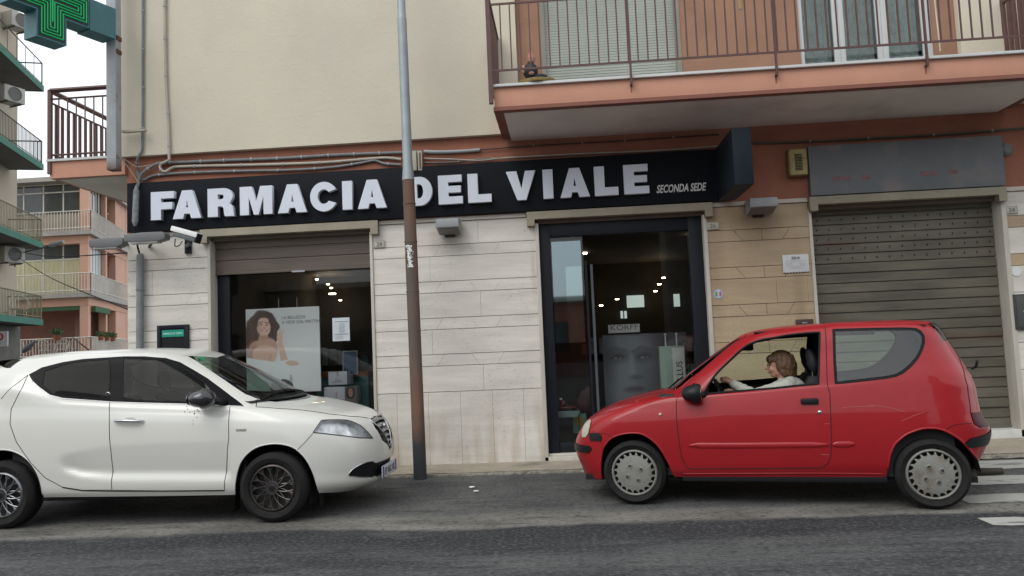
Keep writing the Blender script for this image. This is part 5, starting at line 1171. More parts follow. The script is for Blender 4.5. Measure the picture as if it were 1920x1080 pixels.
# ------------------------------------------------------------------ CARS
class Shell:
    """half body skin (near side = -y) lofted through plan rings; features are cut into it and separated"""
    def __init__(s, root, rings, roof, nA=18, nS=80, sub=6, crown=None):
        s.root = root; s.M = Matrix.Translation(root.location) @ root.rotation_euler.to_matrix().to_4x4(); s.Mi = s.M.inverted()
        R = []
        for r in rings: R.append(s.ring(r, nA, nS))
        n = len(R[0]); 
        # non-uniform cubic through rings
        T = [0]
        for a, b in zip(R, R[1:]): T.append(T[-1]+max(1e-3, sum((p-q).length for p, q in zip(a, b))/n))
        rows = []
        for i in range(len(R)-1):
            for k in range(sub):
                t = k/sub; h = T[i+1]-T[i]; row = []
                for j in range(n):
                    p0, p1 = R[i][j], R[i+1][j]
                    def tan(i_):
                        if i_ == 0: return (R[1][j]-R[0][j])/(T[1]-T[0])
                        if i_ == len(R)-1: return (R[-1][j]-R[-2][j])/(T[-1]-T[-2])
                        da = T[i_]-T[i_-1]; db = T[i_+1]-T[i_]; a = (R[i_][j]-R[i_-1][j])/da; b = (R[i_+1][j]-R[i_][j])/db
                        return (a*db+b*da)/(da+db)
                    m0, m1 = tan(i)*h, tan(i+1)*h
                    row.append((2*t**3-3*t*t+1)*p0+(t**3-2*t*t+t)*m0+(-2*t**3+3*t*t)*p1+(t**3-t*t)*m1)
                rows.append(row)
        rows.append(R[-1])
        bm = bmesh.new(); V = [[bm.verts.new((p.x, min(p.y, 0), p.z)) for p in row] for row in rows]
        for a, b in zip(V, V[1:]):
            for j in range(n-1):
                try: bm.faces.new((a[j], a[j+1], b[j+1], b[j]))
                except ValueError: pass
        bmesh.ops.remove_doubles(bm, verts=bm.verts, dist=1e-4)
        bmesh.ops.recalc_face_normals(bm, faces=bm.faces)
        bm.normal_update()
        f = max(bm.faces, key=lambda f: -f.calc_center_median().y)
        if f.normal.y > 0: bmesh.ops.reverse_faces(bm, faces=bm.faces)
        bm.normal_update()
        s.bm = bm; s.tag = bm.faces.layers.int.new('tag'); s.names = ['body']; s.snap()
    def ring(s, r, nA, nS):
        L, Rr, w, cl, cr = r['L'], r['R'], r['w'], r['cl'], r['cr']; zt = r['z']; nl, nr = r.get('n', (3.2, 3.2)); m = r.get('m', 2.0); bow = r.get('bow', .035)
        def W(x): c = (cl+cr)/2; return w*(1-bow*((x-c)/max(.3, (cr-cl)/2))**2*.8)
        zz = (lambda x: interp(zt, x)) if isinstance(zt, list) else (lambda x: zt)
        pts = []
        for k in range(nA):
            t = (k/nA)**1.15; th = t*pi/2; y = W(cl)*sin(th)**(2/nl); x = cl+(L[0]-cl)*cos(th)**(2/m); u = sin(th)**2
            pts.append(Vector((x, -y, L[1]*(1-u)+zz(cl)*u)))
        for k in range(nS+1):
            x = cl+(cr-cl)*k/nS; pts.append(Vector((x, -W(x), zz(x))))
        for k in range(nA-1, -1, -1):
            t = (k/nA)**1.15; th = t*pi/2; y = W(cr)*sin(th)**(2/nr); x = cr+(Rr[0]-cr)*cos(th)**(2/m); u = sin(th)**2
            pts.append(Vector((x, -y, Rr[1]*(1-u)+zz(cr)*u)))
        return pts
    def hit(s, x, y, off=0.0):
        "photo pixel -> point on the skin (local)"
        o = s.Mi @ CAMP; d = (s.Mi.to_3x3() @ ray(x, y)).normalized(); h = s.bvh.ray_cast(o, d)
        if h[0] is None:
            best = None
            # nearest approach to the skin along the ray
            for k in range(400, 1100): 
                q = o+d*(k*.01); n_ = s.bvh.find_nearest(q)
                if n_[0] is not None and (best is None or n_[3] < best[0]): best = (n_[3], n_[0], n_[1])
            return best[1]+best[2]*off
        return h[0]+h[1]*off
    def hits(s, pts, off=0.0): return [s.hit(x, y, off) for x, y in pts]
    def basis(s, axis):
        a = Vector(axis).normalized(); ref = Vector((0, 0, 1)) if abs(a.z) < .9 else Vector((1, 0, 0)); e1 = ref.cross(a).normalized(); e2 = a.cross(e1); return a, e1, e2
    def cut(s, name, poly, axis=(0, -1, 0), allow=('body',), delete=False, maxd=None, nd=.08):
        bm = s.bm; a, e1, e2 = s.basis(axis); P = [Vector((p.dot(e1), p.dot(e2))) for p in poly]
        if name not in s.names: s.names.append(name)
        tid = s.names.index(name); al = {s.names.index(n) for n in allow if n in s.names}
        x0 = min(p.x for p in P); x1 = max(p.x for p in P); y0 = min(p.y for p in P); y1 = max(p.y for p in P)
        def bb(f):
            u = [v.co.dot(e1) for v in f.verts]; w_ = [v.co.dot(e2) for v in f.verts]; return min(u), max(u), min(w_), max(w_)
        dmid = sum(p.dot(a) for p in poly)/len(poly)
        cand = {}
        for f in bm.faces:
            if f[s.tag] in al and f.normal.dot(a) > nd and (maxd is None or abs(f.calc_center_median().dot(a)-dmid) < maxd):
                b = bb(f)
                if b[1] > x0-.01 and b[0] < x1+.01 and b[3] > y0-.01 and b[2] < y1+.01: cand[f] = b
        n = len(P)
        for i in range(n):
            p, q = P[i], P[(i+1) % n]
            if (q-p).length < 1e-4: continue
            sx0, sx1, sy0, sy1 = min(p.x, q.x)-1e-4, max(p.x, q.x)+1e-4, min(p.y, q.y)-1e-4, max(p.y, q.y)+1e-4
            sel = [f for f, b in cand.items() if b[1] > sx0 and b[0] < sx1 and b[3] > sy0 and b[2] < sy1]
            if not sel: continue
            d = (q-p).normalized(); no = (e1*(-d.y)+e2*d.x); co = e1*p.x+e2*p.y
            geom = set(sel)
            for f in sel: geom.update(f.edges); geom.update(f.verts)
            r = bmesh.ops.bisect_plane(bm, geom=list(geom), dist=2e-4, plane_co=co, plane_no=no)
            for f in sel: cand.pop(f, None)
            for g in r['geom']:
                if isinstance(g, bmesh.types.BMFace) and g.is_valid: cand[g] = bb(g)
        def inside(c):
            x, y = c; ins = False
            for i in range(n):
                p, q = P[i], P[(i+1) % n]
                if (p.y > y) != (q.y > y) and x < (q.x-p.x)*(y-p.y)/(q.y-p.y)+p.x: ins = not ins
            return ins
        kill = []; cnt = 0
        bm.normal_update()
        for f in cand:
            if not f.is_valid or f[s.tag] not in al or f.normal.dot(a) < nd*.5: continue
            c = f.calc_center_median()
            if inside((c.dot(e1), c.dot(e2))):
                cnt += 1
                if delete: kill.append(f)
                else: f[s.tag] = tid
        if kill: bmesh.ops.delete(bm, geom=kill, context='FACES_ONLY')
        return cnt
    def snap(s):
        s.bm.faces.ensure_lookup_table(); s.bvh = BVHTree.FromBMesh(s.bm)
        s.FV = [[(v.co.copy(), v.normal.copy()) for v in f.verts] for f in s.bm.faces]
    def displace(s, fn):
        for v in s.bm.verts:
            d = fn(v.co)
            if d: v.co -= v.normal*d
        s.bm.normal_update(); s.snap()
    def freeze(s):
        "store smooth normals of the whole skin before it is taken apart"
        bmesh.ops.triangulate(s.bm, faces=[f for f in s.bm.faces if len(f.verts) > 4]); s.bm.normal_update(); s.N = {}
        for v in s.bm.verts:
            h = s.bvh.find_nearest(v.co)
            if h[2] is None: s.N[v] = v.normal.copy(); continue
            t = Vector()
            for c_, n_ in s.FV[h[2]]: t += n_/((v.co-c_).length+1e-5)
            s.N[v] = t.normalized()
    def part(s, name, objname, mat, parent, sides=(-1, 1), joined=True, push=0.0, thick=0.0, label=None, where=None):
        tid = s.names.index(name); fs = [f for f in s.bm.faces if f[s.tag] == tid and (where is None or where(f.calc_center_median()))]
        if not fs: print('EMPTY part', name); return []
        idx = {}; co = []; no = []; faces = []
        for f in fs:
            ff = []
            for v in f.verts:
                if v not in idx: idx[v] = len(co); co.append(v.co+s.N[v]*push); no.append(s.N[v])
                ff.append(idx[v])
            faces.append(ff)
        out = []
        def mk(sd, C, N, Fc, cc, nn):
            base = len(cc)
            for c_, n_ in zip(C, N): cc.append((c_[0], c_[1]*sd, c_[2])); nn.append((n_[0], n_[1]*sd, n_[2]))
            return [[i+base for i in (f if sd > 0 else f[::-1])] for f in Fc]
        groups = [(-1, 1)] if (joined and len(sides) == 2) else [(sd,) for sd in sides]
        for g in groups:
            cc, nn, F_ = [], [], []
            for sd in g: F_ += mk(-sd, co, no, faces, cc, nn)
            me = bpy.data.meshes.new(objname); me.from_pydata(cc, [], F_); me.update(); me.shade_smooth(); me.normals_split_custom_set_from_vertices(nn)
            o = mobj(objname, me, mat, parent, label)
            if thick:
                md = o.modifiers.new('thick', 'SOLIDIFY'); md.thickness = thick; md.offset = -1
            out.append(o)
        return out
    def seam(s, name, pts, parent, mat, r=.0028, px_=True, both=True, close=False, off=.0006, dens=3, smooth=True):
        P = s.hits(pts, 0) if px_ else [Vector(p) for p in pts]
        if close: P = P+[P[0]]
        Q = smoothpath(P, dens) if smooth else P
        Qd = []
        for a_, c_ in zip(Q, Q[1:]):
            n_ = max(1, int((c_-a_).length/.02)); Qd += [a_.lerp(c_, i_/n_) for i_ in range(n_)]
        Q = Qd+[Q[-1]]
        # re-project on skin
        Q2_ = []
        for q in Q:
            n_ = s.bvh.find_nearest(q); Q2_.append(n_[0]+n_[1]*off if n_[0] is not None else q)
        Q2_ = [q for i, q in enumerate(Q2_) if i == 0 or (q-Q2_[i-1]).length > 1e-3]
        for sd in ((1, -1) if both else (1,)):
            m = MB().tube([(q.x, q.y*sd, q.z) for q in Q2_], r, 6); o = m.build(name, mat, parent, smooth=180)
        return Q2_
def extrude_rim(sh, poly, depth, name, mat, parent, z0=None):
    "inner return of an opening: from the skin inwards along +y, both sides"
    for sd in (1, -1):
        m = MB(); n = len(poly); vs = []
        for p in poly: vs += [(p.x, p.y*sd, p.z), (p.x, (p.y+depth)*sd, p.z)]
        m.add(vs, [(2*i, 2*i+1, 2*i+3, 2*i+2) for i in range(n-1)]); m.build(name, mat, parent, smooth=60)
def wheel(parent, x, y, z, R, wd, rimr, style, side):
    "wheel with its face at y (side -1 = near)"
    t = bpy.data.objects.new('wheel', None); COL.objects.link(t); t.parent = parent; t.location = (x, y, z)
    if side > 0: t.rotation_euler = (0, 0, pi)
    tr = rimr+.012
    prof = [(tr-.01, .03), (tr, .008), (tr+.012, .001), (tr+.03, -.004), ((tr+R)/2, -.010), (R-.025, .004), (R-.008, .018), (R-.001, .035), (R, .05), (R, wd-.05), (R-.008, wd-.018), (R-.025, wd-.004), (tr, wd), (tr-.01, wd-.03)]
    ty = MB().lathe(prof, (0, 0, 0), 'y', 64)
    ty.build('tyre', M('tyre_rubber', (.017, .0165, .016), .85, spec=.2, var=.25, scale=14, bump=.002, bscale=50), t, smooth=50, fix=True)
    m = MB()
    for k in range(4):
        yy = .05+(wd-.1)*k/3; m.lathe([(R-.001, yy-.005), (R+.0015, yy), (R-.001, yy+.005)], (0, 0, 0), 'y', 48)
    m.build('tread_ribs', BLACKR, t)
    MB().lathe([(0, .075), (tr-.005, .055), (tr-.005, wd-.02), (0, wd-.02)], (0, 0, 0), 'y', 32).build('rim_back', M('rim_dark', (.01, .01, .011), .7), t)
    if style == 'cap':
        CAP = M('grey_hubcap_plastic', (.205, .205, .185), .5, var=.14, scale=10, dirt=(.12, .09, .06), dscale=7, dth=.58)
        MB().lathe([(rimr*.915, .022), (rimr*.93, .008), (rimr*.965, .003), (rimr, .006), (rimr+.008, .02)], (0, 0, 0), 'y', 64).build('cap_rim', CAP, t, smooth=60)
        N = 20; out = []
        for k in range(N):
            a0 = 2*pi*k/N; sw = .06
            out += [(rimr*.76, a0), (rimr*.80, a0+.09), (rimr*.93, a0+.10+sw), (rimr*.93, a0+.155+sw), (rimr*.80, a0+.20)]
        vs = [(0, -.006, 0)]; hub = []
        rr = [rimr*.35, rimr*.6]
        n = len(out)
        for q, (r_, yy) in enumerate(((rimr*.3, -.006), (rimr*.6, -.002))):
            for (ro, a) in out: vs.append((r_*cos(a), yy, r_*sin(a)))
        for (ro, a) in out: vs.append((ro*cos(a), .004+.012*max(0, (ro/rimr-.76)/.2), ro*sin(a)))
        for (ro, a) in out: vs.append((ro*cos(a), .025, ro*sin(a)))
        fs = [(0, 1+(k+1) % n, 1+k) for k in range(n)]
        for q in range(3): fs += [(1+q*n+k, 1+q*n+(k+1) % n, 1+(q+1)*n+(k+1) % n, 1+(q+1)*n+k) for k in range(n)]
        MB().add(vs, fs).build('hubcap', CAP, t, smooth=35, fix=True)
        for k in range(4):
            a = radians(28+90*k); c = (rimr*.335*cos(a), -.0075, rimr*.335*sin(a))
            MB().lathe([(0, .002), (rimr*.075, .002)], c, 'y', 16).build('bolt_hole', M('rim_dark', (.01, .01, .011)), t)
            MB().lathe([(rimr*.075, .0015), (rimr*.085, -.004), (rimr*.10, -.002), (rimr*.115, .003)], c, 'y', 16).build('hole_rim', CAP, t, smooth=60)
            MB().lathe([(0, -.002), (rimr*.045, -.001), (rimr*.045, .002)], c, 'y', 6).build('wheel_bolt', M('bolt_steel', (.10, .09, .08), .6, metal=.5), t)
        for k in range(5):
            a = radians(72*k+40); c = Vector((rimr*.66*cos(a), -.001, rimr*.66*sin(a)))
            P = [(c.x+rimr*.13*cos(a+pi+q), -.001, c.z+rimr*.13*sin(a+pi+q)) for q in [(-1.2+.3*i) for i in range(9)]]
            MB().tube(P, .0035, 6).build('moulded_curl', CAP, t, smooth=180)
    else:
        ALY = M('dark_alloy', style, .38, metal=.75, var=.12, scale=10)
        MB().lathe([(rimr*.93, .05), (rimr*.94, .006), (rimr*.965, .0), (rimr, .004), (rimr+.01, .02)], (0, 0, 0), 'y', 64).build('rim_lip', ALY, t, smooth=50)
        MB().lathe([(0, -.004), (rimr*.27, -.003), (rimr*.31, .004), (rimr*.32, .05)], (0, 0, 0), 'y', 32).build('centre_cap', M('cap_dark', (.03, .03, .032), .4), t, smooth=40)
        MB().lathe([(rimr*.27, -.0045), (rimr*.29, -.005), (rimr*.31, -.0)], (0, 0, 0), 'y', 32).build('cap_ring', ALY, t, smooth=60)
        MB().ball((0, -.005, 0), (rimr*.14, .003, rimr*.16), 10, 6).build('cap_emblem', M('emblem_metal', (.05, .05, .055), .3, metal=.8), t)
        N = 13
        for k in range(N):
            a0 = 2*pi*k/N
            for sgn, yy in ((1, .008), (-1, .016)):
                P = []
                for q in range(5):
                    f = q/4; r_ = rimr*(.30+.65*f); a = a0+sgn*(.04+.33*f); P.append((r_*cos(a), yy, r_*sin(a)))
                MB().tube(P, [.0065, .006, .0055, .0055, .006], 5).build('spoke', ALY, t)
        for k in range(N):
            a = 2*pi*k/N+.24; MB().tube([(rimr*.62*cos(a), .013, rimr*.62*sin(a)), (rimr*.95*cos(a), .008, rimr*.95*sin(a))], .0045, 5).build('short_spoke', ALY, t)
    return t
def lp(pts, z): return [(a, z) for a in pts]
PAINTW = M('white_car_paint', (.635, .635, .59), .30, var=.012, scale=2, coat=.55, spec=.5)
def redpaint():
    m = M('faded_red_car_paint', (.30, .012, .017), .38, var=.06, scale=3, coat=.40, spec=.2); return m
PAINTR = redpaint()
SEAM = M('panel_gap', (.008, .008, .008), .9); CHROME = M('chrome', (.55, .55, .56), .12, metal=1, var=.02)
TINT = glass('dark_tinted_glass', (.42, .50, .45), 1.20); CLEARG = glass('greenish_car_glass', (.62, .74, .68), 1.42); GREENG = glass('green_quarter_glass', (.84, 1.0, .92), 1.75)
TRIM = M('gloss_black_trim', (.006, .006, .007), .35, var=.1, spec=.08)
CLOTH = M('dark_seat_cloth', (.028, .028, .032), .9, var=.2, scale=20); CABIN = M('dark_cabin_plastic', (.020, .020, .022), .7, var=.2)
# ============ white hatchback ============
wc = thing('white_hatchback', 'white five door hatchback with dark tinted windows parked at the left facing right', 'car', (-3.75, 7.35, 0), radians(-1.0))
roofW = [(-1.72, 1.39), (-1.57, 1.475), (-1.34, 1.520), (-1.06, 1.538), (-.6, 1.545), (-.3, 1.540), (-.12, 1.530), (.15, 1.500), (.30, 1.475), (.47, 1.44)]
def rz(tab, dz): return [(x, z-dz) for x, z in tab]
zb_tab = [(-1.5, 1.28), (-1.2, 1.20), (-.87, 1.12), (-.69, 1.085), (-.22, 1.045), (.29, 1.012), (.6, .995), (1.0, .975)]
ringsW = [
 dict(L=(-1.86, .26), R=(1.83, .17), w=.79, cl=-1.35, cr=1.28, z=[(-1.4, .26), (-.83, .262), (.8, .24), (1.3, .235), (1.6, .225)], n=(3, 2.6)),
 dict(L=(-1.92, .31), R=(1.95, .215), w=.815, cl=-1.35, cr=1.28, z=[(-1.4, .30), (-.83, .30), (.8, .285), (1.3, .29)], n=(3, 2.6)),
 dict(L=(-1.97, .42), R=(2.01, .33), w=.832, cl=-1.35, cr=1.25, z=[(-1.4, .42), (1.3, .42)], n=(3, 2.6)),
 dict(L=(-1.99, .54), R=(2.035, .47), w=.838, cl=-1.35, cr=1.25, z=[(-1.4, .55), (1.3, .54)], n=(3, 2.5)),
 dict(L=(-1.99, .67), R=(2.02, .61), w=.836, cl=-1.33, cr=1.22, z=[(-1.4, .69), (1.3, .665)], n=(3, 2.5)),
 dict(L=(-1.98, .80), R=(1.975, .715), w=.828, cl=-1.30, cr=1.18, z=[(-1.4, .83), (0, .80), (1.3, .765)], n=(3, 2.5)),
 dict(L=(-1.97, .90), R=(1.915, .785), w=.815, cl=-1.28, cr=1.14, z=[(-1.4, .94), (0, .895), (1.3, .835)], n=(3, 2.5)),
 dict(L=(-1.96, .96), R=(1.80, .848), w=.803, cl=-1.26, cr=1.06, z=[(-1.4, 1.01), (-.8, .985), (0, .945), (1.2, .878)], n=(3, 2.6)),
 dict(L=(-1.95, 1.01), R=(1.62, .905), w=.793, cl=-1.24, cr=.98, z=[(-1.4, 1.08), (-.8, 1.03), (0, .975), (1.1, .915)], n=(3, 2.8)),
 dict(L=(-1.94, 1.06), R=(1.38, .960), w=.785, cl=-1.22, cr=.88, z=[(-1.4, 1.15), (-.8, 1.07), (0, 1.005), (1.0, .948)], n=(3, 3)),
 dict(L=(-1.91, 1.12), R=(1.16, .995), w=.775, cl=-1.2, cr=.78, z=zb_tab, n=(3, 3.1)),
 dict(L=(-1.87, 1.20), R=(.97, 1.09), w=.745, cl=-1.2, cr=.60, z=[(-1.4, 1.30), (-.87, 1.19), (-.22, 1.13), (.6, 1.09)], n=(3, 3.2)),
 dict(L=(-1.80, 1.29), R=(.74, 1.22), w=.705, cl=-1.2, cr=.40, z=[(-1.4, 1.36), (-.87, 1.28), (-.22, 1.24), (.5, 1.21)], n=(3, 3.3)),
 dict(L=(-1.75, 1.345), R=(.50, 1.345), w=.665, cl=-1.2, cr=.18, z=[(-1.4, 1.385), (-.87, 1.37), (-.22, 1.36), (.4, 1.335)], n=(3, 3.4)),
 dict(L=(-1.71, 1.38), R=(.33, 1.425), w=.63, cl=-1.2, cr=.02, z=[(-1.4, 1.415), (-.87, 1.435), (-.22, 1.445), (.1, 1.425)], n=(3, 3.4)),
 dict(L=(-1.69, 1.41), R=(.25, 1.458), w=.585, cl=-1.15, cr=-.05, z=[(-1.4, 1.455), (-.87, 1.487), (-.3, 1.49), (.1, 1.462)], n=(3, 3.4)),
 dict(L=(-1.63, 1.44), R=(.15, 1.487), w=.50, cl=-1.1, cr=-.15, z=[(-1.3, 1.492), (-.87, 1.52), (-.3, 1.518), (0, 1.50)], n=(2.8, 3)),
 dict(L=(-1.45, 1.492), R=(-.02, 1.515), w=.30, cl=-1.0, cr=-.3, z=[(-1.2, 1.52), (-.8, 1.536), (-.3, 1.533)], n=(2.5, 2.5)),
 dict(L=(-1.2, 1.53), R=(-.25, 1.535), w=.0, cl=-.9, cr=-.4, z=[(-1.2, 1.53), (-.8, 1.544), (-.3, 1.54)], n=(2, 2)),
]
W_ = Shell(wc, ringsW, roofW)
HW = W_.hits
def ss(t): t = max(0, min(1, t)); return t*t*(3-2*t)
_tp = [(p.x, p.z) for p in HW([(103,857),(140,848),(206,836),(300,831),(420,827)])]; _bt = [(p.x, p.z) for p in HW([(108,868),(120,885),(150,898),(206,905),(300,906),(420,907)])]
def scallop(c):
    if not (_tp[0][0]-.02 < c.x < .87) or c.y > -.6 or c.z > .9: return 0
    zt_, zb_ = interp(_tp, c.x), interp(_bt, c.x); t = (zt_-c.z)/max(.03, zt_-zb_)
    if t < 0 or t > 1: return 0
    return (.034*(t/.70) if t < .70 else .034*(1-ss((t-.70)/.30)))*ss((c.x-_tp[0][0])/.16)*ss((.87-c.x)/.05)
W_.displace(scallop)
dlo = [(54,702),(78,689),(117,679),(155,673),(202,670),(233,668),(272,668),(311,671),(338,679),(366,695),(389,709),(412,726),(420,732),(440,747),(457,761),(420,760),(350,757),(272,755),(210,753),(155,749),(117,746),(93,740),(74,726),(60,713)]
fg = [(233,672),(270,672),(311,676),(336,685),(360,701),(384,719),(405,738),(414,753),(400,756),(350,753.5),(272,751),(231,750),(231,700)]
rg = [(80,722),(84,696),(120,684),(160,677),(205,674),(207,700),(204,749),(160,746),(122,743),(98,737)]
fdoor = [(206,752),(205,790),(208,845),(210,919),(300,920),(421,919),(425,880),(429,820),(431.5,762),(350,759),(272,756)]
rdoor = [(53,703),(39,732),(21,767),(19,795),(31,829),(58,868),(85,896),(117,913),(155,919),(210,919),(208,845),(205,790),(206,752),(155,747),(117,744),(93,737),(74,725),(60,712)]
pr_arch = [(440,931),(442,895),(450,868),(465,849),(485,837),(512,832),(535,834),(555,842),(574,861),(588,888),(596,915),(599,935)]
pr_archr = [(-62,940),(-60,905),(-46,875),(-20,855),(0,850),(23,857),(43,875),(58,899),(70,923),(81,938)]
hl = [(587,811),(603,788),(622,787),(652,788),(676,798),(691,812),(699,822),(672,821),(633,816),(598,812)]
grille = [(691,785.5),(703,802),(716,825),(730,839),(746,847),(749,835),(743,808),(731,788),(712,786)]
fog = [(653,892),(660,880),(680,868),(699,864),(704,868),(748,861),(749.5,893),(700,896),(660,894)]
A1 = HW(pr_arch); A1 = [Vector((A1[0].x, A1[0].y, .1))]+A1+[Vector((A1[-1].x, A1[-1].y, .1))]
def archpoly(cx, cz, r, dz=.0):
    return [Vector((cx+r*cos(radians(a)), 0, cz+r*sin(radians(a)))) for a in range(-25, 206, 7)]+[Vector((cx-r*.9, 0, .05)), Vector((cx+r*.9, 0, .05))]
A2 = archpoly(-1.235, .315, .375)
W_.cut('x', A1, delete=True); W_.cut('x', A2, delete=True)
P_dlo = HW(dlo); W_.cut('trim', P_dlo); P_fg = HW(fg); P_rg = HW(rg)
W_.cut('front_glass', P_fg, allow=('trim',)); W_.cut('rear_glass', P_rg, allow=('trim',))
W_.cut('front_door', HW(fdoor)); W_.cut('rear_door', HW(rdoor))
wsn = HW([(351,667),(390,692),(430,719),(460,739),(481,747)])
ws = [Vector((.36, .02, 1.44)), Vector((.30, -.25, 1.445)), Vector((.22, -.48, 1.45))]+wsn+[Vector((1.10, -.45, .98)), Vector((1.2, -.2, .985)), Vector((1.22, .02, .985))]
W_.cut('windshield', ws, axis=(.5, 0, .86), nd=.2)
print('ws', [tuple(round(c, 2) for c in p) for p in wsn])
HLn = Vector((.75, -.66, .1)); P_hl = HW(hl); W_.cut('headlight', P_hl, axis=tuple(HLn), maxd=.4)
P_gr = HW(grille[:4]); print('grille', [tuple(round(c, 2) for c in p) for p in P_gr], 'hl', [tuple(round(c, 2) for c in p) for p in P_hl])
gp = P_gr+[Vector((2.1, P_gr[-1].y*.5, P_gr[-1].z-.015)), Vector((2.1, .02, P_gr[-1].z-.03)), Vector((1.9, .02, P_gr[0].z+.01))]
W_.cut('grille', gp, axis=(1, 0, .12), nd=.1)
P_fog = HW(fog[:5]+fog[-2:]); lo = P_fog[-1].z
fp = [p for p in P_fog[:5]]+[Vector((2.1, .02, P_fog[4].z+.0)), Vector((2.1, .02, P_fog[-2].z-.0)), P_fog[-2], P_fog[-1]]
W_.cut('fog', fp, axis=(1, -.15, 0), nd=.1)
# rear window wedge seen in front of the spoiler
W_.cut('rear_window', [Vector((0, -.58, 1.37)), Vector((0, -.62, 1.13)), Vector((0, .02, 1.13)), Vector((0, .02, 1.37))], axis=(-1, 0, .2), nd=.3)
W_.freeze()
W_.part('body', 'body', PAINTW, wc)
W_.part('trim', 'window_surround', TRIM, wc, joined=False)
dnear = W_.part('front_door', 'front_door', PAINTW, wc, joined=False)
rnear = W_.part('rear_door', 'rear_door', PAINTW, wc, joined=False)
W_.part('front_glass', 'front_side_glass', TINT, wc, joined=False); W_.part('rear_glass', 'rear_side_glass', glass('darker_tinted_glass', (.07, .08, .075), 1.18), wc, joined=False)
W_.part('windshield', 'windscreen', CLEARG, wc); W_.part('rear_window', 'rear_window', TINT, wc)
LENS = glass('clear_lens', (.97, .98, .98), 1.3)
W_.part('headlight', 'headlight', LENS, wc, joined=False)
W_.part('grille', 'grille_recess', BLACKP, wc, push=-.03); W_.part('fog', 'lower_intake', BLACKP, wc, push=-.025)
# headlight bowl, reflector pieces
for sd in (1, -1):
    m = MB(); c = sum(P_hl, Vector())/len(P_hl); inn = -HLn.normalized()*.05
    P = [Vector((p.x, p.y*sd, p.z)) for p in P_hl]; inn2 = Vector((inn.x, inn.y*sd, inn.z)); n = len(P); C2 = sum(P, Vector())/n
    vs = P+[C2+(p-C2)*.80+inn2 for p in P]; m.add(vs, [(i, (i+1) % n, n+(i+1) % n, n+i) for i in range(n)]+[tuple(range(n, 2*n))])
    m.build('headlight_bowl', M('reflector_silver', (.70, .71, .72), .3, metal=.4, var=.45, scale=10), wc)
    for f_, r_ in ((.30, .045), (.62, .04)):
        a = P[0].lerp(P[6], f_)+Vector((0, 0, .005))+inn2*.6; nn_ = Vector((HLn.x, HLn.y*sd, HLn.z)).normalized()
        m = MB(); m.lathe([(0, .0), (r_*.5, .008), (r_*.9, .02), (r_, .03)], (0, 0, 0), 'y', 20); q = Vector((0, -1, 0)).rotation_difference(nn_); m.v = [tuple(q @ Vector(v)+a) for v in m.v]; m.build('headlight_reflector', CHROME, wc, smooth=180)
for pl, nm in ((hl, 'headlight_rim'),): W_.seam(nm, pl, wc, M('rim_grey', (.05, .05, .055), .4), r=.0045, close=True, smooth=False)
# seams
W_.seam('door_gap', fdoor[:7]+[(429,820),(431.5,762)], wc, SEAM, smooth=False); W_.seam('door_gap', rdoor[:10], wc, SEAM, smooth=False)
W_.seam('sill_gap', [(117,914),(155,920),(210,921),(300,921),(421,920)], wc, SEAM, r=.004, smooth=False)
W_.seam('bonnet_gap', [(482,749),(480,763),(520,766),(574,770),(620,777),(656,781),(690,784)], wc, SEAM, r=.0032, smooth=False)
W_.seam('bumper_gap', [(587,812),(575,826),(563,838),(557,844)], wc, SEAM, r=.0022)
W_.seam('tailgate_gap', [(53,703),(28,722),(2,748)], wc, SEAM, r=.0025)
W_.seam('window_seal', [(60,715),(74,728),(93,741.5),(117,747.5),(155,750),(210,754),(272,756),(350,758),(420,761),(457,762)], wc, CHROME, r=.0028, smooth=False, off=.002)
for s_, nm in ((fg, 'window_rubber'), (rg, 'window_rubber')): W_.seam(nm, s_, wc, BLACKR, r=.0035, close=True, smooth=False)
W_.seam('arch_lip', pr_arch, wc, PAINTW, r=.007, smooth=True, off=-.003)
q = [Vector((-1.235+.375*cos(radians(a)), -.83, .315+.375*sin(radians(a)))) for a in range(-8, 189, 8)]
W_.seam('arch_lip', q, wc, PAINTW, r=.007, px_=False, off=-.003)
# chrome of the fog recess + grille bars + badge
W_.seam('fog_chrome', [(699,864.5),(680,869),(661,880),(654,891),(664,893.5),(690,894.5)], wc, CHROME, r=.005, off=.002)
gz0, gz1 = P_gr[0].z-.005, P_gr[-1].z-.01
yw0, yw1 = abs(P_gr[0].y), abs(P_gr[-1].y)
def skinx(y, z):
    h = W_.bvh.ray_cast(Vector((3, -abs(y), z)), Vector((-1, 0, 0))); return h[0].x if h[0] is not None else 2.0
for k in range(6):
    t = (k+.5)/6; z = gz0+(gz1-gz0)*t; yw = (yw0+(yw1-yw0)*t**1.2)-.015
    P = [Vector((skinx(y, z)-.006, y, z+.012*(1-abs(y)/yw))) for y in [yw*(-1+2*i/16) for i in range(17)]]
    m = MB(); vs = []
    for p in P: vs += [p+Vector((.006, 0, .007)), p+Vector((.010, 0, -.009)), p+Vector((-.03, 0, .014))]
    m.add(vs, [(3*i+a, 3*i+b_, 3*(i+1)+b_, 3*(i+1)+a) for i in range(16) for a, b_ in ((0, 1), (1, 2), (2, 0))]); m.build('grille_bar', M('grille_bar_silver', (.42, .43, .44), .35, metal=.4), wc, smooth=50, fix=True)
for sd in (1, -1):
    P = [(skinx(yw0+(yw1-yw0)*t, gz0+(gz1-gz0)*t)+.002, sd*(yw0+(yw1-yw0)*t), gz0+(gz1-gz0)*t) for t in (0, .25, .5, .75, 1)]; MB().tube(P, .008, 6).build('grille_chrome', CHROME, wc, smooth=180)
m = MB().tube([(skinx(0, gz0)+.004, -yw0+.0, gz0+.012), (skinx(0, gz0)+.012, 0, gz0+.012), (skinx(0, gz0)+.004, yw0, gz0+.012)], .007, 6); m.build('grille_chrome', CHROME, wc, smooth=180)
gx = skinx(0, (gz0*.7+gz1*.3))
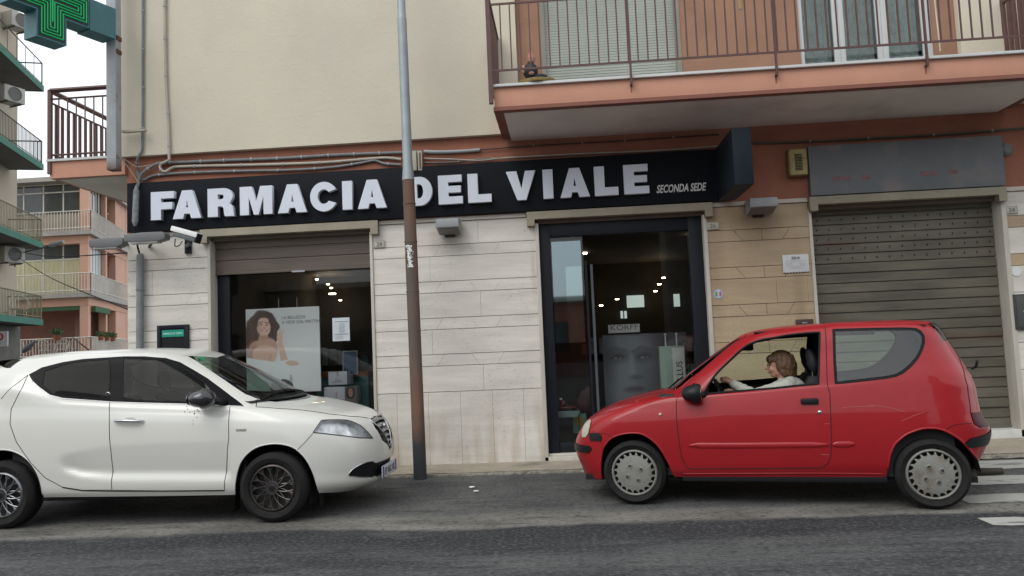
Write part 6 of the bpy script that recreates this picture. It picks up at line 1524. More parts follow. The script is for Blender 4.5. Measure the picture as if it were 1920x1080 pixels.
MB().lathe([(0, .02), (.03, .018), (.04, .0)], (0, 0, 0), 'x', 20).prism([(.021, -.012, .02), (.021, .012, .02), (.021, 0, -.025)], (.004, 0, 0)).build('badge', CHROME, wc, smooth=40).location = (gx, 0, gz0*.72+gz1*.28)
MB().box(0, .012, -.26, .26, -.055, .055).build('number_plate', M('plate_white', (.55, .57, .58), .5), wc, bevel=.003).location = (skinx(0, .30)+.012, 0, .31)
pl = MB().box(.0125, .0135, -.26, -.215, -.052, .052).box(.0125, .0135, .215, .26, -.052, .052).build('plate_band', M('plate_blue', (.02, .06, .30), .5), wc); pl.location = (skinx(0, .30)+.012, 0, .31)
me = text('EP 062 XK', .085, .001, .001, 0, 'CENTER'); me.transform(Matrix.Rotation(pi/2, 4, 'Z') @ STAND); o = mobj('plate_lettering', me, M('ink_grey', (.03, .03, .03)), wc); o.location = (skinx(0, .30)+.0255, 0, .28)
# handles, repeater, mirror, aerial, wipers
def on(sh, x, y, off=0): return sh.hit(x, y, off)
h0 = on(W_, 216, 789); h1 = on(W_, 270, 789)
for sd in (1, -1):
    c = (h0+h1)/2; d = dnear[0] if sd > 0 else dnear[-1]
    MB().tube([(h0.x, (h0.y-.012)*sd, h0.z), (h0.x+.03, (h0.y-.034)*sd, h0.z+.002), (c.x, (c.y-.040)*sd, c.z+.002), (h1.x-.03, (h1.y-.034)*sd, h1.z), (h1.x, (h1.y-.010)*sd, h1.z)], [.010, .014, .015, .014, .008], 10).build('handle', CHROME, d, smooth=180)
    MB().ball((c.x, (c.y+.004)*sd, c.z-.004), (.06, .008, .038), 18, 10).build('handle_cup', M('handle_cup_shadow', (.45, .45, .42), .4), d, smooth=180)
    r0 = on(W_, 452, 806); MB().box(-.045, .045, -.006, .006, -.011, .011).build('side_repeater', M('repeater_grey', (.36, .35, .30), .3), wc, bevel=.005).location = (r0.x, r0.y*sd, r0.z)
    b0 = on(W_, 202, 740); MB().lathe([(.016, .001), (.019, -.003), (.023, .001)], (b0.x, 0, b0.z), 'y', 20).build('pillar_badge', CHROME, wc, smooth=180).location = (0, b0.y*sd, 0)
    a = on(W_, 415, 752); mc = Vector((a.x-.10, (a.y-.16), a.z+.035))
    bx = MB().ball((0, 0, 0), (.125, .10, .075), 24, 16); bx.v = [(v[0] if v[0] > -.095 else -.095, v[1], v[2]*(1+.18*(v[0] > 0))) for v in bx.v]
    o = bx.build('mirror_housing', M('dark_mirror_cap', (.022, .022, .026), .22, coat=.6), wc, smooth=60); o.location = (mc.x, mc.y*sd, mc.z)
    MB().ball((-.0955, 0, 0), (.004, .08, .055), 20, 12).build('mirror_glass', CHROME, wc, smooth=180).location = (mc.x, mc.y*sd, mc.z)
    MB().tube([(a.x+.05, (a.y-.0)*sd, a.z+.0), (mc.x+.03, (mc.y+.05)*sd, mc.z-.04)], .026, 10).build('mirror_arm', BLACKP, wc, smooth=180)
P0 = W_.hit(482, 745, .012)
for (p, q) in (((465, 741), (530, 746)), ((535, 742), (590, 738))):
    pass
for (ya, yb) in ((-.55, -.05), (.0, .5)):
    P = []
    for k in range(7):
        y = ya+(yb-ya)*k/6; h = W_.bvh.ray_cast(Vector((1.02-.0*k, -abs(y), 3)), Vector((0, 0, -1))); P.append((1.02, y, (h[0].z if h[0] else 1.05)+.012))
    MB().tube(P, .009, 6).build('wiper', BLACKR, wc)
MB().tube([(-.95, 0, 1.53), (-1.14, 0, 1.68)], [.008, .003], 6).build('aerial', BLACKR, wc)
m = MB(); vs = []; N_ = 14
for k in range(N_+1):
    y = -.54+1.08*k/N_; b_ = (abs(y)/.54)**3*.10
    for (x, z) in ((-1.50, 1.492-.02*(abs(y)/.54)**2), (-1.66, 1.470-.02*(abs(y)/.54)**2), (-1.80+b_, 1.415), (-1.835+b_, 1.385), (-1.80+b_, 1.355), (-1.68, 1.345), (-1.52, 1.40)): vs.append((x, y, z))
m.add(vs, [(7*k+a, 7*(k+1)+a, 7*(k+1)+a+1, 7*k+a+1) for k in range(N_) for a in range(6)]+[tuple(range(7)), tuple(range(7*N_, 7*N_+7))[::-1]])
m.build('roof_spoiler', PAINTW, wc, smooth=60, fix=True)
# scuppered leaves / black cowl under the glass
P = []
for k in range(13):
    y = -.66+1.32*k/12; h = W_.bvh.ray_cast(Vector((1.10-.16*(abs(y)/.66)**3, -abs(y), 3)), Vector((0, 0, -1))); P.append(Vector((1.10-.16*(abs(y)/.66)**3, y, h[0].z+.003 if h[0] else 1.0)))
m = MB(); vs = []
for p in P: vs += [p+Vector((-.045, 0, .014)), p+Vector((.035, 0, -.004))]
m.add(vs, [(2*i, 2*i+1, 2*i+3, 2*i+2) for i in range(12)]).build('scuttle_panel', BLACKP, wc, smooth=180)
# cabin
def seat(parent, x, y, z, s=1.0, cloth=CLOTH, flip=1, hr=True):
    t = bpy.data.objects.new('seat', None); COL.objects.link(t); t.parent = parent; t.location = (x, y, z)
    MB().box(-.25, .25, -.24, .24, 0, .16).build('cushion', cloth, t, bevel=.05)
    m = MB(); m.add([(-.27*flip, -.23, .10), (-.15*flip, -.23, .10), (-.15*flip, .23, .10), (-.27*flip, .23, .10), (-.46*flip, -.18, .66), (-.36*flip, -.18, .68), (-.36*flip, .18, .68), (-.46*flip, .18, .66)], [(0,3,2,1),(4,5,6,7),(0,1,5,4),(1,2,6,5),(2,3,7,6),(3,0,4,7)]); m.build('seat_back', cloth, t, bevel=.04, fix=True)
    if hr:
        MB().ball((-.435*flip, 0, .80), (.05, .13, .10), 20, 12).build('headrest', cloth, t, smooth=180)
        for sy in (-.05, .05): MB().tube([(-.42*flip, sy, .66), (-.43*flip, sy, .75)], .006, 6).build('headrest_post', CHROME, t)
    return t
MB().box(-1.55, 1.15, -.70, .70, .22, .30).build('cabin_floor', CABIN, wc)
MB().box(.62, 1.12, -.70, .70, .70, .94).build('dashboard', CABIN, wc, bevel=.05)
for y in (-.36, .36): seat(wc, .05, y, .42)
seat(wc, -.85, -.34, .45); seat(wc, -.85, .34, .45)
t = MB(); P = [(0, .18*cos(a), .18*sin(a)) for a in [2*pi*i/24 for i in range(25)]]; t.tube(P, .015, 8).tube([(0, -.18, 0), (0, .18, 0)], .02, 6).tube([(0, 0, 0), (.25, 0, -.1)], .03, 8)
o = t.build('steering_wheel', BLACKP, wc, smooth=180); o.location = (.52, -.36, .98); o.rotation_euler = (0, radians(22), 0)
for sd in (1, -1): MB().box(-1.2, .95, -.72*sd-.01, -.72*sd+.01, .30, .93).build('door_card', CABIN, wc)
p = on(W_, 376, 674, .006); MB().box(-.03, .03, -.002, .002, -.018, .018).build('green_sticker', M('sticker_green', (.02, .28, .12), .6), wc).location = p+Vector((0, .012, 0))
# underbody and wheel wells
MB().box(-1.72, 1.45, -.62, .62, .20, .24).box(.85, 1.62, -.50, .50, .24, .72).box(-1.6, -.86, -.50, .50, .24, .66).build('underbody', M('underbody_black', (.008, .008, .008), .9), wc)
def well(parent, cx, cz, r, yo, yi):
    for sd in (1, -1):
        m = MB(); vs = []; N = 28
        for k in range(N+1):
            a = radians(2+176*k/N); vs += [(cx+r*cos(a), yo*sd, cz+r*sin(a)), (cx+r*cos(a), yi*sd, cz+r*sin(a))]
        m.add(vs, [(2*k, 2*k+1, 2*k+3, 2*k+2) for k in range(N)])
        m.add([(cx+r*cos(radians(2+176*k/N)), yi*sd, cz+r*sin(radians(2+176*k/N))) for k in range(N+1)], [tuple(range(N+1))]); m.build('wheel_well', M('underbody_black', (.008, .008, .008)), parent)
well(wc, 1.25, .30, .385, -.70, -.45); well(wc, -1.235, .315, .39, -.74, -.45)
extrude_rim(W_, A1, .10, 'arch_liner', BLACKR, wc); extrude_rim(W_, [W_.bvh.find_nearest(Vector((q_.x, -.83, q_.z)))[0] for q_ in archpoly(-1.235, .315, .375)[:-2]], .10, 'arch_liner', BLACKR, wc)
for x, st in ((1.215, (.10, .088, .082)), (-1.235, (.22, .23, .24))):
    MATS.pop('dark_alloy', None)
    for sd in (-1, 1): wheel(wc, x, .825*sd, .295, .295, .19, .192, st, sd)
    if 'dark_alloy' in MATS: MATS['dark_alloy'].name = 'wheel_alloy_%d' % int(x)
MB().box(1.50, 1.515, -.72, -.58, .13, .28).build('mud_flap', BLACKR, wc)
# dark bird droppings / dirt below the mirror
random.seed(11); m = MB()
for k in range(34):
    x = 345+random.gauss(18, 9); y = 762+abs(random.gauss(0, 14)); c = W_.hit(x, y, .0012); m.ball(c, (.0035*random.uniform(.4, 1.2), .001, .006*random.uniform(.4, 1.6)), 6, 4)
m.build('dirt_spots', M('dirt_spot', (.06, .05, .035), .9), wc)
# ============ red hatchback ============
rc = thing('red_hatchback', 'small red three door hatchback with grey hubcaps driving left past the entrance', 'car', (1.83, 7.32, 0), radians(-12.6))
ringsR = [
 dict(L=(-1.70, .18), R=(1.56, .28), w=.715, cl=-1.35, cr=1.30, z=[(-1.35, .205), (-.8, .235), (.8, .245), (1.3, .27)], n=(3, 3)),
 dict(L=(-1.725, .26), R=(1.60, .34), w=.742, cl=-1.35, cr=1.30, z=[(-1.35, .28), (1.3, .32)], n=(3, 3)),
 dict(L=(-1.77, .36), R=(1.66, .44), w=.760, cl=-1.33, cr=1.30, z=[(-1.35, .40), (1.3, .43)], n=(3, 3)),
 dict(L=(-1.785, .45), R=(1.70, .53), w=.768, cl=-1.32, cr=1.30, z=[(-1.35, .51), (1.3, .54)], n=(3, 3)),
 dict(L=(-1.765, .53), R=(1.70, .60), w=.768, cl=-1.32, cr=1.30, z=[(-1.35, .61), (1.3, .64)], n=(3, 3)),
 dict(L=(-1.71, .62), R=(1.655, .67), w=.762, cl=-1.30, cr=1.28, z=[(-1.35, .70), (0, .72), (1.3, .735)], n=(3, 3)),
 dict(L=(-1.64, .70), R=(1.64, .76), w=.752, cl=-1.22, cr=1.27, z=[(-1.35, .755), (0, .81), (1.3, .82)], n=(2.9, 3)),
 dict(L=(-1.50, .785), R=(1.635, .84), w=.742, cl=-1.10, cr=1.25, z=[(-1.2, .805), (0, .875), (1.3, .90)], n=(2.9, 3)),
 dict(L=(-1.30, .855), R=(1.63, .91), w=.733, cl=-.96, cr=1.24, z=[(-1.0, .862), (0, .915), (1.3, .965)], n=(3, 3)),
 dict(L=(-1.10, .905), R=(1.62, .96), w=.725, cl=-.80, cr=1.22, z=[(-.9, .90), (0, .945), (1.3, 1.01)], n=(3.1, 3)),
 dict(L=(-.90, .945), R=(1.605, 1.01), w=.715, cl=-.62, cr=1.20, z=[(-.62, .925), (.06, .965), (.5, .99), (1.2, 1.05)], n=(3.2, 3)),
 dict(L=(-.69, 1.095), R=(1.55, 1.14), w=.685, cl=-.42, cr=1.14, z=[(-.42, 1.08), (1.2, 1.14)], n=(3.3, 3)),
 dict(L=(-.48, 1.245), R=(1.49, 1.26), w=.645, cl=-.22, cr=1.08, z=[(-.2, 1.225), (1.2, 1.26)], n=(3.4, 3)),
 dict(L=(-.29, 1.375), R=(1.435, 1.37), w=.605, cl=-.03, cr=1.04, z=[(-.2, 1.345), (.3, 1.375), (1.2, 1.375)], n=(3.5, 3.2)),
 dict(L=(-.20, 1.425), R=(1.40, 1.430), w=.575, cl=.05, cr=1.00, z=[(-.1, 1.40), (.3, 1.43), (1.2, 1.43)], n=(3.5, 3.2)),
 dict(L=(-.11, 1.452), R=(1.36, 1.462), w=.52, cl=.12, cr=.98, z=[(0, 1.44), (.3, 1.462), (.6, 1.472), (1.2, 1.462)], n=(3.3, 3)),
 dict(L=(.05, 1.475), R=(1.25, 1.480), w=.38, cl=.25, cr=.95, z=[(.2, 1.477), (.6, 1.492), (1.0, 1.488)], n=(2.8, 2.8)),
 dict(L=(.3, 1.492), R=(1.05, 1.492), w=.0, cl=.4, cr=.9, z=[(.3, 1.492), (.7, 1.500), (1.0, 1.496)], n=(2, 2)),
]
R_c = Shell(rc, ringsR, None)
HR = R_c.hits
fw_ = [(1319,739),(1328,722),(1341,703),(1356,687),(1371,673),(1382,662),(1393,652.5),(1403,646),(1416,640.5),(1432,636),(1449,633.5),(1475,628.5),(1500,625.5),(1520,624),(1537,623),(1536,660),(1534.5,719.5),(1500,722.5),(1460,727),(1400,732),(1360,735.5)]
rw_ = [(1561.5,617.5),(1610,616),(1660,615),(1700,614.8),(1718,616),(1727,621),(1733,630),(1733.5,642),(1729,657),(1721,672),(1708,687),(1694,699),(1680,705.5),(1660,709.5),(1620,714),(1580,718.5),(1566,719.5),(1563.5,680)]
rgl = [(1566,622),(1610,620.5),(1660,619.5),(1700,619.5),(1715,620.5),(1723,625),(1728,632),(1728.5,642),(1724,656),(1716,670),(1704,683.5),(1691,694.5),(1678,701),(1660,705),(1620,709.5),(1580,714),(1570,715),(1568,680)]
door = [(1547,611.5),(1549,650),(1551,718),(1553,728),(1556,738),(1558,790),(1559,839),(1557,858),(1552,869),(1540,877),(1460,878),(1380,878.5),(1300,879),(1290,877.5),(1283,868),(1278,857),(1274,835),(1271,810),(1268.5,785),(1268,765),(1269,750),(1273,739),(1282,726),(1300,708),(1330,681),(1360,655),(1385,637),(1400,629),(1416,624.5),(1452,619),(1500,614)]
archF = [(1128,905),(1126,869),(1130,843),(1137,831),(1145,822.6),(1156,817),(1167,814),(1182,812),(1197,812.6),(1208,816),(1219,822.6),(1231,833),(1241.5,846.7),(1249,860),(1256,872.6),(1262,888),(1268,906)]
archR = [(1663.5,908),(1664.5,880),(1668,858),(1673,843),(1680,831),(1689.6,822),(1700,814.5),(1712,809.3),(1725,805),(1738,803),(1752,803),(1763.7,805),(1777,810),(1789.6,817),(1801,825),(1812,835.6),(1821,846),(1830,858),(1838,872),(1843,885)]
def closearch(P): return [Vector((P[0].x, P[0].y, .05))]+P+[Vector((P[-1].x, P[-1].y, .05))]
AF = HR(archF); AR = HR(archR)
R_c.cut('x', closearch(AF), delete=True); R_c.cut('x', closearch(AR), delete=True)
P_fw = HR(fw_); R_c.cut('front_opening', P_fw); 
R_c.cut('rear_surround', HR(rw_)); R_c.cut('rear_glass', HR(rgl), allow=('rear_surround',))
R_c.cut('door', HR(door))
wsr = HR([(1263,732.6),(1283,719),(1300,705.5),(1313,695),(1328,682),(1342.5,669.5),(1355,659),(1368,649),(1383,638.5)])
print('red ws', [tuple(round(c, 2) for c in p) for p in wsr])
R_c.cut('windshield', [Vector((-.86, .02, .95)), Vector((-.86, -.3, .95)), Vector((-.80, -.50, .955))]+wsr+[Vector((-.22, -.45, 1.405)), Vector((-.26, -.2, 1.40)), Vector((-.26, .02, 1.40))], axis=(-.6, 0, .8), nd=.2)
hlr = [(1092.5,820),(1093,806),(1097,795),(1102,789),(1107,786.5),(1109,790),(1107,800),(1104,812),(1099,820)]
P_hr = HR(hlr); print('red hl', [tuple(round(c, 2) for c in p) for p in P_hr])
R_c.cut('headlight', [Vector((-1.72, -.66, .62)), Vector((-1.66, -.70, .58)), Vector((-1.50, -.735, .60)), Vector((-1.47, -.72, .70)), Vector((-1.50, -.66, .76)), Vector((-1.56, -.48, .765)), Vector((-1.66, -.36, .71)), Vector((-1.74, -.36, .60))], axis=(-.85, -.4, .3), nd=.05, maxd=.6) if False else R_c.cut('headlight', P_hr, axis=(-.35, -.93, 0), nd=.02, maxd=.5)
tl = [(1820,774),(1835,772.5),(1849,771),(1854,777),(1858.5,785),(1857,795),(1852,800),(1838,801.5),(1826,795)]
P_tl = HR(tl); R_c.cut('tail_light', P_tl, axis=(.35, -.93, 0), nd=.02, maxd=.5)
padR = [(1838,824),(1846,817),(1856,812),(1868,808),(1874,806),(1874,830),(1860,832),(1846,831)]
R_c.cut('rear_pad', [Vector((1.40, -.75, .50)), Vector((1.47, -.75, .545)), Vector((1.75, -.6, .575)), Vector((1.9, -.3, .575)), Vector((1.9, -.3, .47)), Vector((1.75, -.6, .47)), Vector((1.47, -.75, .475))], axis=(.5, -.87, 0), nd=.0)
R_c.cut('front_pad', HR([(1105,812),(1118,812),(1127,815),(1129,822),(1126,827),(1107,826)]), axis=(-.4, -.9, 0), nd=0)
pf = HR([(1085,834),(1105,836),(1110,842),(1104,849),(1086,848)]); R_c.cut('front_pad', [Vector((-1.9, -.2, pf[0].z)), pf[1], pf[2], pf[3], Vector((-1.9, -.2, pf[4].z))], axis=(-.5, -.87, 0), nd=0)
R_c.cut('rear_window', [Vector((0, -.40, 1.30)), Vector((0, -.48, 1.02)), Vector((0, .02, 1.02)), Vector((0, .02, 1.30))], axis=(1, 0, .2), nd=.55)
R_c.freeze()
R_c.part('body', 'body', PAINTR, rc)
dr = R_c.part('door', 'door', PAINTR, rc, joined=False)
LIN = M('grey_cabin_lining', (.10, .115, .11), .85, var=.05)
LO = R_c.part('body', 'quarter_lining', LIN, rc, joined=False, push=-.022, where=lambda c: .44 < c.x < 1.56 and c.z > .93 and c.y < -.42)
for o in LO:
    a_ = o.data.attributes.get('custom_normal')
    if a_: o.data.attributes.remove(a_)
    o.data.shade_flat()
R_c.part('door', 'door_frame_lining', M('black_frame_lining', (.02, .02, .021), .8), rc, joined=False, push=-.02, where=lambda c: c.z > .92)
R_c.part('rear_surround', 'rear_window_surround', BLACKR, rc, joined=False); R_c.part('rear_glass', 'rear_side_glass', GREENG, rc, joined=False)
R_c.part('front_opening', 'far_door_glass', glass('pale_green_glass_pane', (.80, .90, .84), 1.35), rc, sides=(1,), joined=False)
R_c.part('windshield', 'windscreen', glass('screen_glass', (.55, .66, .60), 1.45), rc); R_c.part('rear_window', 'rear_window', CLEARG, rc)
R_c.part('headlight', 'headlight', M('cloudy_headlight_lens', (.42, .41, .33), .25, var=.1, coat=.6), rc, joined=False, push=.006)
R_c.part('tail_light', 'tail_light', M('dark_red_lens', (.05, .002, .004), .35, var=.35, scale=30, coat=.05, spec=.1), rc, joined=False, push=.006)
R_c.part('rear_pad', 'bumper_pad', BLACKP, rc, joined=False, push=.008); R_c.part('front_pad', 'bumper_pad', BLACKP, rc, joined=False, push=.008)
R_c.seam('door_gap', door[:28], rc, SEAM, r=.003, smooth=False); 
R_c.seam('tailgate_gap', [(1752,602),(1764,616),(1775,632),(1787,650),(1797,669),(1805,690),(1810,710),(1815,733),(1818,754),(1820,774)], rc, SEAM, r=.0035)
R_c.seam('bumper_gap', [(1775,804),(1786,798),(1800,795),(1822,794)], rc, SEAM, r=.0028)
R_c.seam('bumper_gap', [(1104,812.5),(1125,812),(1140,815),(1149,822)], rc, SEAM, r=.0025)
R_c.seam('bonnet_gap', [(1109,788),(1132,768),(1168,753.5),(1205,743),(1240,736)], rc, SEAM, r=.0025)
R_c.seam('window_rubber', fw_, rc, BLACKR, r=.0095, close=True, smooth=False, off=-.002)
R_c.seam('window_rubber', rw_, rc, BLACKR, r=.006, close=True, smooth=False, off=-.002)
R_c.seam('sill_ridge', [(1280,889),(1350,888.5),(1460,888),(1560,888),(1658,889)], rc, PAINTR, r=.010, off=-.005)
R_c.seam('arch_lip', archF, rc, PAINTR, r=.008, off=-.004); R_c.seam('arch_lip', archR[1:-1], rc, PAINTR, r=.010, off=-.004)
R_c.seam('drip_rail', [(1256,731),(1300,696),(1340,665),(1380,636),(1400,627),(1420,621.5),(1452,617),(1500,612),(1549,608),(1610,606),(1680,605.5),(1735,606)], rc, PAINTR, r=.006, off=-.003)
# rub strips
for (pts, pa) in (([(1291.5,835),(1340,835.5),(1400,835.3),(1480,834.5),(1556,833.8)], 0), ([(1560.5,833.5),(1580,833),(1603,832.5)], 1)):
    for dy in (0,):
        Q = R_c.hits(pts, .0); Q = smoothpath(Q, 4)
        for sd in (1, -1):
            m = MB(); vs = []
            for i_, q in enumerate(Q):
                e_ = min(i_, len(Q)-1-i_)/2.0; e_ = min(1, .35+.65*e_)
                for dz, dy_ in ((-.024*e_, .0), (-.017*e_, -.007), (.017*e_, -.007), (.024*e_, .0)): vs.append((q.x, (q.y+dy_)*sd, q.z+dz))
            m.add(vs, [(4*i+a, 4*i+a+1, 4*i+a+5, 4*i+a+4) for i in range(len(Q)-1) for a in range(3)]); m.build('rub_strip', PAINTR, rc if pa else (dr[0] if sd > 0 else dr[-1]), smooth=60, fix=True)
hh0 = R_c.hit(1501, 752.5); hh1 = R_c.hit(1535, 752.5); lk = R_c.hit(1537, 773.5)
for sd in (1, -1):
    d = dr[0] if sd > 0 else dr[-1]; c = (hh0+hh1)/2
    MB().box(-(hh1.x-hh0.x)/2, (hh1.x-hh0.x)/2, -.022, .012, -.026, .026).build('handle', BLACKP, d, bevel=.018).location = (c.x, c.y*sd, c.z)
    MB().lathe([(0, -.008), (.012, -.008), (.017, -.004), (.019, .002)], (lk.x, 0, lk.z), 'y', 16).build('lock', CHROME, d, smooth=40).location = (0, lk.y*sd, 0)
    rp = R_c.hit(1238, 777); MB().lathe([(0, -.016), (.008, -.014), (.013, -.006), (.014, .002)], (rp.x, 0, rp.z), 'y', 16).build('side_repeater', M('repeater_cream', (.55, .42, .28), .3), rc, smooth=60).location = (0, rp.y*sd, 0)
    a = R_c.hit(1318, 735); mc = Vector((a.x-.07, a.y-.10, a.z-.005)); bx = MB().ball((0, 0, 0), (.105, .095, .088), 24, 16); bx.v = [(v[0] if v[0] < .06 else .06, v[1], v[2]*(1-.15*(v[0] < 0))) for v in bx.v]
    bx.build('mirror_housing', BLACKP, rc, smooth=60).location = (mc.x, mc.y*sd, mc.z); MB().ball((.061, 0, 0), (.004, .08, .066), 20, 12).build('mirror_glass', CHROME, rc, smooth=180).location = (mc.x, mc.y*sd, mc.z)
    MB().tube([(a.x+.02, a.y*sd, a.z-.02), (mc.x+.02, (mc.y+.04)*sd, mc.z-.02)], .03, 10).build('mirror_arm', BLACKP, rc, smooth=180)
extrude_rim(R_c, [p for p in AF if p.z > .30], .09, 'arch_liner', BLACKR, rc); extrude_rim(R_c, [p for p in AR if p.z > .34], .09, 'arch_liner', BLACKR, rc)
# lower black sill, exhaust, hook, valance
for sd in (1, -1): MB().box(-.76, .84, -.69*sd-.02, -.69*sd+.02, .20, .245).build('black_sill', BLACKP, rc, bevel=.006)
MB().tube([(1.35, -.42, .25), (1.55, -.45, .245), (1.72, -.46, .255)], [.03, .032, .026], 12).build('exhaust', M('rusty_exhaust', (.03, .025, .02), .8), rc, smooth=60)
MB().box(1.30, 1.50, -.62, -.30, .20, .27).build('silencer', M('rusty_exhaust', (.03, .025, .02)), rc, bevel=.02)
for pts in ([(1578,765),(1600,763),(1640,762)], [(1630,760),(1668,764),(1700,774)], [(1540,852),(1556,853)], [(1545,795),(1556,794)], [(1690,790),(1712,780),(1735,772)]):
    R_c.seam('scratch', pts, rc, M('paint_scratch', (.42, .16, .15), .6), r=.0013, both=False, off=.0006)
# rear wiper, wiper
MB().tube([(1.66, -.05, 1.05), (1.70, -.05, 1.07), (1.66, -.25, 1.12)], .012, 6).build('rear_wiper', BLACKR, rc)
for ya in (-.45, .05): MB().tube([(-.86, ya, .972), (-.80, ya+.35, 1.03)], .007, 6).build('wiper', BLACKR, rc)
# cabin
MB().box(-.95, 1.35, -.66, .66, .24, .30).build('cabin_floor', CABIN, rc)
MB().box(-.95, -.55, -.66, .66, .66, .93).build('dashboard', CABIN, rc, bevel=.05)
MB().box(-.74, -.52, -.55, -.17, .90, .975).build('instrument_hood', CABIN, rc, bevel=.03)
for sd in (1, -1): MB().box(-.85, .45, -.66*sd-.012, -.66*sd+.012, .30, .915).build('door_card', CABIN, rc)
MB().box(.45, 1.35, -.66, -.64, .30, .93).build('side_trim_panel', CABIN, rc); MB().box(.45, 1.35, .64, .66, .30, .93).build('side_trim_panel', CABIN, rc)
seat(rc, -.03, -.34, .37, hr=False, flip=-1); seat(rc, -.03, .34, .37, hr=False, flip=-1)
hrp = None
for y in (-.34, .34):
    m = MB().ball((0, 0, 0), (.05, .13, .115), 20, 14); m.v = [(v[0]+(-.08*(v[2])), v[1], v[2]) for v in m.v]; m.v = [(v[0]*(1.0 if v[2] < 0 else .85), v[1], v[2]) for v in m.v]
    o = m.build('headrest', CLOTH, rc, smooth=180); o.location = (.365, y, 1.170); o.rotation_euler = (0, radians(-8), 0)
    for sy in (-.05, .05): MB().tube([(.36, y+sy, 1.00), (.365, y+sy, 1.10)], .006, 6).build('headrest_post', CHROME, rc)
MB().box(.85, 1.0, -.6, .6, .45, .95).build('rear_seat_back', CLOTH, rc, bevel=.05)
# ------------------------------------------------------------------ DRIVER
pr = thing('person', 'woman with brown bobbed hair and pale grey jacket at the wheel of the red car', 'person', rc.location, rc.rotation_euler.z)
sr_ = pr
def remesh(mb, vox, smooth=2):
    me = mb.mesh('tmp', 180, True); o = bpy.data.objects.new('tmp', me); COL.objects.link(o)
    md = o.modifiers.new('r', 'REMESH'); md.mode = 'VOXEL'; md.voxel_size = vox; md.use_smooth_shade = True
    s_ = o.modifiers.new('s', 'SMOOTH'); s_.iterations = smooth; s_.factor = .6
    return from_eval(o)
Y0 = -.36
def cap(m, p, q, r0, r1, n=6):
    p = Vector(p); q = Vector(q); P = [p.lerp(q, k/n) for k in range(n+1)]; m.tube(P, [r0+(r1-r0)*k/n for k in range(n+1)], 14); m.ball(p, r0, 14, 10); m.ball(q, r1, 14, 10); return m
b = MB()
hx = .085
b.ball((hx+.012, Y0, 1.172), (.092, .074, .092), 24, 18)
b.ball((hx-.020, Y0, 1.118), (.060, .058, .078), 24, 18)          # face
b.ball((hx-.035, Y0, 1.066), (.036, .040, .030), 18, 12)          # chin, jaw
b.ball((hx+.005, Y0, 1.085), (.055, .055, .040), 18, 12)
cap(b, (hx-.074, Y0, 1.146), (hx-.096, Y0, 1.116), .009, .013)     # nose
b.ball((hx-.078, Y0, 1.152), (.016, .030, .010), 12, 8)            # brow
for s in (1, -1): b.ball((hx-.052, Y0+s*.034, 1.112), (.026, .022, .026), 14, 10); b.ball((hx+.015, Y0+s*.073, 1.135), (.018, .010, .028), 12, 8)
b.ball((hx-.078, Y0, 1.091), (.012, .024, .007), 12, 8); b.ball((hx-.076, Y0, 1.082), (.011, .021, .007), 12, 8)   # lips
cap(b, (hx+.03, Y0, 1.08), (hx+.055, Y0, .99), .052, .056)        # neck
# trunk, legs
cap(b, (hx+.075, Y0, .90), (hx+.02, Y0, .50), .12, .13); cap(b, (.09, Y0-.13, .93), (.11, Y0+.13, .93), .07, .07)
for s in (1, -1): cap(b, (.09, Y0+s*.09, .52), (-.38, Y0+s*.10, .56), .085, .062); cap(b, (-.38, Y0+s*.10, .56), (-.62, Y0+s*.10, .33), .055, .04); cap(b, (-.62, Y0+s*.10, .33), (-.74, Y0+s*.10, .36), .035, .03)
# near arm to the top of the wheel; far arm lower
SHL = Vector((.13, Y0-.175, .965)); ELB = Vector((-.135, Y0-.20, .90)); WRI = Vector((-.318, Y0-.115, 1.012)); HND = Vector((-.385, Y0-.085, 1.045))
cap(b, SHL, ELB, .052, .040); cap(b, ELB, WRI, .038, .025)
def hand(m, wr, kn, out, grip, s=1):
    "palm from wrist to knuckles, four fingers curling over the rim, thumb on the side"
    d = (kn-wr).normalized(); m.ball(wr.lerp(kn, .55), (.040, .024, .030), 16, 12); cap(m, wr, wr.lerp(kn, .7), .025, .030)
    lat = out
    for k, (ln, off) in enumerate(((.040, -.026), (.044, -.009), (.041, .009), (.033, .026))):
        p0 = kn.lerp(wr, .15)+lat*off; p1 = p0+d*ln*.55+Vector((0, 0, .006)); p2 = p1+d*ln*.35+grip*ln*.55; p3 = p2+grip*ln*.5-d*ln*.25
        cap(m, p0, p1, .0105, .0098, 3); cap(m, p1, p2, .0098, .009, 3); cap(m, p2, p3, .009, .008, 3)
    t0 = wr.lerp(kn, .35)-lat*.030; cap(m, t0, t0+d*.03-lat*.008+grip*.012, .013, .011, 3); cap(m, t0+d*.03-lat*.008+grip*.012, t0+d*.052+grip*.028, .011, .009, 3)
hand(b, WRI, HND, Vector((0, 1, 0)), Vector((.15, 0, -1)).normalized())
SH2 = Vector((.13, Y0+.175, .965)); EL2 = Vector((-.10, Y0+.21, .84)); WR2 = Vector((-.30, Y0+.16, .90)); HN2 = Vector((-.36, Y0+.15, .92))
cap(b, SH2, EL2, .052, .040); cap(b, EL2, WR2, .038, .025); hand(b, WR2, HN2, Vector((0, 1, 0)), Vector((.1, 0, -1)).normalized())
SKIN = M('skin', (.50, .265, .185), .5, var=.08, scale=30)
me = remesh(b, .0052, 2); bodyo = mobj('body', me, SKIN, sr_)
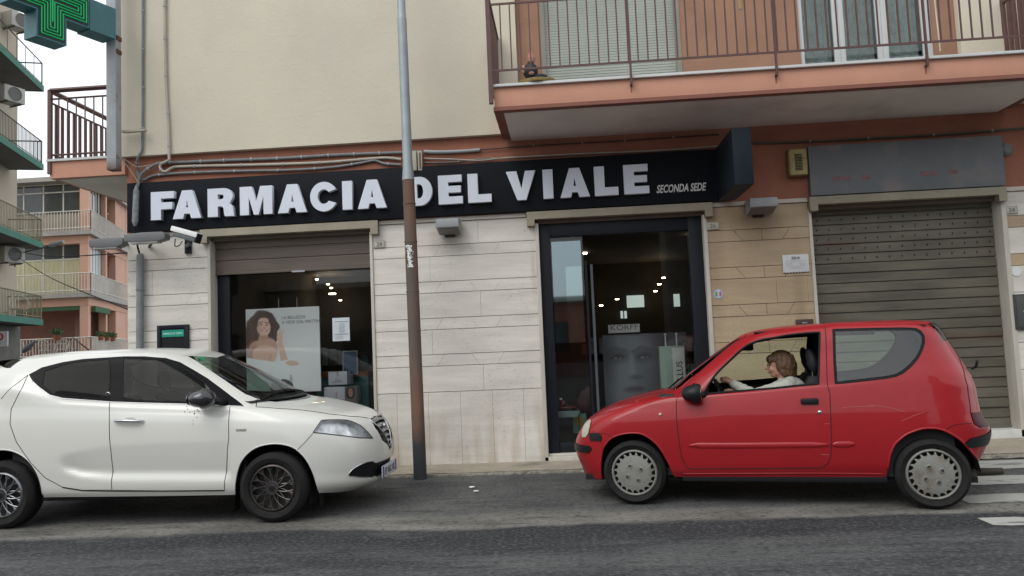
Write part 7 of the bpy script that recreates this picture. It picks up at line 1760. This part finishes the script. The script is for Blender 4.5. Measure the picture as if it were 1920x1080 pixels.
# jacket
j = MB()
cap(j, (hx+.085, Y0, .90), (hx+.03, Y0, .55), .150, .155); cap(j, (.10, Y0-.14, .945), (.12, Y0+.14, .945), .080, .080)
cap(j, SHL+Vector((.01, 0, .0)), ELB, .068, .056); cap(j, ELB, WRI.lerp(ELB, .12), .055, .038); cap(j, SH2, EL2, .066, .054); cap(j, EL2, WR2.lerp(EL2, .15), .054, .038)
for t, r in ((.15, .060), (.4, .053), (.62, .046), (.84, .041)): j.ball(ELB.lerp(WRI, t)+Vector((0, 0, .002)), (r*.72, r, r), 14, 10)      # sleeve folds
for t, r in ((.3, .070), (.6, .064), (.85, .060)): j.ball(SHL.lerp(ELB, t), (r*.7, r, r), 14, 10)
cap(j, (.175, Y0-.07, .985), (.175, Y0+.07, .985), .058, .058); cap(j, (.12, Y0-.10, .99), (.175, Y0-.06, 1.0), .040, .052); cap(j, (.06, Y0-.075, .975), (.12, Y0-.10, .99), .030, .040)   # hood lying on the back
cap(j, (.12, Y0+.10, .99), (.175, Y0+.06, 1.0), .040, .052); cap(j, (.045, Y0-.05, .955), (.10, Y0-.08, 1.005), .026, .034); cap(j, (.18, Y0-.05, 1.02), (.20, Y0+.05, 1.02), .035, .035)
JK = M('pale_jacket_cloth', (.35, .36, .315), .85, var=.10, scale=14, bump=.010, bscale=18)
me = remesh(j, .0065, 1); mobj('jacket', me, JK, sr_)
# hair: bob with fringe
h = MB()
h.ball((hx+.030, Y0, 1.196), (.102, .090, .082), 24, 16); h.ball((hx+.070, Y0, 1.135), (.082, .092, .090), 22, 16); h.ball((hx+.090, Y0, 1.080), (.058, .080, .055), 20, 14)
h.ball((hx-.045, Y0, 1.196), (.052, .070, .045), 18, 12); h.ball((hx+.020, Y0-.072, 1.145), (.042, .022, .065), 16, 12); h.ball((hx+.020, Y0+.072, 1.145), (.042, .022, .065), 16, 12)
h.ball((hx+.045, Y0-.075, 1.09), (.038, .022, .045), 16, 12); h.ball((hx+.045, Y0+.075, 1.09), (.038, .022, .045), 16, 12)
random.seed(21)
for k in range(150):
    th = random.uniform(-1.0, 1.0)*1.7; r_ = .096; c0 = Vector((hx+.045+.085*cos(th), Y0+.090*sin(th), 1.205+random.uniform(-.02, .035)))
    c1 = c0+Vector((.018*cos(th)+random.gauss(0, .004), .010*sin(th), -.07)); c2 = Vector((hx+.06+.085*cos(th)*.95+random.gauss(0, .006), Y0+.082*sin(th), 1.055+random.uniform(-.015, .03)+(.05 if abs(th) > 1.35 else 0)))
    h.tube([c0, c1, c2], [.006, .007, .003], 5)
for k in range(40):
    y = random.uniform(-.06, .06); c0 = Vector((hx-.03, Y0+y*.8, 1.235)); h.tube([c0, Vector((hx-.078, Y0+y, 1.215)), Vector((hx-.088+abs(y)*.35, Y0+y*1.15, 1.172+random.uniform(-.008, .01)))], [.006, .007, .003], 5)
hm = M('brown_hair', (.115, .060, .029), .5, var=.5, scale=40, stretch=(1, 1, .15), bump=.012, bscale=60)
mobj('hair', remesh(h, .0042, 1), hm, sr_)
for s in (1, -1):
    MB().ball((hx-.0625, Y0+s*.031, 1.137), (.010, .011, .006), 12, 8).build('eye', M('eye_white', (.45, .42, .40), .3), sr_, smooth=180)
    MB().ball((hx-.0695, Y0+s*.032, 1.137), (.004, .007, .006), 10, 6).build('iris', M('dark_iris', (.02, .012, .01), .2), sr_, smooth=180)
    MB().tube([(hx-.080, Y0+s*.014, 1.154), (hx-.078, Y0+s*.032, 1.158), (hx-.062, Y0+s*.050, 1.152)], .003, 6).build('eyebrow', hm, sr_)
MB().ball((hx-.0885, Y0, 1.0865), (.003, .019, .006), 12, 8).build('lips', M('lip_colour', (.36, .13, .11), .45), sr_, smooth=180)
# steering wheel and mirror of the red car
t = MB(); P = [(0, .175*cos(a), .175*sin(a)) for a in [2*pi*i/32 for i in range(33)]]; t.tube(P, .014, 8).tube([(0, -.17, 0), (.03, 0, 0), (0, .17, 0)], .018, 6).ball((.02, 0, 0), (.03, .06, .05), 14, 10).tube([(0, 0, 0), (-.2, 0, -.08)], .03, 8)
o = t.build('steering_wheel', BLACKP, rc, smooth=180); o.location = (-.395, Y0, .872); o.rotation_euler = (0, radians(-22), 0)
p = R_c.hit(1395, 645); 
o = MB().box(-.02, .02, -.10, .10, -.035, .035).build('inner_mirror', BLACKP, rc, bevel=.012); o.location = (-.17, -.02, 1.31); o.rotation_euler = (0, 0, radians(25))
o = MB().box(-.002, .002, -.09, .09, -.028, .028).build('inner_mirror_glass', CHROME, rc); o.location = (-.148, -.03, 1.31); o.rotation_euler = (0, 0, radians(25))
MB().tube([(-.17, -.02, 1.33), (-.20, 0, 1.42)], .008, 6).build('mirror_stem', BLACKP, rc)
# inner lining of roof and pillars so the cabin edge reads dark
for sd in (-1,):
    P = [Vector((-.74, -.60*sd, .94)), Vector((-.60, -.585*sd, 1.06)), Vector((-.40, -.55*sd, 1.20)), Vector((-.22, -.515*sd, 1.31)), Vector((-.10, -.50*sd, 1.365)), Vector((.1, -.49*sd, 1.395)), Vector((.5, -.48*sd, 1.405)), Vector((1.0, -.47*sd, 1.40))]
    MB().tube(P, [.024, .026, .028, .030, .030, .028, .026, .026], 8).build('inner_pillar', M('grey_pillar_trim', (.055, .06, .062), .6), rc, smooth=180)
MB().box(-.1, 1.25, -.50, .50, 1.435, 1.445).build('headlining', CABIN, rc)
well(rc, -1.165, .26, .345, -.66, -.42); well(rc, 1.165, .26, .35, -.67, -.42)
MB().box(-1.62, 1.5, -.62, .62, .19, .235).box(-1.60, -.80, -.45, .45, .23, .62).box(.80, 1.5, -.45, .45, .23, .60).build('underbody', M('underbody_black', (.008, .008, .008)), rc)
for x in (-1.165, 1.165):
    for sd in (-1, 1): wheel(rc, x, .755*sd, .272, .272, .165, .192, 'cap', sd)
for o in bpy.data.objects:
    if o.type == 'MESH':
        for p in o.data.polygons[:0]: pass
